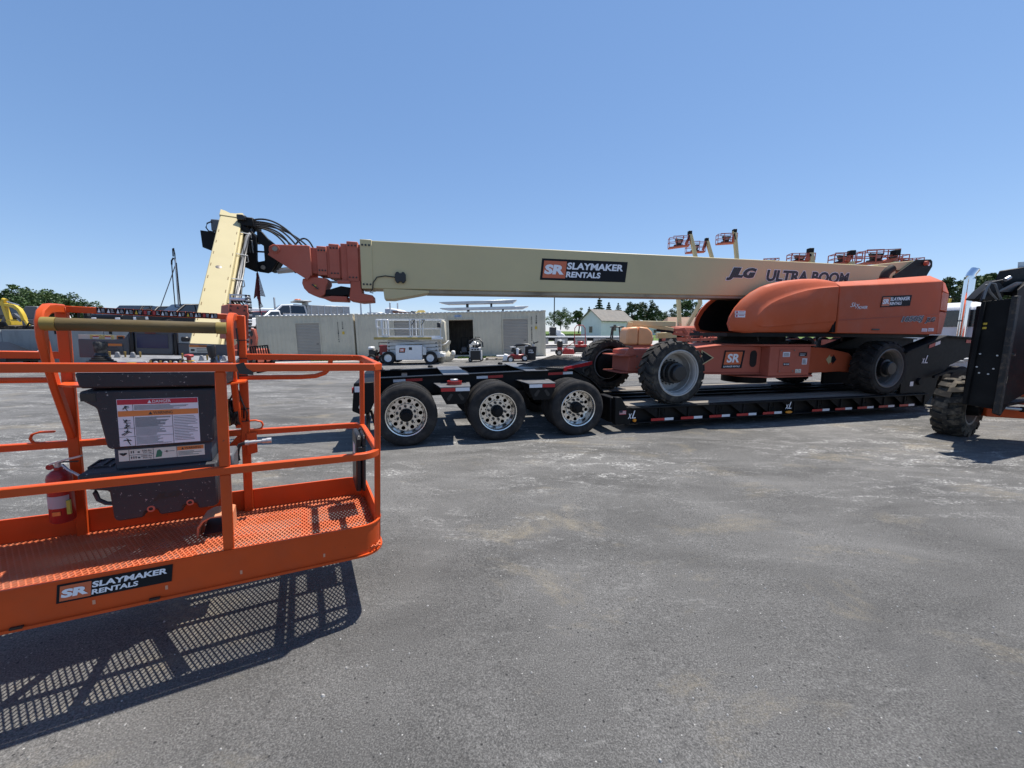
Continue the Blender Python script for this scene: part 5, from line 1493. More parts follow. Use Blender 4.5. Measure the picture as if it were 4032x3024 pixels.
# lower capacity sticker
st = MB()
y1_ = YF + 0.0285
y0 = y1_
panel(0, -1.300, -0.928, 0.560, 0.622)
panel(2, -1.052, -0.932, 0.598, 0.620, 0.0012)
for x in (-1.258, -1.157, -1.055):
    panel(3, x, x + .0015, 0.561, 0.621, 0.0012)
panel(3, -1.257, -1.157, 0.590, 0.5915, 0.0012)
lines(-1.048, -0.940, 0.566, 0.592, 4, 8)
for z in (0.570, 0.601):
    for k in range(2 + (z < .59)):
        panel(3, -1.250 + .009 * k, -1.246 + .009 * k, z, z + 0.013, 0.0012)
    panel(3, -1.222, -1.213, z, z + 0.008, 0.0012)
st.m(3).prism([(-1.296, 0.60), (-1.266, 0.60), (-1.266, 0.606), (-1.278, 0.606), (-1.278, 0.59), (-1.284, 0.59), (-1.284, 0.606), (-1.296, 0.606)][::-1], y0 - .002, y0 - .001)
st.m(4).prism([(-1.148, 0.568), (-1.122, 0.570), (-1.118, 0.595), (-1.128, 0.612), (-1.140, 0.606)], y0 - .002, y0 - .001)
panel(3, -1.108, -1.064, 0.597, 0.599, .0012)
panel(3, -1.10, -1.096, 0.592, 0.604, .0012)
st.build('capacity_sticker', [CREAMP, STKRED, STKORG, INK, STKGRN], console, FB, flat=True)
random.seed(6)
st_text('500 lbs', INK, -1.203, 0.607, 0.040, 0.009, y1_)
st_text('227 kg', INK, -1.200, 0.595, 0.036, 0.009, y1_)
st_text('1000 lbs', INK, -1.208, 0.577, 0.046, 0.009, y1_)
st_text('454 kg', INK, -1.203, 0.565, 0.038, 0.009, y1_)
st_text('WARNING', INK, -1.018, 0.602, 0.075, 0.013, y1_)
st_tri(INK, -1.034, 0.602, 0.012, y1_)
# controls on the console top: plane rises from (y .45, z 1.055) to (y .79, z 1.119)
def ct(y):
    return 1.055 + (y - 0.45) * 0.188
BRASS = mat('worn_brass_toggle', (0.33, 0.22, 0.06), 0.5, var=0.3, scale=30)
def toggle(x, y, kind):
    z = ct(y)
    if kind == 'k':
        cp('switch_guard', MB().loft([[(x - .013, y - .012, z), (x + .013, y - .012, z), (x + .013, y + .012, z), (x - .013, y + .012, z)], [(x - .007, y - .008, z + .030), (x + .007, y - .008, z + .030), (x + .007, y + .008, z + .030), (x - .007, y + .008, z + .030)]]), CONSTOP, 0.002)
    else:
        cp('toggle_switch', MB().tube([(x, y, z), (x, y - .002, z + .032)], [0.004, 0.0058], 8), BRASS if kind == 'y' else PIN)
for k in range(11):
    toggle(-1.178 + 0.0215 * k, 0.54, 'k' if k % 2 == 0 else 'y')
for k in range(6):
    toggle(-1.418 + 0.033 * k, 0.74, 'k' if k % 2 == 0 else 'y')
for k in range(6):
    toggle(-0.955 + 0.028 * k, 0.68, 'k' if k % 2 == 0 else 'y')
toggle(-1.055, 0.72, 'y')
js = ct(0.62)
jb = [(0.0, 0.0), (0.062, 0.0), (0.058, 0.010), (0.046, 0.012), (0.048, 0.018), (0.038, 0.022), (0.040, 0.028), (0.031, 0.033), (0.033, 0.039), (0.026, 0.045), (0.022, 0.055)]
cp('joystick_boot', MB().lathe(jb, (-1.375, 0.60, js), 'z', 24), BLACKPL)
cp('joystick_knob', MB().lathe([(0.022, 0.054), (0.026, 0.062), (0.029, 0.09), (0.030, 0.108), (0.026, 0.116), (0.0, 0.118)], (-1.375, 0.60, js), 'z', 24), mat('worn_joystick_knob', (0.022, 0.021, 0.02), 0.6, var=0.4, scale=20, dirt=(0.30, 0.28, 0.24), damt=0.6, dscale=45))
cp('dial', MB().lathe([(0.0, 0.0), (0.036, 0.0), (0.036, 0.004), (0.022, 0.005), (0.022, 0.026), (0.0, 0.027)], (-1.232, 0.52, ct(0.52)), 'z', 24), YELLOW)
cp('dial_grip', MB().lathe([(0.0225, 0.004), (0.024, 0.022), (0.0225, 0.023)], (-1.232, 0.52, ct(0.52)), 'z', 24), BLACKPL)
cp('emergency_stop', MB().lathe([(0.011, 0.0), (0.011, 0.020), (0.022, 0.024), (0.025, 0.032), (0.020, 0.040), (0.0, 0.042)], (-1.012, 0.66, ct(0.66)), 'z', 24), mat('faded_red_button', (0.42, 0.07, 0.07), 0.5, var=0.1))
cp('stop_ring', MB().lathe([(0.026, 0.0), (0.026, 0.004), (0.0, 0.0045)], (-1.012, 0.66, ct(0.66)), 'z', 24), YELLOW)
cp('lever_boot', MB().lathe([(0.0, 0.0), (0.022, 0.0), (0.019, 0.012), (0.021, 0.016), (0.016, 0.03), (0.012, 0.045)], (-0.872, 0.53, ct(0.53)), 'z', 20), BLACKPL)
cp('lever', MB().tube([(-0.872, 0.53, ct(0.53) + .04), (-0.874, 0.528, ct(.53) + .055), (-0.875, 0.526, ct(.53) + .06), (-0.880, 0.522, ct(.53) + .115), (-0.882, 0.52, ct(.53) + .128)], [0.010, 0.012, 0.018, 0.021, 0.017], 14), BLACKPL)
cp('indicator_panel', MB().box(-1.185, -1.04, 0.62, 0.70, ct(0.62) - .004, ct(0.70) + .004), BLACKPL, 0.006)
for k in range(4):
    cp('indicator_lamp', MB().box(-1.17 + .03 * k, -1.15 + .03 * k, 0.65, 0.67, ct(.67) + .0065, ct(.67) + .0085), CONSTOP)
# screen and back boards
cp('screen_housing', MB().box(-1.302, -1.118, 0.83, 0.88, 1.118, 1.262), GREYPL, 0.008)
cp('screen', MB().box(-1.289, -1.143, 0.8265, 0.8285, 1.160, 1.244), SCREEN, flat=True)
cp('screen_bezel', MB().box(-1.322, -1.303, 0.825, 0.87, 1.10, 1.258), BLACKPL, 0.004)
cp('screen_bezel', MB().box(-1.117, -1.100, 0.825, 0.87, 1.10, 1.258), BLACKPL, 0.004)
cp('red_label', MB().box(-1.250, -1.200, 0.8275, 0.829, 1.2475, 1.2545), mat('dull_red_label', (0.2, 0.05, 0.04), 0.5), flat=True)
cp('back_board', MB().prism([(-1.545, 1.10), (-1.545, 1.205), (-1.40, 1.205), (-1.345, 1.215), (-1.325, 1.25), (-1.325, 1.10)], 0.835, 0.85), GREYPL, 0.004)
cp('back_board', MB().prism([(-1.10, 1.10), (-1.10, 1.195), (-0.83, 1.19), (-0.83, 1.10)], 0.835, 0.85), GREYPL, 0.004)
cp('clear_board', MB().box(-1.55, -1.335, 0.86, 0.866, 1.206, 1.232), CREAMP)
def board_sticker(x, z, w, h, head):
    mb = MB().m(0).box(x, x + w, 0.832, 0.8345, z, z + h).m(1).box(x + .002, x + w - .002, 0.8305, 0.8318, z + h * .68, z + h - .002)
    for k in range(3):
        mb.m(2).box(x + w * .28, x + w * random.uniform(.7, .92), 0.8305, 0.8318, z + h * (.12 + .18 * k), z + h * (.17 + .18 * k))
    mb.m(2).box(x + w * .06, x + w * .2, 0.8305, 0.8318, z + h * .2, z + h * .45)
    cp('warning_label', mb, [head[0], head[1], INK], flat=True)
board_sticker(-1.475, 1.135, 0.12, 0.05, (GREYPL, STKORG))
board_sticker(-1.043, 1.135, 0.135, 0.052, (CREAMP, STKORG))
cp('lettering', add_text(MB(), 'WARNING', (-0.995, 0.8325, 1.1735), EX, EZ, 0.06, 0.0095, 0, 0.01, 0.003), INK, flat=True)
for x in (-1.50, -1.448):
    mb = MB().m(0).box(x, x + .05, 0.854, 0.857, 1.207, 1.232).m(1).box(x + .012, x + .038, 0.8525, 0.8535, 1.209, 1.225).m(2).box(x + .012, x + .038, 0.8515, 0.8523, 1.219, 1.225)
    cp('small_label', mb, [mat('label_yellow', (0.6, 0.5, 0.2), 0.5), PAPER, STKRED], flat=True)
mb = MB().m(0).box(-1.385, -1.352, 0.8545, 0.857, 1.208, 1.231).m(1).box(-1.38, -1.357, 0.853, 0.8543, 1.212, 1.224)
cp('small_label', mb, [STKORG, INK], flat=True)
cp('small_camera', MB().box(-1.075, -1.035, 0.80, 0.84, 1.205, 1.235), BLACKPL, 0.006)
# rotator and bracket between jib and basket, with rollers and drag chain
def wp(name, mb, m, bevel=0.0, **k):
    return mb.build(name, m, lift, None, bevel, **k)
YB = 3.32
def wq(pts):
    return [at(px, py, YB) for px, py in pts]
qd = wq([(900, 1197), (977, 1200), (980, 1335), (893, 1335)])
off = Vector((-0.25, 0.22, 0))
wp('rotator_bracket', MB().loft([qd, [p + off * 0.7 for p in qd]]), FADED, 0.006)
qa = wq([(972, 1226), (980, 1232), (976, 1280), (944, 1304), (940, 1262)])
wp('rotator_arm', MB().loft([qa, [p + Vector((-.08, .10, 0)) for p in qa]]), FADED, 0.006)
for (px, py) in ((908, 1203), (964, 1206), (935, 1212), (906, 1220), (961, 1222)):
    c = at(px, py, YB - 0.004)
    wp('triangle_hole', MB().loft([[c + Vector((-.009, 0, -.009)), c + Vector((.009, 0, -.009)), c + Vector((0, 0, .010))], [c + Vector((-.009, .003, -.009)), c + Vector((.009, .003, -.009)), c + Vector((0, .003, .010))]]), BLACKPL, flat=True)
a_, b_ = at(906, 1177, YB + .05), at(968, 1180, YB + .05)
wp('roller', MB().tube([a_, b_], 0.013, 12), WHITETAPE)
a_, b_ = at(907, 1160, YB + .05), at(968, 1163, YB + .05)
wp('roller_frame', MB().bar([at(907, 1200, YB + .05), a_, b_, at(971, 1205, YB + .05)], 0.012, 0.012, up=(0, 1, 0)), GALV)
for k in range(5):
    p = at(914 + 12 * k, 1192, YB + .04)
    wp('hose_end', MB().tube([p + Vector((0, .05, -.03)), p + Vector((0, 0, 0.01)), p + Vector((0, .06, .03))], 0.011, 8), HOSE)
ch = [(972, 1165), (977, 1190), (980, 1230), (979, 1275), (972, 1310), (966, 1345), (962, 1385)]
for (p, q) in zip(ch[:-1], ch[1:]):
    for f in (0.0, 0.25, 0.5, 0.75):
        c = at(p[0] + (q[0] - p[0]) * f, p[1] + (q[1] - p[1]) * f, YB + 0.03)
        wp('drag_chain_link', MB().box(c.x - .012, c.x + .012, c.y - .012, c.y + .03, c.z - .009, c.z + .009), GALV if int(f * 4) % 2 else BLACKPL, 0.003)
wp('jib_foot', MB().bar([JB + Vector((0.02, 0.1, 0.05)), JB + Vector((0.35, -0.25, 0.02)), JB + Vector((0.50, -0.30, 0.45))], 0.22, 0.22), FADED, 0.01)
# ---- things hanging in or carried by the basket
ext = empty('fire_extinguisher', FB @ T3(-1.64, 0.735, 0.19), 'red fire extinguisher strapped to the left rear post of the basket', 'fire extinguisher')
ME = FB @ T3(-1.635, 0.735, 0.175)
MB().lathe([(0.0, 0.0), (0.046, 0.0), (0.052, 0.008), (0.052, 0.255), (0.048, 0.275), (0.030, 0.295), (0.018, 0.30), (0.018, 0.315), (0.0, 0.316)], (0, 0, 0), 'z', 28).build('cylinder_body', REDP, ext, ME)
MB().lathe([(0.0532, 0.20), (0.0532, 0.218)], (0, 0, 0), 'z', 28).build('label_band', GALV, ext, ME)
MB().lathe([(0.0528, 0.09), (0.0528, 0.16)], (0, 0, 0), 'z', 28, a0=R(200), a1=R(330)).build('instruction_label', mat('grey_label', (0.36, 0.34, 0.37), 0.5), ext, ME)
MB().box(-0.02, 0.012, -0.0545, -0.049, 0.05, 0.072).build('orange_seal', STKORG, ext, ME)
MB().box(0.035, 0.05, -0.046, -0.03, 0.05, 0.13).build('inspection_tag', mat('lime_tag', (0.35, 0.36, 0.05), 0.6), ext, ME)
MB().tube([(0.0, 0, 0.315), (0.0, 0, 0.345)], 0.013, 10).build('valve', GALV, ext, ME)
MB().bar([(-0.03, -0.005, 0.335), (0.03, -0.01, 0.355), (0.105, -0.02, 0.375)], 0.018, 0.008).build('handle', GALV, ext, ME)
MB().bar([(0.0, -0.005, 0.345), (0.09, -0.02, 0.345)], 0.014, 0.006).build('trigger', BLACKPL, ext, ME)
MB().lathe([(0.0, 0), (0.016, 0), (0.016, 0.008), (0.0, 0.008)], (-0.03, -0.01, 0.32), 'y', 14).build('gauge', REDP, ext, ME)
MB().tube([(0.02, -0.01, 0.33), (0.045, -0.02, 0.30), (0.10, -0.03, 0.255)], 0.007, 8).build('nozzle', GALV, ext, ME)
case = empty('document_case', FB @ T3(-0.065, 0.60, 0.20), 'narrow black plastic case hung on the end rail of the basket', 'case')
MC = FB @ T3(-0.068, 0.61, 0.40)
MB().loft([[(x, y, z) for y, z in ((-0.115, -0.205), (0.115, -0.19), (0.12, 0.19), (0.08, 0.205), (-0.10, 0.195), (-0.12, 0.17))] for x in (-0.030, 0.006)]).build('case_body', BLACKPL, case, MC, 0.008)
MB().loft([[(x, y, z) for y, z in ((-0.118, -0.208), (0.118, -0.193), (0.123, 0.193), (0.083, 0.208), (-0.103, 0.198), (-0.123, 0.173))] for x in (0.010, 0.034)]).build('case_lid', BLACKPL, case, MC, 0.008)
MB().box(-0.02, 0.03, -0.135, -0.12, 0.07, 0.12).build('latch', BLACKPL, case, MC, 0.004)
MB().box(-0.0325, -0.031, -0.06, 0.04, 0.04, 0.12).build('label', PAPER, case, MC)
MB().bar([(0.0, 0.05, 0.19), (0.01, 0.05, 0.205), (0.03, 0.05, 0.205)], 0.03, 0.005).build('hanger', BLACKPL, case, MC)
coil = empty('cable_coil', FB @ T3(-0.835, 0.80, 0.66), 'coil of black cable hanging from the shelf beside the console', 'cable')
for k in range(5):
    cx = -0.848 + 0.013 * k
    ps = [(cx + 0.004 * math.sin(a * 2 + k), 0.80 + 0.045 * math.cos(a) * (0.7 + .08 * k), 0.745 + (0.085 - 0.005 * (k % 3)) * math.sin(a)) for a in [i * 6.2832 / 18 for i in range(19)]]
    MB().tube(ps, 0.0085, 7, cap=False).build('cable_loop', HOSE if k else mat('yellow_cable', (0.35, 0.24, 0.08), 0.6), coil, FB)
MB().tube([(-0.84, 0.80, 0.83), (-0.80, 0.80, 0.91), (-0.79, 0.79, 0.95)], 0.006, 6).build('cable_tail', HOSE, coil, FB)

# ------------------------------------------------------------------ telehandler at the edge (carriage, steered wheel, axle)
tele = empty('telehandler', T3(8.6, 6.0, g(8.6, 6.0)), 'black and orange rough-terrain telehandler with dusty lugged tyre and upright black carriage', 'telehandler')
def hp(name, mb, m, bevel=0.0, M=None, **k):
    return mb.build(name, m, tele, M, bevel, **k)
def lug_tyre(R_, wd, rin, N=16, lug=0.045):
    h = wd / 2
    r0 = R_ - lug
    mb = MB().lathe([(rin, -h + .05), (rin + .02, -h + .015), ((rin + r0) / 2, -h - .006), (r0 - .03, -h + .01), (r0, -h + .05), (r0 + .006, 0), (r0, h - .05), (r0 - .03, h - .01), ((rin + r0) / 2, h + .006), (rin + .02, h - .015), (rin, h - .05)], n=56)
    for k in range(N):
        for sgn in (-1, 1):
            a = 2 * math.pi * (k + (0.5 if sgn > 0 else 0)) / N
            def P(rad, ang, hh):
                return (rad * math.cos(ang), hh * sgn, rad * math.sin(ang))
            ins = [(a, -0.03), (a + 0.20, -0.03), (a + 0.24, h * .45), (a + 0.34, h + 0.008), (a + 0.10, h + 0.008), (a + 0.04, h * .45)]
            mb.loft([[P(r0 - (.06 if hh > h * .9 else .006), an, hh) for an, hh in ins], [P(R_ - (.016 if hh > h * .9 else 0), an, min(hh, h - .004)) for an, hh in ins]])
    return mb
WC = Vector((7.74, 6.72, 0))
WC.z = g(WC.x, WC.y) + 0.49
wa = Vector((0.42, -0.907, 0)).normalized()
MW = basis(WC, Vector((-wa.y, wa.x, 0)), -wa * -1, Vector((0, 0, 1)))
MW = basis(WC, wa.cross(Vector((0, 0, 1))), wa, Vector((0, 0, 1)))
ty = hp('tyre', lug_tyre(0.51, 0.38, 0.27), mat('tan_dusty_rubber', (0.045, 0.041, 0.036), 0.9, var=0.35, dirt=(0.30, 0.25, 0.18), damt=0.8, dscale=6, bump=0.2, bscale=40, spec=0.2), M=MW)
MB().lathe([(0.28, 0.14), (0.285, 0.175), (0.25, 0.17), (0.24, 0.06), (0.10, 0.04), (0.0, 0.04)], n=40).build('rim', RIMDARK, ty, MW)
p0 = WC + Vector((0.16, -0.3, 0.02))
ax_dir = Vector((0.93, -0.36, 0)).normalized()
hp('axle_beam', MB().bar([WC + Vector((0.16, -0.22, -0.02)), WC + Vector((0.16, -0.22, -0.02)) + ax_dir * 2.0], 0.20, 0.17), ORANGE, 0.015)
hp('axle_plate', MB().bar([WC + Vector((0.55, -0.28, 0.22)), WC + Vector((0.55, -0.28, 0.22)) + ax_dir * 1.6], 0.30, 0.20), ORANGE, 0.015)
hp('steering_rod', MB().tube([WC + Vector((-0.02, -0.50, 0.10)), WC + Vector((0.32, -0.62, 0.08))], 0.026, 10), GALV)
hp('steering_rod', MB().tube([WC + Vector((0.30, -0.61, 0.08)), WC + Vector((1.3, -1.0, 0.03))], 0.045, 10), BLACK)
hp('knuckle', MB().lathe([(0.0, 0), (0.13, 0), (0.11, 0.22), (0.0, 0.24)], WC + wa * 0.05, (wa.cross(Vector((0, 0, 1))), Vector((0, 0, 1)), wa), 20), BLACKR)
# upright carriage: two corner posts, plates and bolts
def col(px, pb, pt, Y):
    b = at(px, pb, Y)
    return b
A = at(3826, 1400, 6.02); B = at(3958, 1400, 5.72); Cc = at(4060, 1400, 5.95)
Dd = Vector((A.x + 1.4, A.y + 0.5, 0)); Cc = Vector((B.x + 1.6, B.y + 0.62, 0))
zb, ztp = at(3810, 1592, 6.0).z, at(3840, 1186, 6.0).z
def vert(p, z):
    return Vector((p.x, p.y, z))
hp('carriage_front', MB().loft([[vert(A, zb), vert(B, zb - 0.03), vert(B, ztp + .02), vert(A + (B - A) * .12, ztp)], [vert(A, zb) + Vector((.03, .05, 0)), vert(B, zb - .03) + Vector((.03, .05, 0)), vert(B, ztp + .02) + Vector((.03, .05, 0)), vert(A + (B - A) * .12, ztp) + Vector((.03, .05, 0))]]), BLACKR, 0.008)
hp('carriage_side', MB().loft([[vert(B, zb - 0.10), vert(B + (Cc - B) * .10, zb - 0.14), vert(B + (Cc - B) * 0.22, zb + 0.05), vert(Cc, zb + 0.35), vert(Cc, ztp + 0.40), vert(B + (Cc - B) * 0.25, ztp + 0.33), vert(B + (Cc - B) * .03, ztp + 0.14)],
                               [p + Vector((.05, .09, 0)) for p in [vert(B, zb - 0.10), vert(B + (Cc - B) * .10, zb - 0.14), vert(B + (Cc - B) * 0.22, zb + 0.05), vert(Cc, zb + 0.35), vert(Cc, ztp + 0.40), vert(B + (Cc - B) * 0.25, ztp + 0.33), vert(B + (Cc - B) * .03, ztp + 0.14)]]]), BLACKR, 0.01)
hp('corner_post', MB().bar([vert(B, zb - .08) + Vector((-.02, -.03, 0)), vert(B, ztp + .05) + Vector((-.02, -.03, 0))], 0.07, 0.07, up=(1, 0.3, 0)), mat('chipped_black_post', (0.015, 0.015, 0.016), 0.55, var=0.3, dirt=(0.16, 0.11, 0.07), damt=0.7, dscale=12), 0.006)
hp('corner_post', MB().bar([vert(A, zb) + Vector((-.015, -.02, 0)), vert(A + (B - A) * .12, ztp) + Vector((-.015, -.02, 0))], 0.05, 0.05, up=(1, 0.3, 0)), BLACKR, 0.006)
hp('carriage_back', MB().loft([[vert(A, zb + .02) + Vector((.42, .34, 0)), vert(A, ztp - .05) + Vector((.42, .34, 0)), vert(Dd, ztp + .1), vert(Dd, zb + .1)], [vert(A, zb + .02) + Vector((.42, .40, 0)), vert(A, ztp - .05) + Vector((.42, .40, 0)), vert(Dd, ztp + .1) + Vector((0, .06, 0)), vert(Dd, zb + .1) + Vector((0, .06, 0))]]), BLACK)
hp('carriage_floor', MB().loft([[vert(A, zb + .01), vert(B, zb - .01), vert(Cc, zb + .03), vert(Dd, zb + .05)], [vert(A, zb + .05), vert(B, zb + .03), vert(Cc, zb + .07), vert(Dd, zb + .09)]]), BLACK)
nA = (B - A).cross(Vector((0, 0, 1))).normalized()
if nA.y > 0: nA = -nA
for (f, hz) in ((0.26, .50), (.78, .49), (.22, .375), (.73, .365), (.32, .318), (.60, .312)):
    c = vert(A + (B - A) * f, zb + (ztp - zb) * hz) + nA * 0.012
    hp('bolt_head', MB().tube([c, c - nA * 0.02], 0.012, 8), GALV)
for (f, hz) in ((0.27, .775), (.27, .735)):
    c = vert(A + (B - A) * (f - .16), zb + (ztp - zb) * hz) + nA * 0.012
    hp('yellow_mark', MB().loft([[c, c + (B - A) * .22, c + (B - A) * .22 + Vector((0, 0, .03)), c + Vector((0, 0, .03))], [q - nA * .006 for q in (c, c + (B - A) * .22, c + (B - A) * .22 + Vector((0, 0, .03)), c + Vector((0, 0, .03)))]]), YELLOW)
nB = (Cc - B).cross(Vector((0, 0, 1))).normalized()
if nB.y > 0: nB = -nB
eB = (Cc - B).normalized()
c = vert(B, zb + (ztp - zb) * 0.31) + eB * 0.05 + nB * 0.004
hp('warning_plate', MB().loft([[c, c + eB * .16, c + eB * .16 + Vector((0, 0, .105)), c + Vector((0, 0, .10))], [q + nB * .004 for q in (c, c + eB * .16, c + eB * .16 + Vector((0, 0, .105)), c + Vector((0, 0, .10)))]]), mat('old_yellow_plate', (0.55, 0.5, 0.33), 0.6), flat=True)
c = vert(B, zb + (ztp - zb) * 0.60) + eB * 0.26
hp('grease_fitting', MB().tube([c + nB * .03, c], 0.016, 10), PIN)
hp('top_plate', MB().loft([[at(3935, 1142, 5.72), at(3985, 1142, 5.85), at(4040, 1110, 5.98), at(4000, 1110, 5.72)], [at(3935, 1150, 5.72), at(3985, 1150, 5.85), at(4040, 1118, 5.98), at(4000, 1118, 5.72)]]), GREYPL, 0.004)
hp('upper_frame', MB().loft([[at(3930, 1160, 6.1), at(3915, 1110, 6.1), at(3935, 1066, 6.1), at(4100, 1040, 6.1), at(4100, 1180, 6.1)], [at(3930, 1160, 6.5), at(3915, 1110, 6.5), at(3935, 1066, 6.5), at(4100, 1040, 6.5), at(4100, 1180, 6.5)]]), BLACK, 0.01)
hp('upper_arm', MB().loft([[at(3838, 1178, 6.0), at(3878, 1138, 6.0), at(3925, 1100, 6.1), at(3955, 1130, 6.0), at(3930, 1192, 5.95)], [p + Vector((.05, .18, 0)) for p in (at(3838, 1178, 6.0), at(3878, 1138, 6.0), at(3925, 1100, 6.1), at(3955, 1130, 6.0), at(3930, 1192, 5.95))]]), BLACK, 0.01)
hp('grey_post', MB().loft([[at(4007, 1055, 6.2), at(4050, 1052, 6.2), at(4050, 1030, 6.2), at(4008, 1032, 6.2)], [at(4007, 1055, 6.35), at(4050, 1052, 6.35), at(4050, 1030, 6.35), at(4008, 1032, 6.35)]]), GALV)
for k, pl in enumerate((((3872, 1178), (3886, 1136), (3900, 1114), (3918, 1118), (3930, 1150), (3942, 1180)), ((3862, 1186), (3880, 1142), (3906, 1112), (3945, 1104), (3968, 1098)), ((3884, 1120), (3898, 1150), (3930, 1186)), ((3950, 1108), (3942, 1140), (3946, 1170)))):
    hp('hydraulic_hose', MB().tube([at(a, b, 5.88 + .02 * k) for a, b in pl], 0.014, 8), HOSEG if k % 2 == 0 else HOSE)
hp('hose_fitting', MB().tube([at(3958, 1102, 5.86), at(3976, 1092, 5.86)], 0.028, 10), GALV)
hp('tyre_guard_body', MB().loft([[vert(Vector((9.2, 5.2, 0)), .75), vert(Vector((12.0, 4.4, 0)), .75), vert(Vector((12.0, 4.4, 0)), 1.9), vert(Vector((9.4, 5.2, 0)), 1.9)], [vert(Vector((9.6, 7.0, 0)), .75), vert(Vector((12.4, 6.2, 0)), .75), vert(Vector((12.4, 6.2, 0)), 1.9), vert(Vector((9.8, 7.0, 0)), 1.9)]]), ORANGE, 0.03)
M2 = basis(Vector((9.6, 4.4, g(9.6, 4.4) + .49)), wa.cross(Vector((0, 0, 1))), wa, Vector((0, 0, 1)))
inst(ty, tele, M2)

# ------------------------------------------------------------------ white road tractor in front of the gooseneck
def wheel_simple(r, w, m=RUBBER):
    return MB().lathe([(r * .55, -w / 2 + .02), (r * .8, -w / 2), (r * .97, -w / 2 + .02), (r, -w / 2 + .05), (r, w / 2 - .05), (r * .97, w / 2 - .02), (r * .8, w / 2), (r * .55, w / 2 - .02)], n=28)
def rim_simple(r, w):
    return MB().lathe([(r * .58, -w / 2 + .015), (r * .52, -w / 2 + .03), (r * .48, -w / 2 + .06), (r * .18, -w / 2 + .05), (r * .15, -w / 2 + .02), (0.0, -w / 2 + .02)], n=24)
def add_wheels(root, M, spots, r, w, rimm=RIMGREY, tm=RUBBER):
    first = None
    for (x, y, z) in spots:
        Mw = M @ T3(x, y, z)
        if y > 0.3:
            Mw = Mw @ Matrix.Rotation(math.pi, 4, 'Z')
        if first is None:
            first = wheel_simple(r, w).build('wheel', tm, root, Mw)
            rim_simple(r, w).build('rim', rimm, first, Mw)
        else:
            copy_tree(first, Mw, None, root)
truck = empty('semi_truck', FTt(15.5, 1.3, 0), 'white road tractor with tall chrome exhaust stack hitched to the trailer neck', 'truck')
def kp(name, mb, m, bevel=0.0, **k):
    return mb.build(name, m, truck, FT, bevel, **k)
kp('cab', MB().loft([[(14.75, v, 1.1), (14.75, v, 2.45), (14.95, v, 2.62), (17.0, v, 2.65), (17.4, v, 2.0), (18.8, v, 1.75), (18.8, v, 1.0)] for v in (0.62, 2.35)]), WHITE, 0.06)
kp('side_window', MB().prism([(15.9, 1.75), (15.9, 2.4), (16.9, 2.4), (17.2, 1.8)], 0.60, 0.615), GLASS)
kp('rear_window', MB().box(14.735, 14.747, 1.0, 1.9, 1.95, 2.4), GLASS)
kp('window_frame', MB().box(14.72, 14.733, 0.70, 0.92, 1.60, 2.45), BLACKPL)
kp('frame_rail', MB().box(11.9, 18.6, 0.85, 0.95, 0.85, 1.1), WHITE)
kp('frame_rail', MB().box(11.9, 18.6, 1.65, 1.75, 0.85, 1.1), WHITE)
kp('deck_plate', MB().box(12.9, 14.6, 0.7, 1.9, 1.11, 1.13), GALV)
kp('exhaust_stack', MB().tube([(14.62, 1.30, 1.3), (14.62, 1.30, 3.2)], 0.105, 24, cap=False), CHROME)
kp('stack_tip', MB().tube([(14.62, 1.30, 3.2), (14.62, 1.30, 3.28), (14.64, 1.29, 3.35), (14.70, 1.26, 3.46)], 0.095, 24, cap=False), CHROME)
kp('stack_mouth', MB().lathe([(0.0, 0), (0.09, 0)], (14.685, 1.267, 3.435), (Vector((0.6, 0.6, -.52)).normalized(), Vector((-.7, .7, 0)).normalized(), Vector((.45, -.2, .87)).normalized()), 20), BLACKPL)
kp('stack_clamp', MB().bar([(14.40, 1.30, 2.10), (14.62, 1.30, 2.12), (14.80, 1.30, 2.12)], 0.03, 0.03), BLACKPL)
kp('fuel_tank', MB().lathe([(0.0, 0), (0.3, 0), (0.3, 1.2), (0.0, 1.2)], (15.2, 0.45, 0.75), 'x', 24), ALU)
add_wheels(truck, FT, [(12.6, 0.3, 0.5), (13.95, 0.3, 0.5), (12.6, 2.3, 0.5), (13.95, 2.3, 0.5), (17.8, 0.4, 0.5), (17.8, 2.2, 0.5)], 0.5, 0.3, ALU)
# white box truck body farther back behind the hood
bt = at(3690, 1340, 18.0)
wbx = empty('white_tank_trailer', T3(bt.x, 18, g(bt.x, 18)), 'smooth white body panel showing between the orange tail hood and the chrome stack', 'truck body')
l_, r_ = at(3560, 1300, 18.0), at(3842, 1300, 18.0)
zt_ = at(3760, 1216, 18.0).z
zl_ = at(3700, 1345, 18.0).z
MB().loft([[(l_.x, y, zl_ - .3), (r_.x, y, zl_ - .3), (r_.x, y, zt_ - .12), (r_.x - .15, y, zt_), (l_.x + .5, y, zt_ + .02), (l_.x, y, zt_ - .2)] for y in (18.0, 20.4)]).build('body_shell', WHITE, wbx, None, 0.05)
add_wheels(wbx, Matrix.Identity(4), [(l_.x + .8, 18.2, g(l_.x, 18) + .5), (r_.x - .6, 18.2, g(r_.x, 18) + .5)], 0.5, 0.3)

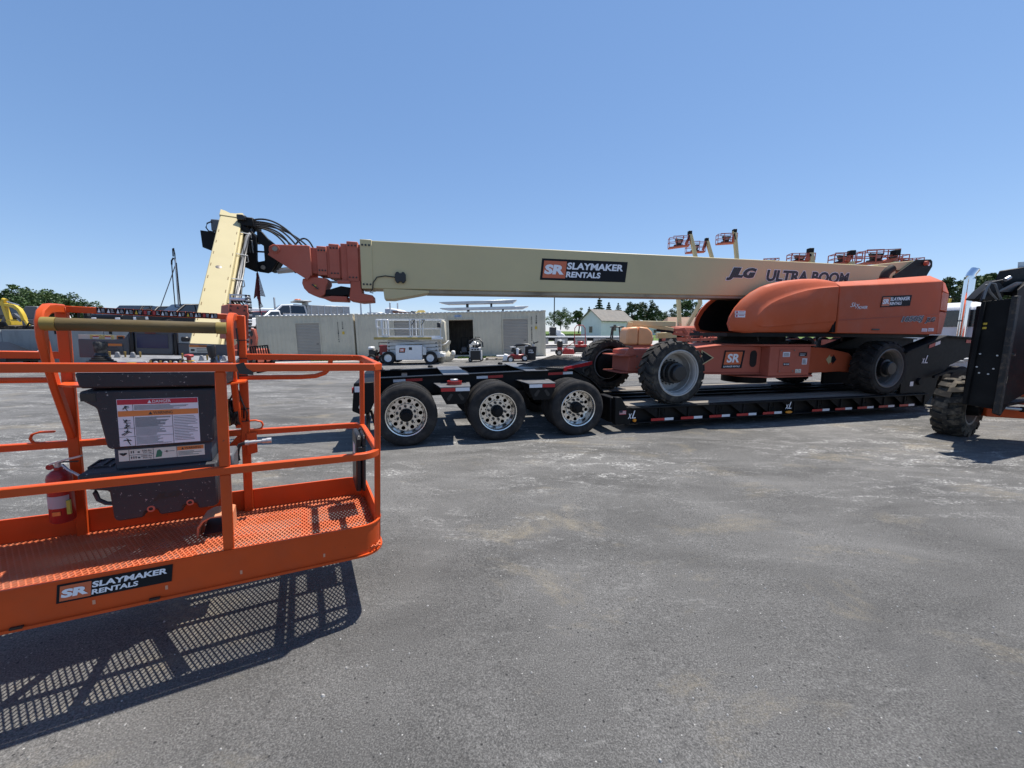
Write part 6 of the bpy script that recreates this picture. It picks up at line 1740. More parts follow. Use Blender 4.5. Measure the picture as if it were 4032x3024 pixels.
# ------------------------------------------------------------------ containers with roller doors
def container(name, x0, x1, y0, z0, tilt, h, label, doors, seed, marks):
    L = x1 - x0
    Mx = T3(x0, y0, z0) @ Matrix.Rotation(-tilt, 4, 'Y')
    t = empty(name, Mx, label, 'shipping container')
    D = 2.44
    def q(nm, mb, m, bv=0.0, par=None, **k):
        return mb.build(nm, m, par or t, Mx, bv, **k)
    cuts = sorted([(d['x'], d['x'] + d['w']) for d in doors])
    spans, cx = [], 0.12
    for a, b in cuts:
        spans.append((cx, a)); cx = b
    spans.append((cx, L - 0.12))
    pitch, dep = 0.278, 0.036
    def corr(xa, xb, z0_, z1_):
        xs = []
        x = xa
        k = 0
        pat = [(0.070, dep), (0.068, 0), (0.072, 0), (0.068, dep)]
        pts = [(xa, 0.02)]
        while x < xb - 0.05:
            for dx, yy in ((0.072, 0.02), (0.068, 0.02 + dep), (0.070, 0.02 + dep), (0.068, 0.02)):
                x = min(x + dx, xb)
                pts.append((x, yy))
        pts.append((xb, 0.02))
        mb = MB()
        vs = [(x, y, z0_) for x, y in pts] + [(x, y, z1_) for x, y in pts]
        n = len(pts)
        mb.add(vs, [(i, i + 1, n + i + 1, n + i) for i in range(n - 1)])
        return mb
    for xa, xb in spans:
        if xb - xa > 0.05:
            q('corrugated_wall', corr(xa, xb, 0.16, h - 0.12), CONT)
    for d in doors:
        q('corrugated_wall', corr(d['x'], d['x'] + d['w'], d['h'] + 0.06, h - 0.12), CONT)
    q('bottom_rail', MB().box(0.0, L, 0.0, 0.10, 0.04, 0.16), CONT, 0.008)
    q('top_rail', MB().box(0.0, L, 0.0, 0.08, h - 0.12, h - 0.04), CONT, 0.008)
    for x in (0.0, L - 0.16):
        q('corner_post', MB().box(x, x + 0.16, -0.012, 0.16, 0.0, h), CONT, 0.01)
        for z in (0.0, h - 0.115):
            q('corner_casting', MB().box(x - .004, x + 0.178, -0.016, 0.16, z, z + 0.118), CONT, 0.01)
    q('end_wall', MB().box(0.0, 0.04, 0.16, D, 0.0, h - .03), CONT)
    q('end_wall', MB().box(L - 0.04, L, 0.16, D, 0.0, h - .03), CONT)
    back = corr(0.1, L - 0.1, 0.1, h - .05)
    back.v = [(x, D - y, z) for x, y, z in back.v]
    q('back_wall', back, mat('shade_darkened_back_wall', (0.10, 0.095, 0.085), 0.8, var=0.2))  # back wall coloured darker than the outside to paint in the interior shade
    n = int(L / 0.278)
    rf = MB()
    for k in range(n):
        x = 0.05 + k * 0.278
        rf.loft([[(x, 0.0, h - 0.04), (x + 0.20, 0.0, h - 0.04), (x + 0.17, 0.0, h + 0.0), (x + 0.03, 0.0, h + 0.0)], [(x, D, h - 0.04), (x + 0.20, D, h - 0.04), (x + 0.17, D, h), (x + 0.03, D, h)]])
    rf.box(0, L, 0, D, h - 0.06, h - 0.042)
    q('roof', rf, DULLWHITE)
    q('inner_floor', MB().box(0.05, L - 0.05, 0.12, D - .05, 0.10, 0.15), mat('shade_darkened_plywood', (0.07, 0.06, 0.05), 0.8, var=0.3))  # plywood floor, its colour darkened to add to the painted interior shade
    for x in (1.2, L - 2.4):
        q('fork_pocket', MB().box(x, x + 0.36, -0.003, 0.002, 0.045, 0.14), BLACKPL)
    for d in doors:
        fx0, fx1 = d['x'], d['x'] + d['w']
        fr_ = q('door_frame', MB().bar([(fx0 + 0.03, 0.01, 0.10), (fx0 + 0.03, 0.01, d['h'] + .03), (fx1 - 0.03, 0.01, d['h'] + .03), (fx1 - 0.03, 0.01, 0.10)], 0.06, 0.07, up=(0, 1, 0)), CONT)
        if d['open']:
            q('door_roll', MB().lathe([(0.0, 0), (0.17, 0), (0.17, d['w'] - .1), (0.0, d['w'] - .1)], (fx0 + .05, 0.3, d['h'] + 0.12), 'x', 18), DOORGREY)
        else:
            ns = 24
            for k in range(ns):
                z = 0.10 + (d['h'] - 0.10) * k / ns
                z1 = 0.10 + (d['h'] - 0.10) * (k + 1) / ns
                q('door_slat', MB().loft([[(fx0 + .06, 0.035, z), (fx0 + .06, 0.016, z + .018), (fx0 + .06, 0.016, z1 - .026), (fx0 + .06, 0.036, z1 - .003), (fx0 + .06, 0.05, z1 - .003), (fx0 + .06, 0.05, z)],
                                          [(fx1 - .06, 0.035, z), (fx1 - .06, 0.016, z + .018), (fx1 - .06, 0.016, z1 - .026), (fx1 - .06, 0.036, z1 - .003), (fx1 - .06, 0.05, z1 - .003), (fx1 - .06, 0.05, z)]]), DOORGREY, flat=True)
            q('door_latch', MB().box(fx1 - .32, fx1 - .18, 0.0, 0.016, 1.02, 1.06), BLACKPL)
    for (xx, z1, txt, hh) in marks:
        mb = MB()
        for k, chr_ in enumerate(txt):
            if chr_ != ' ':
                add_text(mb, chr_, (xx, 0.012, z1 - k * hh * 1.25), EX, EZ, hh * 0.7, hh, 0, 0.02, 0.003)
        q('lettering', mb, INK, flat=True)
    return t, Mx
x_l0, x_l1 = -16.15, -10.0
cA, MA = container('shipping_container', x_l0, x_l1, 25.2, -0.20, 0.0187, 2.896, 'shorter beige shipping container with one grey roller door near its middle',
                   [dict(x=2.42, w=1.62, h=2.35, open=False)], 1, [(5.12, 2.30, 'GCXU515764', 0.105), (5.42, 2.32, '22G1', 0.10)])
MB().box(5.40, 5.54, 0.008, 0.013, 1.62, 1.80).build('yellow_plate', YELLOW, cA, MA)
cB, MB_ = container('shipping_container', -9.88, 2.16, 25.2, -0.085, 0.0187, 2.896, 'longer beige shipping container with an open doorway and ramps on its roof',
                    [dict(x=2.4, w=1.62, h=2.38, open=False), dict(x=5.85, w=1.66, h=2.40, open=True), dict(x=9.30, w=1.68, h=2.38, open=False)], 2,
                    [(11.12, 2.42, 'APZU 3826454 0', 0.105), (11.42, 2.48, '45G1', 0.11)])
MB().box(11.38, 11.50, 0.008, 0.013, 1.72, 1.90).build('yellow_plate', YELLOW, cB, MB_)
sg_ = MB().box(6.30, 6.74, 0.0, 0.01, 2.56, 2.70).build('container_sign', mat('pale_blue_sign', (0.35, 0.45, 0.62), 0.5), cB, MB_)
add_text(MB(), 'CONTAINER 3', (6.33, -0.003, 2.60), EX, EZ, 0.38, 0.06, 0, 0.02, 0.001).build('lettering', NAVY, sg_, MB_, flat=True)
# things inside the open doorway: two dark walk-behind machines
for k, (xx, lab) in enumerate(((6.75, 'dark walk-behind machine in shadow inside the container, nearer its hinge side'), (7.25, 'dark walk-behind machine in shadow inside the container, under the door edge'))):
    M_ = MB_ @ T3(xx, 0.9 + .2 * k, 0.15)
    m_ = empty('walk_behind_machine', M_, lab, 'machine', 'walk-behind machines stored in the container')
    MB().loft([[(-.2, -.25, .15), (.2, -.25, .15), (.16, -.2, .5), (-.16, -.2, .5)], [(-.2, .25, .15), (.2, .25, .15), (.16, .2, .5), (-.16, .2, .5)]]).build('engine_block', GREYPL, m_, M_, 0.03)
    MB().tube([(-.18, 0, .4), (-.2, .1, .9), (-.22, .2, 1.1), (.22, .2, 1.1), (.2, .1, .9), (.18, 0, .4)], 0.015, 6).build('handle', BLACK, m_, M_)
    add_wheels(m_, M_, [(-.22, 0, .15), (.22, 0.31, .15)], 0.15, 0.06)
# aluminium ramps lying on the roof
def ramp_on_roof(xa, xb, z, y, label, bent):
    M_ = MB_ @ T3(0, 0, 2.896)
    t = empty('loading_ramp', M_ @ T3(xa, y, z), label, 'ramp', 'ramps on the container roof')
    MB().loft([[(xa, y, z + .02), (xa + .5, y, z - .08), (xb - .25 if bent else xb - .4, y, z - .08), (xb, y, z + .10 if bent else z + .06), (xb, y, z + .14 if bent else z + .10), (xa, y, z + .07)], [(xa, y + .9, z + .02), (xa + .5, y + .9, z - .08), (xb - .25 if bent else xb - .4, y + .9, z - .08), (xb, y + .9, z + .10 if bent else z + .06), (xb, y + .9, z + .14 if bent else z + .10), (xa, y + .9, z + .07)]]).build('ramp_tray', GALV, t, M_, 0.01)
    for x in (xa + 1.7, xb - 1.7):
        MB().box(x, x + .10, y + .1, y + .8, z - .20 if not bent else z - .34, z - .085).build('support_block', BLACK, t, M_)
ramp_on_roof(5.35, 11.0, 0.20, 0.3, 'lower aluminium ramp lying on the container roof', False)
ramp_on_roof(5.30, 10.25, 0.58, 0.35, 'upper aluminium ramp with bent end stacked over the other ramp', True)

# ------------------------------------------------------------------ white scissor lift
gs = at(1528, 1443, 20.3)
MS = T3(gs.x - 0.35, 20.3, g(-5, 20.3)) @ RZ(R(2))
sl = empty('scissor_lift', MS, 'white rough-terrain scissor lift with yellow-edged platform parked before the containers', 'scissor lift')
def sp_(name, mb, m, bv=0.0, par=None, **k):
    return mb.build(name, m, par or sl, MS, bv, **k)
add_wheels(sl, MS, [(0.35, 0.15, 0.34), (2.52, 0.15, 0.34), (0.45, 1.55, 0.34), (2.62, 1.55, 0.34)], 0.34, 0.26, WHITE)
sp_('chassis_box', MB().box(0.0, 3.0, 0.3, 1.4, 0.32, 0.62), DULLWHITE, 0.02)
cab_ = sp_('battery_cabinet', MB().box(0.78, 2.12, -0.06, 0.3, 0.24, 1.0), WHITE, 0.015)
sp_('cabinet_door', MB().box(0.81, 1.36, -0.068, -0.061, 0.27, 0.95), WHITE, 0.004, cab_)
sp_('cabinet_door', MB().box(1.38, 2.08, -0.068, -0.061, 0.27, 0.95), WHITE, 0.004, cab_)
q_ = MB()
para(q_.m(0), (0.95, -0.0685, 0.62), EX, EZ, 0.30, 0.24, 0.04, 0.003)
para(q_.m(1), (0.98, -0.0685, 0.665), EX, EZ, 0.245, 0.17, 0.03, 0.0045)
dq = sp_('decal', q_, [DECALBLK, DECALORG], 0, cab_, flat=True)
sp_('black_panel', MB().box(1.46, 1.62, -0.072, -0.069, 0.76, 0.90), BLACKPL, 0, cab_, flat=True)
add_text(MB(), 'SR', (1.015, -0.0685, 0.69), EX, EZ, 0.18, 0.115, 0.15, 0.035, 0.006).build('lettering', LETTER, dq.parent, MS, flat=True)
sp_('engine_cover', MB().loft([[(2.14, -.02, .5), (2.32, -.02, .5), (2.32, -.02, .86), (2.14, -.02, .95)], [(2.14, .3, .5), (2.32, .3, .5), (2.32, .3, .86), (2.14, .3, .95)]]), DULLWHITE, 0.01)
for s_ in range(3):
    z = 0.66 + 0.19 * s_
    for y in (0.35, 1.35):
        sp_('scissor_arm', MB().bar([(0.25, y, z), (2.9, y, z + 0.14)], 0.07, 0.13), DULLWHITE, 0.006)
        sp_('scissor_arm', MB().bar([(0.25, y + .09, z + .14), (2.9, y + .09, z)], 0.07, 0.13), DULLWHITE, 0.006)
    for x in (0.35, 2.8):
        sp_('pivot_pin', MB().lathe([(0, -.02), (.035, -.02), (.035, 0)], (x, 0.312, z + .07), 'y', 10), BLACKPL)
pl_z = 1.30
sp_('platform', MB().box(-0.15, 3.12, 0.05, 1.65, pl_z, pl_z + 0.08), DULLWHITE, 0.01)
sp_('platform_bumper', MB().box(-0.32, 2.62, 0.0, 0.05, pl_z - .01, pl_z + 0.11), mat('ochre_bumper', (0.42, 0.31, 0.09), 0.6, var=0.2), 0.008)
sp_('extension_deck', MB().box(2.62, 3.20, 0.0, 0.05, pl_z, pl_z + .11), WHITE, 0.008)
def srail(z):
    sp_('guard_rail', MB().bar([(-0.15, 0.06, z), (3.0, 0.06, z), (3.1, 0.15, z), (3.1, 1.55, z), (3.0, 1.64, z), (-0.15, 1.64, z), (-0.15, 0.06, z)], 0.045, 0.045), DULLWHITE, 0.006)
for z in (pl_z + 1.02, pl_z + 0.55):
    srail(z)
sp_('toe_board', MB().box(-0.15, 3.1, 0.055, 0.065, pl_z + .08, pl_z + .19), WHITE)
for x in (-0.13, 0.16, 0.44, 1.52, 1.64, 2.04, 2.18, 3.08):
    for y in ((0.06, 1.64) if x in (-0.13, 1.52, 3.08) else (0.06,)):
        sp_('guard_post', MB().box(x - .022, x + .022, y - .022, y + .022, pl_z + .08, pl_z + 1.0), DULLWHITE)
sp_('gate', MB().bar([(-0.17, 0.03, pl_z + .62), (0.08, 0.03, pl_z + .62), (0.08, 0.03, pl_z + .98), (-0.17, 0.03, pl_z + .98)], 0.05, 0.05, up=(0, 1, 0), closed=True), WHITE, 0.01)
sp_('gate', MB().bar([(0.12, 0.03, pl_z + .22), (0.42, 0.03, pl_z + .22), (0.42, 0.03, pl_z + .98), (0.12, 0.03, pl_z + .98)], 0.05, 0.05, up=(0, 1, 0), closed=True), WHITE, 0.01)
for x in (1.62, 2.12):
    sp_('folded_bracket', MB().bar([(x, 0.03, pl_z + .98), (x + .16, 0.03, pl_z + .98), (x, 0.03, pl_z + .72)], 0.03, 0.03, up=(0, 1, 0)), BLACKPL)
sp_('control_box', MB().box(2.92, 3.1, -0.05, 0.05, pl_z + .6, pl_z + .85), BLACKPL, 0.02)
sp_('white_cover', MB().loft([[(3.12, .1, pl_z - .2), (3.32, .1, pl_z - .1), (3.30, .1, pl_z + .9), (3.14, .1, pl_z + 1.0)], [(3.12, .6, pl_z - .2), (3.32, .6, pl_z - .1), (3.30, .6, pl_z + .9), (3.14, .6, pl_z + 1.0)]]), TAN, 0.04)
sp_('tow_eye', MB().box(3.0, 3.2, .4, 1.2, .35, .55), DULLWHITE, 0.03)

# ------------------------------------------------------------------ small machines in front of the containers
def root_px(name, px, py, Y, label, cat, group=None, yaw=0.0):
    p = at(px, py, Y)
    M = T3(p.x, Y, g(p.x, Y) if Y < 60 else field_z(p.x, Y)) @ RZ(yaw)
    return empty(name, M, label, cat, group), M
# red trencher with white engine, beside the scissor lift
t, M = root_px('trencher', 1475, 1420, 22.0, 'red walk-behind trencher with white engine between container and scissor lift', 'trencher')
MB().box(-.25, .15, -.2, .2, .35, .75).build('engine', BLACKPL, t, M, 0.04)
MB().box(-.27, .0, -.22, .22, .75, .92).build('engine_cowl', WHITE, t, M, 0.05)
MB().bar([(-.3, 0, .3), (.9, 0, .3)], 0.3, 0.12).build('frame', REDP, t, M, 0.02)
MB().box(.35, .95, -.2, .2, .45, 1.0).build('valve_box', REDP, t, M, 0.04)
MB().tube([(.35, -.2, .9), (.35, -.2, 1.15), (.9, -.2, 1.15), (.95, -.2, .6)], 0.025, 8).build('handle', BLACK, t, M)
MB().bar([(.1, .1, .45), (.45, .1, .75)], 0.06, 0.1).build('digging_boom', BLACK, t, M)
add_wheels(t, M, [(-.05, -.3, .25), (.6, -.3, .25), (-.05, .35, .25), (.6, .35, .25)], 0.25, 0.16)
# tan canvas covered machine
t, M = root_px('covered_grinder', 1752, 1420, 22.2, 'lumpy machine with tan canvas bag beside the open container door', 'machine')
random.seed(31)
rings = []
for k in range(9):
    z = 0.05 + 1.12 * k / 8
    rr = 0.42 * (0.75 + 0.35 * math.sin(k * .9 + .4)) * (1 - 0.45 * (k / 8) ** 2)
    rings.append([(rr * (1 + .18 * math.sin(3 * a + k) + random.uniform(-.1, .1)) * math.cos(a) + .03 * k * (.5 if k < 5 else 0.2), rr * .8 * math.sin(a), z) for a in [q * 6.2832 / 14 for q in range(14)]])
MB().loft(rings).build('canvas_cover', TAN, t, M)
MB().lathe([(0, 0), (.2, 0), (.24, .3), (.22, .55), (.12, .6), (0, .6)], (-.12, -.28, .02), 'z', 20).build('dust_drum', mat('dusty_drum', (0.5, 0.46, 0.36), 0.6, var=.15, dirt=(.25, .22, .17), damt=.5), t, M)
MB().tube([(-.5, -.3, .75), (-.2, -.4, .9), (.1, -.3, 1.0), (.25, -.1, 1.18)], 0.035, 8).build('vacuum_hose', DULLWHITE, t, M)
MB().box(.38, .58, -.2, .15, .35, .62).build('fan_box', DULLWHITE, t, M, 0.05)
# floor scarifier with chrome engine
t, M = root_px('floor_scarifier', 1874, 1422, 21.8, 'compact silver and black floor scarifier standing before the corrugated wall', 'floor machine')
MB().box(-.27, .27, -.35, .3, .10, .62).build('lower_housing', BLACKPL, t, M, 0.04)
MB().box(-.30, .30, -.38, -.30, .60, .78).build('control_panel', GALV, t, M, 0.015)
for k in range(3):
    MB().box(-.2 + .15 * k, -.1 + .15 * k, -.386, -.381, .64, .72).build('gauge', INK, t, M, flat=True)
random.seed(12)
for k in range(14):
    x, y, z = random.uniform(-.24, .24), random.uniform(-.3, .1), random.uniform(.8, 1.1)
    s_ = random.uniform(.05, .11)
    MB().box(x - s_, x + s_, y - s_, y + s_, z - s_, z + s_ * .8).build('engine_part', ALU if k % 3 else BLACKPL, t, M, 0.015)
MB().tube([(-.28, -.1, .62), (-.40, -.15, .85), (-.36, -.1, 1.1), (-.1, 0, 1.24), (.2, 0, 1.24), (.38, -.1, 1.05), (.40, -.1, .8)], 0.04, 10).build('intake_hose', BLACKPL, t, M)
MB().tube([(-.05, -.1, 1.15), (0, -.1, 1.35), (.25, -.1, 1.33)], 0.02, 8).build('handle', BLACK, t, M)
for x in (-.3, .3):
    MB().box(x - .035, x + .035, -.2, .2, .1, .6).build('side_plate', DULLWHITE, t, M, 0.01)
add_wheels(t, M, [(-.28, -.2, .12), (.28, .35, .12)], 0.12, 0.08)
# leaf vacuum with black bag
t, M = root_px('leaf_vacuum', 2050, 1424, 21.6, 'red leaf vacuum with big black collection bag and curved black duct', 'leaf vacuum')
MB().loft([[(-.85, -.3, .12), (.3, -.3, .12), (.3, -.3, .38), (-.5, -.3, .38)], [(-.85, .3, .12), (.3, .3, .12), (.3, .3, .38), (-.5, .3, .38)]]).build('deck', REDP, t, M, 0.03)
MB().loft([[(-1.0, -.34, .04), (-.72, -.34, .04), (-.68, -.34, .35), (-.9, -.34, .40)], [(-1.0, .34, .04), (-.72, .34, .04), (-.68, .34, .35), (-.9, .34, .40)]]).build('intake_nozzle', WHITE, t, M, 0.03)
MB().box(-.40, .05, -.2, .2, .38, .66).build('engine', BLACKPL, t, M, 0.05)
MB().lathe([(0, 0), (.15, 0), (.17, .05), (0, .06)], (-.42, -.05, .74), 'z', 18).build('air_cleaner', WHITE, t, M)
MB().box(-.24, -.10, -.28, -.2, .36, .72).build('white_tank', WHITE, t, M, 0.02)
dk = [(-.45, 0, .5), (-.40, 0, .72), (-.22, 0, .86), (.1, 0, .90), (.4, 0, .88), (.55, 0, .80)]
MB().tube(dk, [.085, .08, .075, .075, .075, .08], 14).build('duct', BLACKPL, t, M)
bag = MB().loft([[(.55 + (.28 + .012 * k) * math.cos(a), .27 * math.sin(a) * (.85 + .05 * k), .06 + .185 * k) for a in [q * 6.2832 / 20 for q in range(20)]] for k in range(5)]).build('collection_bag', mat('black_canvas_bag', (0.022, 0.022, 0.023), 0.8, var=.2, bump=.3, bscale=12), t, M)
tt = MB()
for txt, z, w_ in (('LITTLE', .56, .22), ('WONDER', .45, .28)):
    add_text(tt, txt, (.42, -.285, z), EX, EZ, w_, .075, .1, .03, 0)
tt.build('lettering', LETTER, bag, M, flat=True)
MB().tube([(.2, -.26, .3), (.22, -.28, .82), (.4, -.28, .85)], 0.025, 8).build('frame_tube', GALV, t, M)
MB().tube([(.62, -.15, .82), (.72, -.15, .98), (.95, -.1, 1.06)], 0.03, 8).build('handle', BLACK, t, M)
MB().tube([(.62, .15, .82), (.75, .15, .95), (.7, .1, 1.05)], 0.025, 8).build('handle', BLACK, t, M)
MB().lathe([(0, 0), (.08, 0), (.08, .12), (0, .12)], (.68, -.2, .82), 'z', 12).build('small_engine_part', GALV, t, M)
add_wheels(t, M, [(-.55, -.36, .11), (.22, -.38, .19), (.22, .4, .19)], 0.19, 0.09, WHITE)
# pallet and planks on the gravel
t, M = root_px('wooden_pallet', 1955, 1412, 23.0, 'grey wooden pallet lying flat before the container', 'pallet')
for k in range(6):
    MB().box(-.62, .62, -.5 + .2 * k, -.38 + .2 * k, .10, .125).build('plank', WOOD, t, M)
for x in (-.6, -.05, .5):
    MB().box(x, x + .1, -.5, .62, .0, .098).build('bearer', WOOD, t, M)
t, M = root_px('plastic_pipe', 1985, 1398, 23.4, 'short length of white plastic pipe resting across the pallet end', 'pipe')
MB().tube([(-.45, 0, .16), (.6, .05, .17)], 0.07, 12).build('pipe_wall', WHITE, t, M)
for k, (px, py, a) in enumerate(((1818, 1416, 30), (1660 + 340, 1424, 4), (1840 + 40, 1415, -50))):
    pass
# red tiller and red machine with tall handle
t, M = root_px('garden_tiller', 2203, 1402, 25.5, 'small bright red tiller with black engine on the pale gravel', 'tiller')
MB().box(-.15, .15, -.2, .2, .2, .55).build('gear_case', REDP, t, M, 0.03)
MB().box(-.18, .18, -.2, .2, .55, .95).build('engine', BLACKPL, t, M, 0.05)
MB().box(-.14, .14, -.15, .15, .95, 1.02).build('fuel_cap', WHITE, t, M, 0.03)
MB().loft([[(.15, -.3, .1), (.95, -.3, .1), (.85, -.3, .42), (.3, -.3, .5)], [(.15, .3, .1), (.95, .3, .1), (.85, .3, .42), (.3, .3, .5)]]).build('tine_hood', REDP, t, M, 0.05)
MB().tube([(.3, -.2, .5), (.7, -.2, .75), (1.0, -.2, .95)], 0.02, 8).build('handle', REDP, t, M)
add_wheels(t, M, [(-.05, -.25, .2), (-.05, .35, .2)], .2, .1)
t, M = root_px('lawn_aerator', 2285, 1393, 27.5, 'dark red walk-behind machine with tall looped handle on the gravel', 'aerator')
MB().box(-.42, .42, -.3, .3, .08, .45).build('weight_drum', BLACKPL, t, M, 0.05)
MB().box(-.40, .40, -.28, .28, .45, .62).build('deck', REDP, t, M, 0.03)
MB().box(-.2, .2, -.2, .2, .62, .85).build('engine', REDP, t, M, 0.06)
MB().tube([(-.38, .2, .5), (-.38, .35, 1.2), (-.36, .4, 1.75), (-.2, .42, 1.95), (.2, .42, 1.95), (.36, .4, 1.75), (.38, .35, 1.2), (.38, .2, .5)], 0.03, 10).build('handle', REDP, t, M)
MB().box(-.38, .38, .33, .37, 1.25, 1.30).build('cross_bar', REDP, t, M)
MB().box(-.62, -.42, -.25, .1, .02, .3).build('tine_guard', BLACKPL, t, M, .03)
add_wheels(t, M, [(-.45, .0, .18), (.45, .31, .18)], .18, .1)
# flatbed trailer parked across the gravel
Yt = 40.0
a_ = at(2085, 1376, Yt)
M = T3(a_.x, Yt, g(a_.x, Yt))
fb = empty('flatbed_trailer', M, 'long weathered flatbed trailer with side tool boxes on the gravel beyond the containers', 'trailer')
Lf = 12.5
MB().box(0, Lf, 0, 2.5, .95, 1.08).build('deck', DULLWHITE, fb, M, .01)
MB().box(0, Lf, .02, .1, .62, .94).build('side_rail', BLACKR, fb, M)
for k in range(6):
    MB().box(.6 + 1.95 * k, 1.9 + 1.95 * k, -.02, .5, .30, .88).build('tool_box', mat('grey_tool_box', (.35, .34, .32), .6, var=.15, dirt=(.12, .11, .1), damt=.7, dscale=3), fb, M, .02)
    MB().box(.9 + 1.95 * k, 1.6 + 1.95 * k, -.028, -.021, .42, .72).build('box_lid', DULLWHITE if k % 2 else RIMDARK, fb, M, .005)
MB().box(.1, Lf - .1, .0, .06, .10, .18).build('lower_rail', BLACKR, fb, M)
add_wheels(fb, M, [(9.6, .2, .45), (10.9, .2, .45), (9.6, 2.3, .45), (10.9, 2.3, .45)], .45, .25)
MB().box(.3, .45, .8, 1.0, 0, .95).build('landing_leg', BLACKR, fb, M)
# concrete kerb lines on the gravel
for yy, lab in ((30.5, 'low concrete kerb bar lying on the gravel, nearer the small red tiller'), (36.0, 'low concrete kerb bar lying under the front of the flatbed trailer')):
    k_ = empty('kerb_bar', T3(6, yy, g(6, yy)), lab, 'kerb')
    MB().box(3.0, 12.0, yy, yy + .25, g(6, yy) - .05, g(6, yy) + .12).build('kerb_block', CONC, k_, None, .02)
# light tower with thin mast
t, M = root_px('light_tower', 2183, 1333, 44.0, 'white towable light tower with tall thin mast beyond the flatbed trailer', 'light tower')
zt2 = at(2180, 1150, 44.0).z - M.translation.z
zb2 = at(2183, 1333, 44.0).z - M.translation.z
MB().box(-.55, .15, -.5, .5, zb2, zb2 + 1.25).build('generator_box', BLACKPL, t, M, .05)
MB().box(.1, .65, -.5, .5, zb2, zb2 + .95).build('control_cabinet', WHITE, t, M, .04)
MB().bar([(-.65, -.4, zb2 + .7), (.1, -.4, zb2 + .35)], .08, .1).build('stay', WHITE, t, M)
MB().tube([(-.05, 0, zb2 + .5), (-.06, 0, zt2)], 0.055, 10).build('mast', BLACK, t, M)
MB().loft([[(.6, -.4, zb2 + .1), (1.2, -.4, zb2 + .1), (1.1, -.4, zb2 + .45), (.65, -.4, zb2 + .7)], [(.6, .4, zb2 + .1), (1.2, .4, zb2 + .1), (1.1, .4, zb2 + .45), (.65, .4, zb2 + .7)]]).build('fender_cover', WHITE, t, M, .1)
MB().box(.5, 2.0, -.4, .4, zb2 - .1, zb2 + .15).build('tow_frame', BLACK, t, M)
add_wheels(t, M, [(0, -.6, zb2 + .05), (0, .6, zb2 + .05)], .35, .2)

# ------------------------------------------------------------------ vehicles on the upper yard
def car(name, px, pbase_z, Y, yaw, L, Wd, prof, win, paint, label, cat, group=None, wr=0.38, front=None):
    """side profile prof (x,z) extruded with a narrower greenhouse; win = list of side window outlines; faces local -y / x"""
    p = at(px, 1300, Y)
    M = T3(p.x, Y, pbase_z) @ RZ(yaw)
    t = empty(name, M, label, cat, group)
    rings = []
    zs = max(z for x, z in prof)
    for y, k in ((-Wd / 2, 0.0), (-Wd / 2 - .03, 1), (Wd / 2 + .03, 1), (Wd / 2, 0.0)):
        pass
    belt = 0.58 * zs
    def ring(y, inset, full):
        return [(x, y + (inset * max(0, (z - belt)) / (zs - belt)) * (1 if y < 0 else -1), z) for x, z in prof]
    MB().loft([ring(-Wd / 2, .22, 1), ring(Wd / 2, .22, 1)]).build('body', paint, t, M, 0.05, seg=2)
    for wv in win:
        for sgn in (-1, 1):
            def off(z):
                return sgn * (Wd / 2 - .22 * max(0, z - belt) / (zs - belt) + .004)
            MB().loft([[(x, off(z), z) for x, z in wv], [(x, off(z) + sgn * .012, z) for x, z in wv]]).build('side_window', GLASS, t, M, flat=True)
    if front:
        (xa, za), (xb, zb_) = front       # windscreen bottom and top
        ya, yb = Wd / 2 - .16, Wd / 2 - .24
        dx, dz = (zb_ - za), -(xb - xa)
        ln = math.hypot(dx, dz)
        s_ = 1 if dx / ln * (xa) > 0 else -1
        nx, nz = (dx / ln * .012, dz / ln * .012)
        if nz < 0: nx, nz = -nx, -nz
        q = [(xa, -ya, za), (xa, ya, za), (xb, yb, zb_), (xb, -yb, zb_)]
        MB().loft([[(x, y, z) for x, y, z in q], [(x + nx, y, z + nz) for x, y, z in q]]).build('windscreen', GLASS, t, M, flat=True)
    xw = [min(x for x, z in prof) + L * .19, max(x for x, z in prof) - L * .20]
    add_wheels(t, M, [(xw[0], -Wd / 2 + .1, wr), (xw[1], -Wd / 2 + .1, wr), (xw[0], Wd / 2 - .1, wr), (xw[1], Wd / 2 - .1, wr)], wr, .24, ALU)
    xf = min(x for x, z in prof)
    for y in (-Wd / 2 + .25, Wd / 2 - .25):
        MB().box(xf - .02, xf + .05, y - .16, y + .16, .72, .90).build('headlight', WHITETAPE, t, M, .02)
    return t, M
PK = [(-2.9, .45), (-2.95, .95), (-2.8, 1.12), (-1.5, 1.22), (-.75, 1.86), (.2, 1.92), (1.0, 1.86), (1.1, 1.25), (2.8, 1.22), (2.85, .5)]
PKW = [[(-1.25, 1.25), (-.68, 1.76), (-.2, 1.80), (-.2, 1.25)], [(-.12, 1.25), (-.12, 1.80), (.85, 1.78), (.95, 1.25)]]
SUV = [(-2.3, .4), (-2.35, .85), (-2.2, 1.0), (-1.15, 1.1), (-.4, 1.65), (.9, 1.72), (2.0, 1.62), (2.25, 1.1), (2.3, .45)]
SUVW = [[(-.95, 1.1), (-.35, 1.56), (.35, 1.60), (.35, 1.1)], [(.45, 1.1), (.45, 1.60), (1.8, 1.54), (1.95, 1.12)]]
VAN = [(-2.6, .4), (-2.65, .95), (-2.3, 1.15), (-1.5, 1.95), (-1.0, 2.1), (2.6, 2.1), (2.65, .45)]
VANW = [[(-2.0, 1.25), (-1.45, 1.85), (-.7, 1.85), (-.7, 1.25)]]
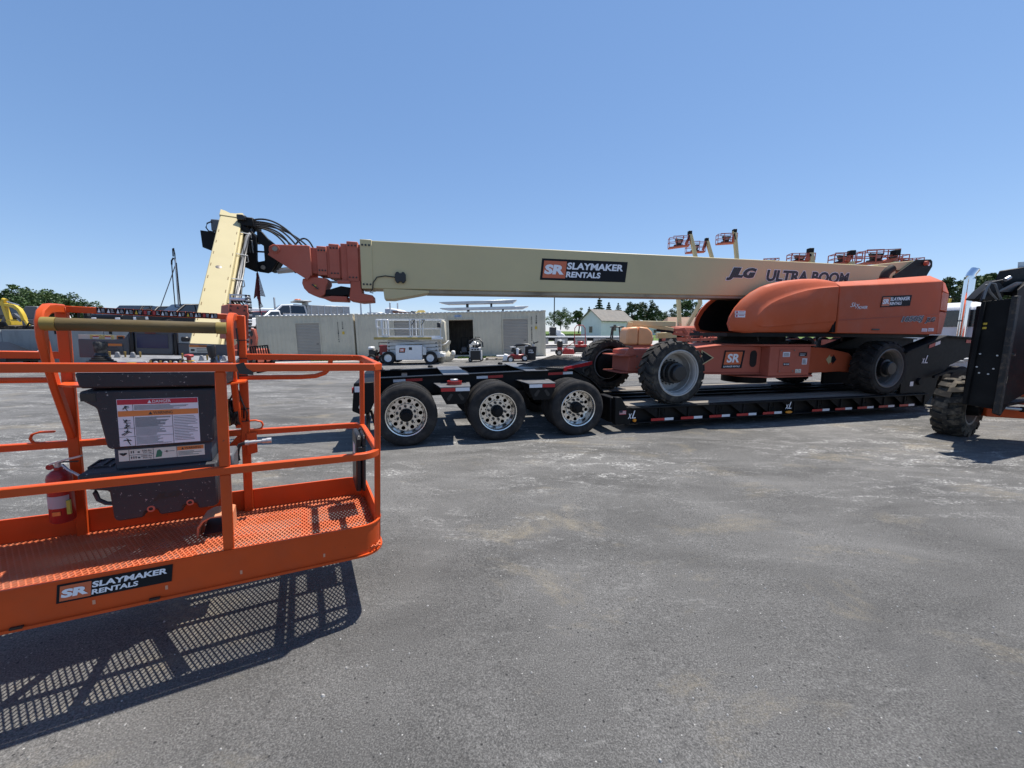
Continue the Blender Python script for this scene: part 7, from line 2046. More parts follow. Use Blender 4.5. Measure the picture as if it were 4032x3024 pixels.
# black pickups behind the console
car('pickup_truck', 640, TZ, 31.5, R(80), 5.8, 2.0, PK, PKW, CARBLK, 'black pickup behind the cream jib, nearer the lifting pole', 'pickup', 'parked pickups on the upper yard', front=((-1.5, 1.22), (-.78, 1.84)))
car('pickup_truck', 760, TZ, 29.0, R(66), 5.8, 2.0, PK, PKW, CARBLK, 'taller looking black pickup directly behind the lower part of the cream jib', 'pickup', 'parked pickups on the upper yard', front=((-1.5, 1.22), (-.78, 1.84)))
car('pickup_truck', 560, TZ, 30.5, R(96), 5.8, 2.0, PK, PKW, CARBLK, 'black pickup seen between the padded bar and the top bar of the basket', 'pickup', 'parked pickups on the upper yard', front=((-1.5, 1.22), (-.78, 1.84)))
# white dump-bed pickup over the container roof
t, M = car('dump_truck', 1150, TZ, 33.0, R(38), 5.8, 2.05, [(x, z * 1.12) for x, z in PK], [[(x, z * 1.12) for x, z in w] for w in PKW], WHITE, 'white pickup with grey steel dump bed and amber roof lamp above the container', 'dump truck', None, front=((-1.5, 1.36), (-.78, 2.06)))
MB().box(1.05, 4.4, -1.1, 1.1, 1.0, 2.1).build('dump_bed', RIMGREY, t, M, .03)
MB().box(.2, 1.4, -1.12, 1.12, 2.36, 2.46).build('cab_guard', RIMGREY, t, M, .02)
MB().box(1.06, 1.16, -1.1, 1.1, 2.1, 2.37).build('headboard', RIMGREY, t, M, .02)
for k in range(6):
    MB().box(1.3 + .5 * k, 1.38 + .5 * k, -1.16, -1.1, 1.05, 2.08).build('bed_rib', GALV, t, M)
MB().box(.35, .75, -.35, .35, 2.46, 2.60).build('beacon', mat('orange_beacon', (.75, .16, .03), .3), t, M, .04)
# stake-side timber bed behind it
p = at(1250, 1240, 36)
t = empty('stake_trailer', T3(p.x, 36, TZ), 'weathered wooden sided trailer parked behind the white dump truck', 'trailer')
M = T3(p.x, 36, TZ)
for k in range(4):
    MB().box(-1.6, 1.6, -.04, .04, .9 + .24 * k, 1.1 + .24 * k).build('plank', WOOD, t, M, .005)
MB().box(-1.6, 1.6, 0.05, 2.2, .75, .88).build('deck', WOOD, t, M)
MB().box(.8, 1.25, .2, .7, 1.88, 2.05).build('black_load', BLACKPL, t, M, .05)
add_wheels(t, M, [(-.5, .1, .38), (.4, .1, .38)], .38, .22)
# white vans / cars in the gap behind the warning flag
car('van', 1030, TZ, 38.0, R(35), 5.2, 2.0, VAN, VANW, WHITE, 'white van behind the flag stick with its windscreen showing', 'van', None, front=((-2.3, 1.16), (-1.52, 1.94)))
car('suv', 985, TZ - .2, 30.2, R(70), 4.6, 1.9, SUV, SUVW, SUVRED, 'maroon car half hidden by the basket rotator bracket', 'car', None, front=((-1.15, 1.12), (-.42, 1.64)))
car('white_car', 1060, TZ - .1, 31.5, R(70), 4.6, 1.9, SUV, SUVW, WHITE, 'white car showing its roof right behind the maroon car', 'car', None, front=((-1.15, 1.12), (-.42, 1.64)))
# blue and white truck hood and chrome half dome
p = at(1430, 1240, 34)
M = T3(p.x, 34, TZ)
t = empty('blue_truck', M, 'blue and white truck front showing over the joint of the two containers', 'truck')
MB().loft([[(-1.0, y, .5), (-1.0, y, 1.25), (-.8, y, 1.38), (.2, y, 1.42), (1.1, y, 1.32), (1.1, y, .5)] for y in (0, 2.0)]).build('bonnet', WHITE, t, M, .06)
MB().loft([[(-.99, y, 1.1), (-.99, y, 1.42), (.3, y, 1.46), (.7, y, 1.1)] for y in (-.02, 2.02)]).build('blue_band', BLUE, t, M, .05)
MB().box(.3, 1.6, .1, 1.9, 1.45, 1.56).build('rack', GALV, t, M, .02)
MB().box(.9, 1.6, -.01, 1.9, 1.0, 1.42).build('dark_window', GLASS, t, M, .03)
add_wheels(t, M, [(-.4, .1, .42), (1.0, .1, .42)], .42, .24)
p = at(1545, 1240, 34)
M = T3(p.x, 34, TZ)
t = empty('white_sleeper_cab', M, 'rounded white sleeper cab roof with grey side fairing above the containers', 'truck')
MB().loft([[(-.65, y, .5), (-.65, y, 1.92), (-.3, y, 1.95), (.4, y, 1.85), (.9, y, 1.6), (1.15, y, 1.3), (1.5, y, 1.15), (1.5, y, .5)] for y in (0, 2.3)]).build('cab', WHITE, t, M, .1)
MB().prism([(-.6, .9), (-.6, 1.82), (-.3, 1.84), (.15, 1.66), (.45, 1.35), (.55, .9)], -.02, -.002).build('side_fairing', mat('grey_blue_fairing', (.42, .46, .52), .5), t, M)
MB().box(1.5, 1.9, .2, 2.1, .6, 1.1).build('bonnet', WHITE, t, M, .08)
add_wheels(t, M, [(-.2, .1, .48), (1.2, .1, .48)], .48, .26)
# steel stakes standing along a trailer
for k, (px, top, Y, lab) in enumerate(((1079, 1171, 33, 'grey steel stake standing just behind the warning flag'), (1420, 1191, 34.5, 'tall steel stake in front of the blue truck'), (1457, 1194, 36.5, 'steel stake between the blue truck and the white sleeper cab'), (1535, 1191, 33.5, 'tall steel stake before the rounded white cab'), (1565, 1193, 36, 'steel stake at the nose of the rounded white cab'), (1369, 1211, 36, 'thin short grey post above the shorter container'))):
    p = at(px, top, Y)
    s = empty('steel_stake', T3(p.x, Y, TZ), lab, 'stake', 'steel stakes on the upper yard')
    w_ = .055 if k < 5 else .03
    MB().box(p.x - w_, p.x + w_, Y - .05, Y + .05, TZ - .02, p.z).build('stake_tube', GALV, s, None, .008)
    if k == 5:
        MB().lathe([(0, 0), (.05, .03), (0, .08)], (p.x, Y, p.z), 'z', 8).build('knob', GALV, s)
# pallet stack with yellow straps, brown load
p = at(1652, 1232, 31)
M = T3(p.x, 31, TZ)
t = empty('strapped_pallet_load', M, 'black pallet load under crumpled yellow straps above the longer container', 'load')
random.seed(44)
for k in range(3):
    MB().box(-.75 + .04 * k, .95 - .1 * k, -.4, .5, .9 + .13 * k, 1.0 + .13 * k).build('pallet_board', BLACKPL, t, M, .01)
MB().box(-.75, .95, -.4, .5, 0.0, .9).build('lower_stack', WOOD, t, M)
rings = []
for k in range(4):
    rings.append([((.52 - .10 * k) * math.cos(a) * random.uniform(.85, 1.15) + .05 * k, .4 * math.sin(a) * (1 - .2 * k), 1.25 + .11 * k) for a in [q * 6.2832 / 11 for q in range(11)]])
MB().loft(rings).build('strap_heap', mat('dirty_yellow_straps', (.48, .36, .10), .8, var=.35, scale=8, dirt=(.10, .08, .05), damt=.8, dscale=9), t, M, flat=True)
MB().box(-.62, -.30, -.3, .2, 1.26, 1.50).build('black_box', BLACKPL, t, M, .03)
p = at(1590, 1236, 33)
t = empty('brown_beam', T3(p.x, 33, TZ), 'rust brown steel beam lying behind the yellow straps', 'beam')
MB().box(p.x - .7, p.x + 1.2, 33, 33.4, TZ, TZ + 1.42).build('support_crib', WOOD, t)
MB().loft([[(p.x - .9, y, TZ + 1.64), (p.x + 1.5, y, TZ + 1.46), (p.x + 1.5, y, TZ + 1.36), (p.x - .9, y, TZ + 1.43)] for y in (32.9, 33.3)]).build('beam_body', mat('rust_brown', (.22, .09, .05), .8, var=.2), t)
# small orange pennant on a wire
p = at(1278, 1200, 38)
t = empty('pennant', T3(p.x, 38, TZ), 'tiny orange pennant on a thin whip above the shorter container', 'flag')
MB().tube([(p.x, 38, TZ), (p.x, 38, at(1278, 1200, 38).z)], .012, 6).build('whip', GALV, t)
a_, b_, c_ = at(1278, 1202, 38), at(1278, 1216, 38), at(1284, 1211, 38)
MB().loft([[a_, b_, c_], [q + Vector((0, .01, 0)) for q in (a_, b_, c_)]]).build('flag_cloth', STKORG, t, flat=True)

# ------------------------------------------------------------------ excavators, skid steer and carts above the retaining wall
def excavator(px, Y, yaw, s, paint, cabm, label, boom, name='mini_excavator'):
    p = at(px, 1300, Y)
    M = T3(p.x, Y, TZ) @ RZ(yaw) @ Matrix.Scale(s, 4)
    t = empty(name, T3(p.x, Y, TZ) @ RZ(yaw), label, 'excavator')
    for y in (-.75, .45):
        MB().loft([[(x, yy, z) for x, z in ((-1.0, .2), (-.8, .02), (.8, .02), (1.0, .2), (.95, .42), (.75, .5), (-.75, .5), (-.95, .42))] for yy in (y, y + .3)]).build('track', RUBBERD, t, M, .02)
    MB().loft([[(x, y, .55) for x, y in ((-1.15, -.5), (-.9, -.75), (.6, -.75), (.6, .75), (-.9, .75), (-1.15, .5))], [(x, y, 1.15) for x, y in ((-1.1, -.5), (-.85, -.72), (.6, -.75), (.6, .75), (-.85, .72), (-1.1, .5))]]).build('house', paint, t, M, .04)
    c = MB().loft([[(-.45, y, 1.15), (.62, y, 1.15), (.70, y, 1.6), (.5, y, 2.45), (-.45, y, 2.45)] for y in (-.70, .25)]).build('cab', cabm, t, M, .05)
    MB().prism([(-.35, 1.55), (.55, 1.55), (.42, 2.3), (-.35, 2.3)], -.715, -.702).build('window', GLASS, c, M)
    MB().loft([[(.67 + .03, y, 1.3), (.72, y, 1.62), (.53, y, 2.36)] for y in (-.62, .17)]).build('windscreen', GLASS, c, M)
    pts = boom
    MB().bar([(x, .40, z) for x, z in pts[:3]], .22, .32, up=(0, 1, 0)).build('boom', paint, t, M, .02)
    MB().bar([(x, .40, z) for x, z in pts[2:4]], .18, .26, up=(0, 1, 0)).build('arm', paint, t, M, .02)
    MB().tube([(pts[0][0] + .2, .40, pts[0][1] - .1), ((pts[1][0] + pts[0][0]) / 2 + .15, .40, (pts[1][1] + pts[0][1]) / 2 - .15)], .06, 8).build('boom_cylinder', GALV, t, M)
    e = pts[3]
    MB().prism([(e[0] - .1, e[1] + .1), (e[0] + .25, e[1] + .05), (e[0] + .35, e[1] - .25), (e[0] + .05, e[1] - .5), (e[0] - .25, e[1] - .35)], .15, .65).build('bucket', BLACKR, t, M, .02)
    if name == 'mini_excavator':
        MB().box(1.0, 1.15, -.75, .75, .05, .45).build('blade', BLACKR, t, M, .02)
    return t
excavator(52, 32.0, R(8), 0.80, YELLOW, BLACKPL, 'yellow mini excavator with arched boom on the retaining wall', [(-.6, 1.0), (-.75, 2.4), (-1.05, 2.75), (-.55, 1.2)])
# the long yellow boom reaching over to the right
p = at(60, 1250, 26.6)
M = T3(p.x, 26.6, TZ)
yb = empty('excavator_boom', M, 'detached looking yellow digger boom curving down beside the grey cab', 'excavator boom')
def yy_(pts, w, nm, m):
    MB().bar([at(a, b, 26.4) for a, b in pts], .20, w, up=(0, 1, 0)).build(nm, m, yb, None, .02)
yy_([(14, 1184), (20, 1212), (30, 1240), (38, 1260)], .26, 'dipper_arm', YELLOW)
yy_([(22, 1200), (58, 1206), (78, 1220), (90, 1240), (98, 1262)], .24, 'boom', YELLOW)
MB().tube([at(28, 1188, 26.3), at(76, 1202, 26.3)], .04, 8).build('cylinder', GALV, yb)
MB().tube([at(98, 1258, 26.4), at(112, 1282, 26.4)], .09, 8).build('boom_foot', YELLOW, yb)
MB().prism([(0, 0), (.5, 0), (.55, .3), (.1, .35)], 0, .5).build('bucket', BLACKR, yb, T3(at(98, 1290, 26.4).x, 26.2, TZ), .02)
MB().tube([at(12, 1180, 26.4) , at(24, 1184, 26.4)], .12, 10).build('arm_head', YELLOW, yb)
excavator(146, 31.5, R(200), 0.78, GREYPL, GREYPL, 'dark grey excavator with boxy glazed cab behind the orange hoop', [(.7, 1.0), (1.2, 1.6), (1.9, 1.4), (2.2, .8)], 'excavator')
excavator(378, 34.0, R(10), 0.8, YELLOW, BLACKPL, 'small far yellow excavator seen under the pictogram bar', [(-.6, 1.0), (-.9, 1.9), (.1, 2.2), (.6, 1.6)])
def skid(px, Y, yaw, label):
    p = at(px, 1300, Y)
    M = T3(p.x, Y, TZ) @ RZ(yaw)
    t = empty('skid_steer', M, label, 'skid steer')
    MB().loft([[(-1.2, y, .4), (1.0, y, .4), (1.0, y, .9), (-1.0, y, 1.25), (-1.25, y, 1.0)] for y in (-.55, .55)]).build('body', WHITE, t, M, .05)
    c = MB().box(-.5, .6, -.5, .5, 1.0, 2.0).build('cab', BLACKPL, t, M, .05)
    for y in (-.72, .72):
        MB().bar([(-1.1, y, 1.45), (.3, y, 1.30), (1.15, y, .85), (1.3, y, .45)], .12, .18, up=(0, 1, 0)).build('lift_arm', WHITE, t, M, .02)
    MB().prism([(1.2, .1), (1.9, .08), (1.5, .35), (1.35, .7), (1.2, .7)], -.85, .85).build('bucket', mat('worn_bucket', (.18, .13, .08), .7, var=.3), t, M, .02)
    add_wheels(t, M, [(-.65, -.62, .4), (.45, -.62, .4), (-.65, .62, .4), (.45, .62, .4)], .4, .26, REDP)
    return t
skid(14, 34.0, R(-6), 'white skid steer with red wheel rims at the wall edge')
# black flatbed and attachments by the wall edge
for (px, Y, lab) in ((118, 25.4, 'low dark steel rack lying along the wall edge'),):
    p = at(px, 1296, Y)
    M = T3(p.x, Y, TZ)
    t = empty('scrap_rack', M, lab, 'frame')
    MB().bar([(-1.2, 0, .08), (1.2, 0, .08), (1.2, .8, .08), (-1.2, .8, .08)], .1, .12, closed=True).build('frame_bar', BLACKR, t, M, .01)
    MB().tube([(-.4, .1, .14), (-.1, .1, .5), (.6, .2, .14)], .05, 8).build('hitch', BLACKR, t, M)
# utility carts and small white gear under the pictogram bar
for k, (px, col_, lab) in enumerate(((300, BLACKPL, 'dark utility cart with white leaning post behind the padded bar'), (345, TAN, 'tan and black utility cart seen just past the white leaning post'), (450, WHITE, 'white and blue utility cart, nearer the small yellow excavator'), (478, BLUE, 'blue and white utility cart beside the dark hedge'))):
    p = at(px, 1300, 33)
    M = T3(p.x, 33, TZ)
    t = empty('utility_cart', M, lab, 'cart', 'small carts on the upper yard')
    MB().loft([[(-.9, y, .35), (.9, y, .35), (.95, y, .75), (.3, y, .8), (.2, y, .95), (-.9, y, .95)] for y in (0, 1.2)]).build('body', col_, t, M, .05)
    for x in (-.7, .35):
        MB().bar([(x, .05, .9), (x + .08, .05, 1.75)], .06, .06).build('roll_bar', BLACKPL if k != 2 else WHITE, t, M)
    MB().box(-.75, .5, 0, 1.2, 1.75, 1.82).build('canopy', BLACKPL if k % 2 == 0 else WHITE, t, M, .02)
    add_wheels(t, M, [(-.55, .1, .3), (.6, .1, .3), (-.55, 1.1, .3), (.6, 1.1, .3)], .3, .2)
p0_, p1_ = at(262, 1230, 30), at(282, 1262, 30)
t = empty('leaning_post', T3(p1_.x, 30, TZ), 'thick white post leaning behind the hoop of the basket', 'post')
MB().tube([p0_, Vector((p1_.x + .25, 30, TZ))], .09, 10).build('post_tube', WHITE, t)
for k in range(3):
    tree_px(505 + 26 * k, 1232 + 3 * k, 1300, 60, 60 + k, 'dark', ('dark bush behind the blue cart', 'dark bush just past the blue cart', 'dark bush behind the pickup nearest the carts')[k], 80 + k, 'shrub')
# black car at the foot of the wall
car('black_car', -78, -0.25, 21.5, R(180), 4.6, 1.8, [(-2.3, .35), (-2.35, .75), (-1.4, .95), (-.6, 1.38), (.8, 1.4), (1.7, 1.0), (2.3, .9), (2.3, .4)], [[(-1.1, .95), (-.55, 1.3), (.7, 1.32), (1.3, .98)]], CARBLK, 'black car parked at the foot of the retaining wall, only a wheel showing', 'car', wr=.34)
# lifting pole with hook and slings
YP = 28.0
t = empty('lifting_pole', T3(at(706, 1275, YP).x, YP, TZ), 'tall dark lifting pole with hook and hanging slings beside the cream jib', 'pole')
def pt(px, py):
    return at(px, py, YP)
MB().tube([pt(708, 1275), pt(692, 1040), pt(689, 1020)], .055, 8).build('pole_tube', GALV, t)
MB().tube([pt(716, 1262), pt(694, 1035)], .035, 8).build('pole_brace', BLACK, t)
MB().tube([pt(690, 1024), pt(682, 1016), pt(676, 1026), pt(676, 1042)], .05, 8).build('hook_arm', BLACK, t)
MB().tube([pt(690, 1022), pt(688, 1000), pt(684, 978), pt(680, 980), pt(682, 1010)], .04, 8).build('hook', BLACK, t)
MB().tube([pt(676, 1040), pt(683, 1130), pt(691, 1220)], .03, 6).build('sling', BLACK, t)
MB().tube([pt(692, 1040), pt(668, 1110), pt(628, 1220)], .028, 6).build('sling', HOSEG, t)
# pink-orange fork carriage machine standing between basket and container
Yf = 17.5
p = at(1000, 1440, Yf)
M = T3(p.x, Yf, g(p.x, Yf))
t = empty('fork_carriage_machine', M, 'faded orange machine arm with two cut-outs and black fork carriage by the container corner', 'machine')
ga = [at(a, b, Yf) for a, b in ((980, 1292), (1000, 1296), (1008, 1330), (1000, 1385), (985, 1420), (975, 1420), (980, 1360))]
MB().loft([ga, [q + Vector((.02, .14, 0)) for q in ga]]).build('arm_plate', FADED, t, None, .01)
for hh in (((985, 1302), (994, 1303), (997, 1318), (991, 1328), (985, 1320)), ((986, 1336), (993, 1334), (995, 1346), (990, 1360), (986, 1352))):
    q = [at(a, b, Yf) + Vector((0, -.004, 0)) for a, b in hh]
    MB().loft([q, [w + Vector((0, .003, 0)) for w in q]]).build('cut_out', BLACKPL, t, None, flat=True)
q0, q1, q2, q3 = at(985, 1366, Yf), at(1052, 1360, Yf), at(1060, 1396, Yf), at(993, 1410, Yf)
MB().bar([q0, q1, q2, q3], .05, .06, up=(0, 1, 0), closed=True).build('fork_frame', BLACK, t)
for k in range(1, 7):
    f = k / 7
    MB().bar([q0 + (q1 - q0) * f, q3 + (q2 - q3) * f], .035, .04, up=(0, 1, 0)).build('fork_slat', BLACK, t)
for k in range(2):
    a_ = q3 + (q2 - q3) * (.25 + .5 * k)
    MB().bar([a_, Vector((a_.x, a_.y, g(a_.x, a_.y) + .06)), Vector((a_.x + .2, a_.y - .9, g(a_.x, a_.y) + .05))], .1, .05).build('fork', BLACK, t)
MB().box(p.x - 1.6, p.x - .2, Yf + .2, Yf + 1.6, .25, .9).build('body', FADED, t, None, .05)
MB().bar([Vector((p.x - 1.4, Yf + .8, .8)), at(980, 1330, Yf + .3)], .2, .25).build('boom', FADED, t, None, .02)
add_wheels(t, M, [(-1.3, .2, .4), (-.5, .2, .4), (-1.3, 1.7, .4), (-.5, 1.7, .4)], .4, .28)

# ------------------------------------------------------------------ boom lifts parked in the yard behind, baskets raised
def far_lift(Y, basket_px, jib_px, boom_px, label, yaw=0.0, wd=2.2, hood=True):
    """basket_px: (x0, ytop, x1, ybot, skew); jib_px / boom_px: polylines in the photograph at depth Y"""
    bx = at(boom_px[-1][0], boom_px[-1][1], Y)
    zg = g(bx.x, Y) if Y < 60 else 0.2
    t = empty('boom_lift', T3(bx.x, Y, zg), label, 'boom lift', 'boom lifts in the yard behind')
    def q(nm, mb, m, bv=0.0, par=None):
        return mb.build(nm, m, par or t, None, bv)
    P = [at(a, b, Y) for a, b in boom_px]
    if hood:
        q('chassis', MB().box(bx.x - 1.4, bx.x + 1.4, Y - .7, Y + .7, zg + .45, zg + .85), FADED, .05)
        q('hood', MB().box(bx.x - 1.5, bx.x + 1.2, Y - 1.0, Y + 1.0, zg + 1.0, zg + 1.9), FADED, .2)
        add_wheels(t, Matrix.Identity(4), [(bx.x - 1.1, Y - .9, zg + .5), (bx.x + 1.1, Y - .9, zg + .5), (bx.x - 1.1, Y + .9, zg + .5), (bx.x + 1.1, Y + .9, zg + .5)], .5, .35, RIMGREY, RUBBER)
        P.append(Vector((bx.x + .3, Y, zg + 1.6)))
    q('boom', MB().bar(P, .30, .34, up=(0, 1, 0)), CREAM, .02)
    if jib_px:
        J = [at(a, b, Y) for a, b in jib_px]
        q('jib', MB().bar(J, .22, .26, up=(0, 1, 0)), FADED, .02)
        q('jib_head', MB().box(J[0].x - .16, J[0].x + .16, Y - .2, Y + .2, J[0].z - .1, J[0].z + .22), BLACK, .03)
        q('jib_cylinder', MB().tube([J[0] + Vector((-.1, -.2, -.2)), J[-1] + Vector((.1, -.2, .25))], .05, 6), BLACK)
    if basket_px:
        x0, y0, x1, y1, sk = basket_px
        a, b = at(x0, y1, Y), at(x1, y1 - sk, Y)
        h = at(x0, y0, Y).z - a.z
        ex = (b - a)
        dep = Vector((0.16, 0.75, 0))
        up = Vector((0, 0, 1))
        bk = q('basket', MB().loft([[a, b, b + dep, a + dep], [p_ + up * (.12 * h) for p_ in (a, b, b + dep, a + dep)]]), FADED)
        loop = [a, b, b + dep, a + dep]
        for f in (.55, 1.0):
            q('guard_rail', MB().bar([p_ + up * (h * f) for p_ in loop], .045, .045, closed=True), FADED, 0, bk)
        for e, off in ((0, Vector()), (.33, Vector()), (.66, Vector()), (1, Vector()), (0, dep), (.4, dep), (1, dep)):
            p_ = a + ex * e + off
            q('post', MB().bar([p_ + up * (h * .1), p_ + up * h], .042, .042, up=(0, 1, 0)), FADED, 0, bk)
        c = a + ex * .52 + dep * .75
        q('control_console', MB().loft([[c + Vector((-.22, -.1, h * .3)), c + Vector((.22, -.1, h * .3)), c + Vector((.22, .15, h * .3)), c + Vector((-.22, .15, h * .3))], [c + Vector((-.38, -.12, h * .85)), c + Vector((.38, -.12, h * .85)), c + Vector((.38, .2, h * .9)), c + Vector((-.38, .2, h * .9))]]), BLACKPL, .02, bk)
        q('info_plate', MB().box(c.x - .16, c.x + .16, c.y - .13, c.y - .115, c.z + h * .45, c.z + h * .72), mat('grey_plate', (.3, .28, .26), .6), 0, bk)
        q('console_box', MB().box(c.x - .45, c.x + .4, c.y - .1, c.y + .2, c.z + h * .16, c.z + h * .32), BLACKPL, .02, bk)
        q('console_guard', MB().bar([c + Vector((-.5, .1, h * .9)), c + Vector((-.5, .1, h * 1.18)), c + Vector((.5, .1, h * 1.22)), c + Vector((.5, .1, h * .9))], .04, .04, up=(0, 1, 0)), FADED, 0, bk)
    return t
far_lift(40.0, (2635, 936, 2716, 977, 11), [(2716, 919), (2712, 940), (2700, 962)], [(2716, 916), (2728, 965), (2738, 1010), (2757, 1195), (2702, 1290)], 'parked lift whose raised basket is furthest from the others, just over the cream boom')
far_lift(44.0, (2703, 955, 2778, 996, 5), [(2782, 946), (2776, 960), (2768, 985)], [(2783, 943), (2792, 975), (2802, 1010), (2830, 1120), (2840, 1290)], 'parked lift whose raised basket sits lowest of the three over the sticker side')
far_lift(40.0, (2826, 922, 2902, 960, 5), [(2892, 912), (2890, 930), (2886, 955)], [(2891, 909), (2896, 960), (2901, 1015), (2905, 1120), (2885, 1290)], 'parked lift with a nearly upright boom and the highest lone basket')
far_lift(38.0, None, None, [(2667, 1130), (2672, 1200), (2676, 1290)], 'parked lift showing only an upright cream boom beneath the big boom')
far_lift(34.0, (3018, 1018, 3066, 1040, 2), None, [(3050, 1045), (3050, 1290)], 'parked lift whose basket rail barely clears the big boom')
far_lift(30.0, (3115, 998, 3208, 1030, 2), [(3190, 990), (3185, 1005), (3178, 1025)], [(3190, 985), (3196, 1040), (3205, 1290)], 'parked lift with dark jib head above the words on the big boom')
far_lift(27.0, (3284, 1000, 3393, 1040, 9), [(3352, 1000), (3345, 1015), (3335, 1030)], [(3350, 1030), (3350, 1290)], 'parked lift whose raised basket stands in front of a bright tree')
far_lift(24.0, (3402, 988, 3540, 1038, 8), [(3525, 1000), (3520, 1015), (3480, 1035)], [(3520, 1030), (3500, 1290)], 'parked lift with the widest basket and black console by the boom end')
far_lift(28.0, (3500, 1004, 3578, 1036, 2), None, [(3560, 1035), (3560, 1290)], 'parked lift whose basket shows behind the widest one')
far_lift(31.0, (3545, 1020, 3637, 1042, 6), None, [(3600, 1045), (3600, 1290)], 'parked lift with only basket rails showing over the black boom end plate')
# lift with rounded orange hood parked behind the far wheel, its cream arms folded flat
Yh = 19.0
a_, b_ = at(2466, 1358, Yh), at(2575, 1286, Yh)
zg = g(a_.x, Yh)
t = empty('boom_lift', T3((a_.x + b_.x) / 2, Yh, zg), 'parked lift with rounded bright orange hood and cream arms folded flat behind the far wheel', 'boom lift', 'boom lifts in the yard behind')
HO = mat('light_orange_hood', (.80, .36, .16), .45, var=.06, dirt=(.7, .4, .22), damt=.4, dscale=2)
xm_ = a_.x + (b_.x - a_.x) * .44
MB().loft([[(a_.x, y, a_.z), (xm_, y, a_.z), (xm_, y, b_.z + .0), (a_.x + .1, y, b_.z - .04), (a_.x, y, b_.z - .25)] for y in (Yh, Yh + 1.3)]).build('hood', HO, t, None, .10, seg=3)
MB().loft([[(xm_ + .015, y, a_.z), (b_.x - .03, y, a_.z), (b_.x, y, a_.z + .3), (b_.x - .06, y, b_.z - .25), (b_.x - .28, y, b_.z - .05), (xm_ + .015, y, b_.z)] for y in (Yh, Yh + 1.3)]).build('hood', HO, t, None, .08, seg=3)
MB().box(a_.x, b_.x + .1, Yh + .1, Yh + 1.2, a_.z - .25, a_.z - .005).build('turntable', FADED, t, None, .03)
MB().box(a_.x - .2, b_.x + .3, Yh + .1, Yh + 1.2, zg + .4, a_.z - .26).build('chassis', FADED, t, None, .03)
add_wheels(t, Matrix.Identity(4), [(a_.x, Yh - .2, zg + .45), (b_.x + .2, Yh - .2, zg + .45), (a_.x, Yh + 1.4, zg + .45), (b_.x + .2, Yh + 1.4, zg + .45)], .45, .32)
def arm(pts, w, h, m, nm, Y=Yh + .8):
    MB().bar([at(p_, q_, Y) for p_, q_ in pts], w, h, up=(0, 1, 0)).build(nm, m, t, None, .015)
arm([(2478, 1272), (2660, 1276)], .25, .10, CREAM, 'boom')
arm([(2490, 1280), (2560, 1282), (2650, 1300)], .22, .18, CREAM, 'boom', Yh + 1.6)
arm([(2585, 1300), (2640, 1306), (2660, 1312)], .12, .10, BLACK, 'boom_cylinder')
arm([(2585, 1322), (2660, 1318)], .3, .34, CREAM, 'boom', Yh + 2.2)
arm([(2476, 1290), (2480, 1268)], .25, .2, CREAM, 'boom_upright')
arm([(2655, 1300), (2690, 1296), (2712, 1330)], .16, .2, FADED, 'jib')
arm([(2650, 1312), (2700, 1320)], .14, .2, FADED, 'jib')
w_ = add_text(MB(), 'JLG LIFT', at(2530, 1280, Yh + 1.44), EX, EZ, .45, .09, .15, .03, .003)
w_.build('lettering', INK, t, None, flat=True)
# boom lift basket lying low behind the chassis
Yk = 17.5
pA, pB = at(2718, 1345, Yk), at(2850, 1338, Yk)
t = empty('lift_basket', T3(pA.x, Yk, g(pA.x, Yk)), 'low orange lift basket and console parked behind the near front wheel', 'work basket')
dpt = Vector((.2, .9, 0))
MB().loft([[pA, pB, pB + dpt, pA + dpt], [p_ + Vector((0, 0, .12)) for p_ in (pA, pB, pB + dpt, pA + dpt)]]).build('tray', FADED, t)
for f in (.25, .5):
    MB().bar([p_ + Vector((0, 0, f)) for p_ in (pA, pB, pB + dpt, pA + dpt)], .04, .04, closed=True).build('guard_rail', FADED, t)
for e in (0, .3, .6, 1):
    p_ = pA + (pB - pA) * e
    MB().bar([Vector((p_.x, p_.y, g(p_.x, p_.y))), p_ + Vector((0, 0, .55))], .04, .04, up=(0, 1, 0)).build('post', FADED, t)
c = pA + (pB - pA) * .3 + dpt * .5
MB().box(c.x - .25, c.x + .25, c.y - .1, c.y + .1, c.z + .1, c.z + .5).build('console', BLACKPL, t, None, .03)
for k in range(5):
    p_ = pA + (pB - pA) * (.05 + .18 * k)
    MB().tube([p_ + Vector((0, .3, .1)), p_ + Vector((.05, .3, .3)), p_ + Vector((.16, .3, .42))], .05, 8).build('pipe_fitting', BLACKPL if k % 2 else FADED, t)
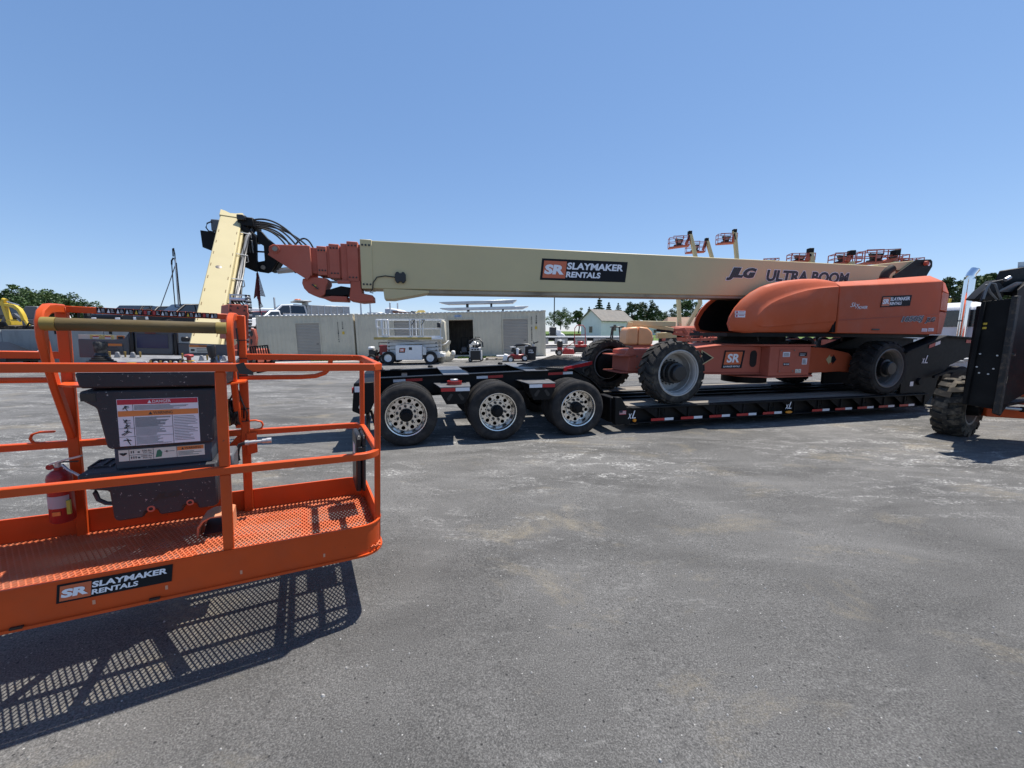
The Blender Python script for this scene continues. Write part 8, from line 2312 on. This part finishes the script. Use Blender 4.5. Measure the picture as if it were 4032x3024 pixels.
# dark roll bar machine behind the far wheel
Yr = 20.5
p = at(2432, 1350, Yr)
M = T3(p.x, Yr, g(p.x, Yr))
t = empty('roller_machine', M, 'small dark roller with a black roll-over frame before the white shed', 'roller')
zr = at(2432, 1290, Yr).z - M.translation.z
for x in (-.27, .27):
    MB().bar([(x * 1.05, 0, zr - .85), (x, 0, zr)], .06, .06).build('roll_bar', BLACKPL, t, M)
    MB().bar([(x * 1.05, .5, zr - .85), (x * .7, .5, zr)], .06, .06).build('roll_bar', BLACKPL, t, M)
MB().box(-.3, .3, -.05, .55, zr, zr + .07).build('canopy', BLACKPL, t, M, .02)
MB().box(-.9, .6, -.1, .7, .45, zr - .85).build('body', DULLWHITE, t, M, .08)
MB().lathe([(0, 0), (.42, 0), (.42, .9), (0, .9)], (-.7, -.1, .42), 'y', 24).build('drum', GALV, t, M)
MB().lathe([(0, 0), (.42, 0), (.42, .9), (0, .9)], (.5, -.1, .42), 'y', 24).build('drum', GALV, t, M)
# orange machines in the far right gap
for k, (px, py, Y, lab) in enumerate(((3770, 1195, 34, 'orange machine frames heaped beyond the tail hood, before the dark trees'), (3868, 1165, 36, 'orange machine frames showing between the chrome stack and black mast'))):
    p = at(px, py, Y)
    t = empty('orange_machine', T3(p.x, Y, g(p.x, Y)), lab, 'machine')
    zg = g(p.x, Y)
    MB().box(p.x - 1.0, p.x + .9, Y, Y + 1.5, zg + .5, zg + 1.6).build('body', FADED, t, None, .08)
    MB().bar([(p.x - 1.1, Y - .2, zg + 1.2), (p.x + .2, Y - .2, p.z), (p.x + 1.0, Y - .2, p.z + .35)], .25, .3, up=(0, 1, 0)).build('boom', ORANGE, t, None, .03)
    MB().bar([(p.x - .9, Y + .3, zg + 1.5), (p.x - .4, Y + .3, p.z + .4)], .2, .25, up=(0, 1, 0)).build('mast', FADED if k else YELLOW, t, None, .02)
    for i in range(3):
        MB().bar([(p.x - .9, Y + .4, p.z + .25 * i), (p.x + .9, Y + .4, p.z + .1 + .25 * i)], .06, .06).build('frame_rail', FADED if k else BLACK, t)
    add_wheels(t, Matrix.Identity(4), [(p.x - .7, Y, zg + .5), (p.x + .7, Y, zg + .5)], .5, .35)
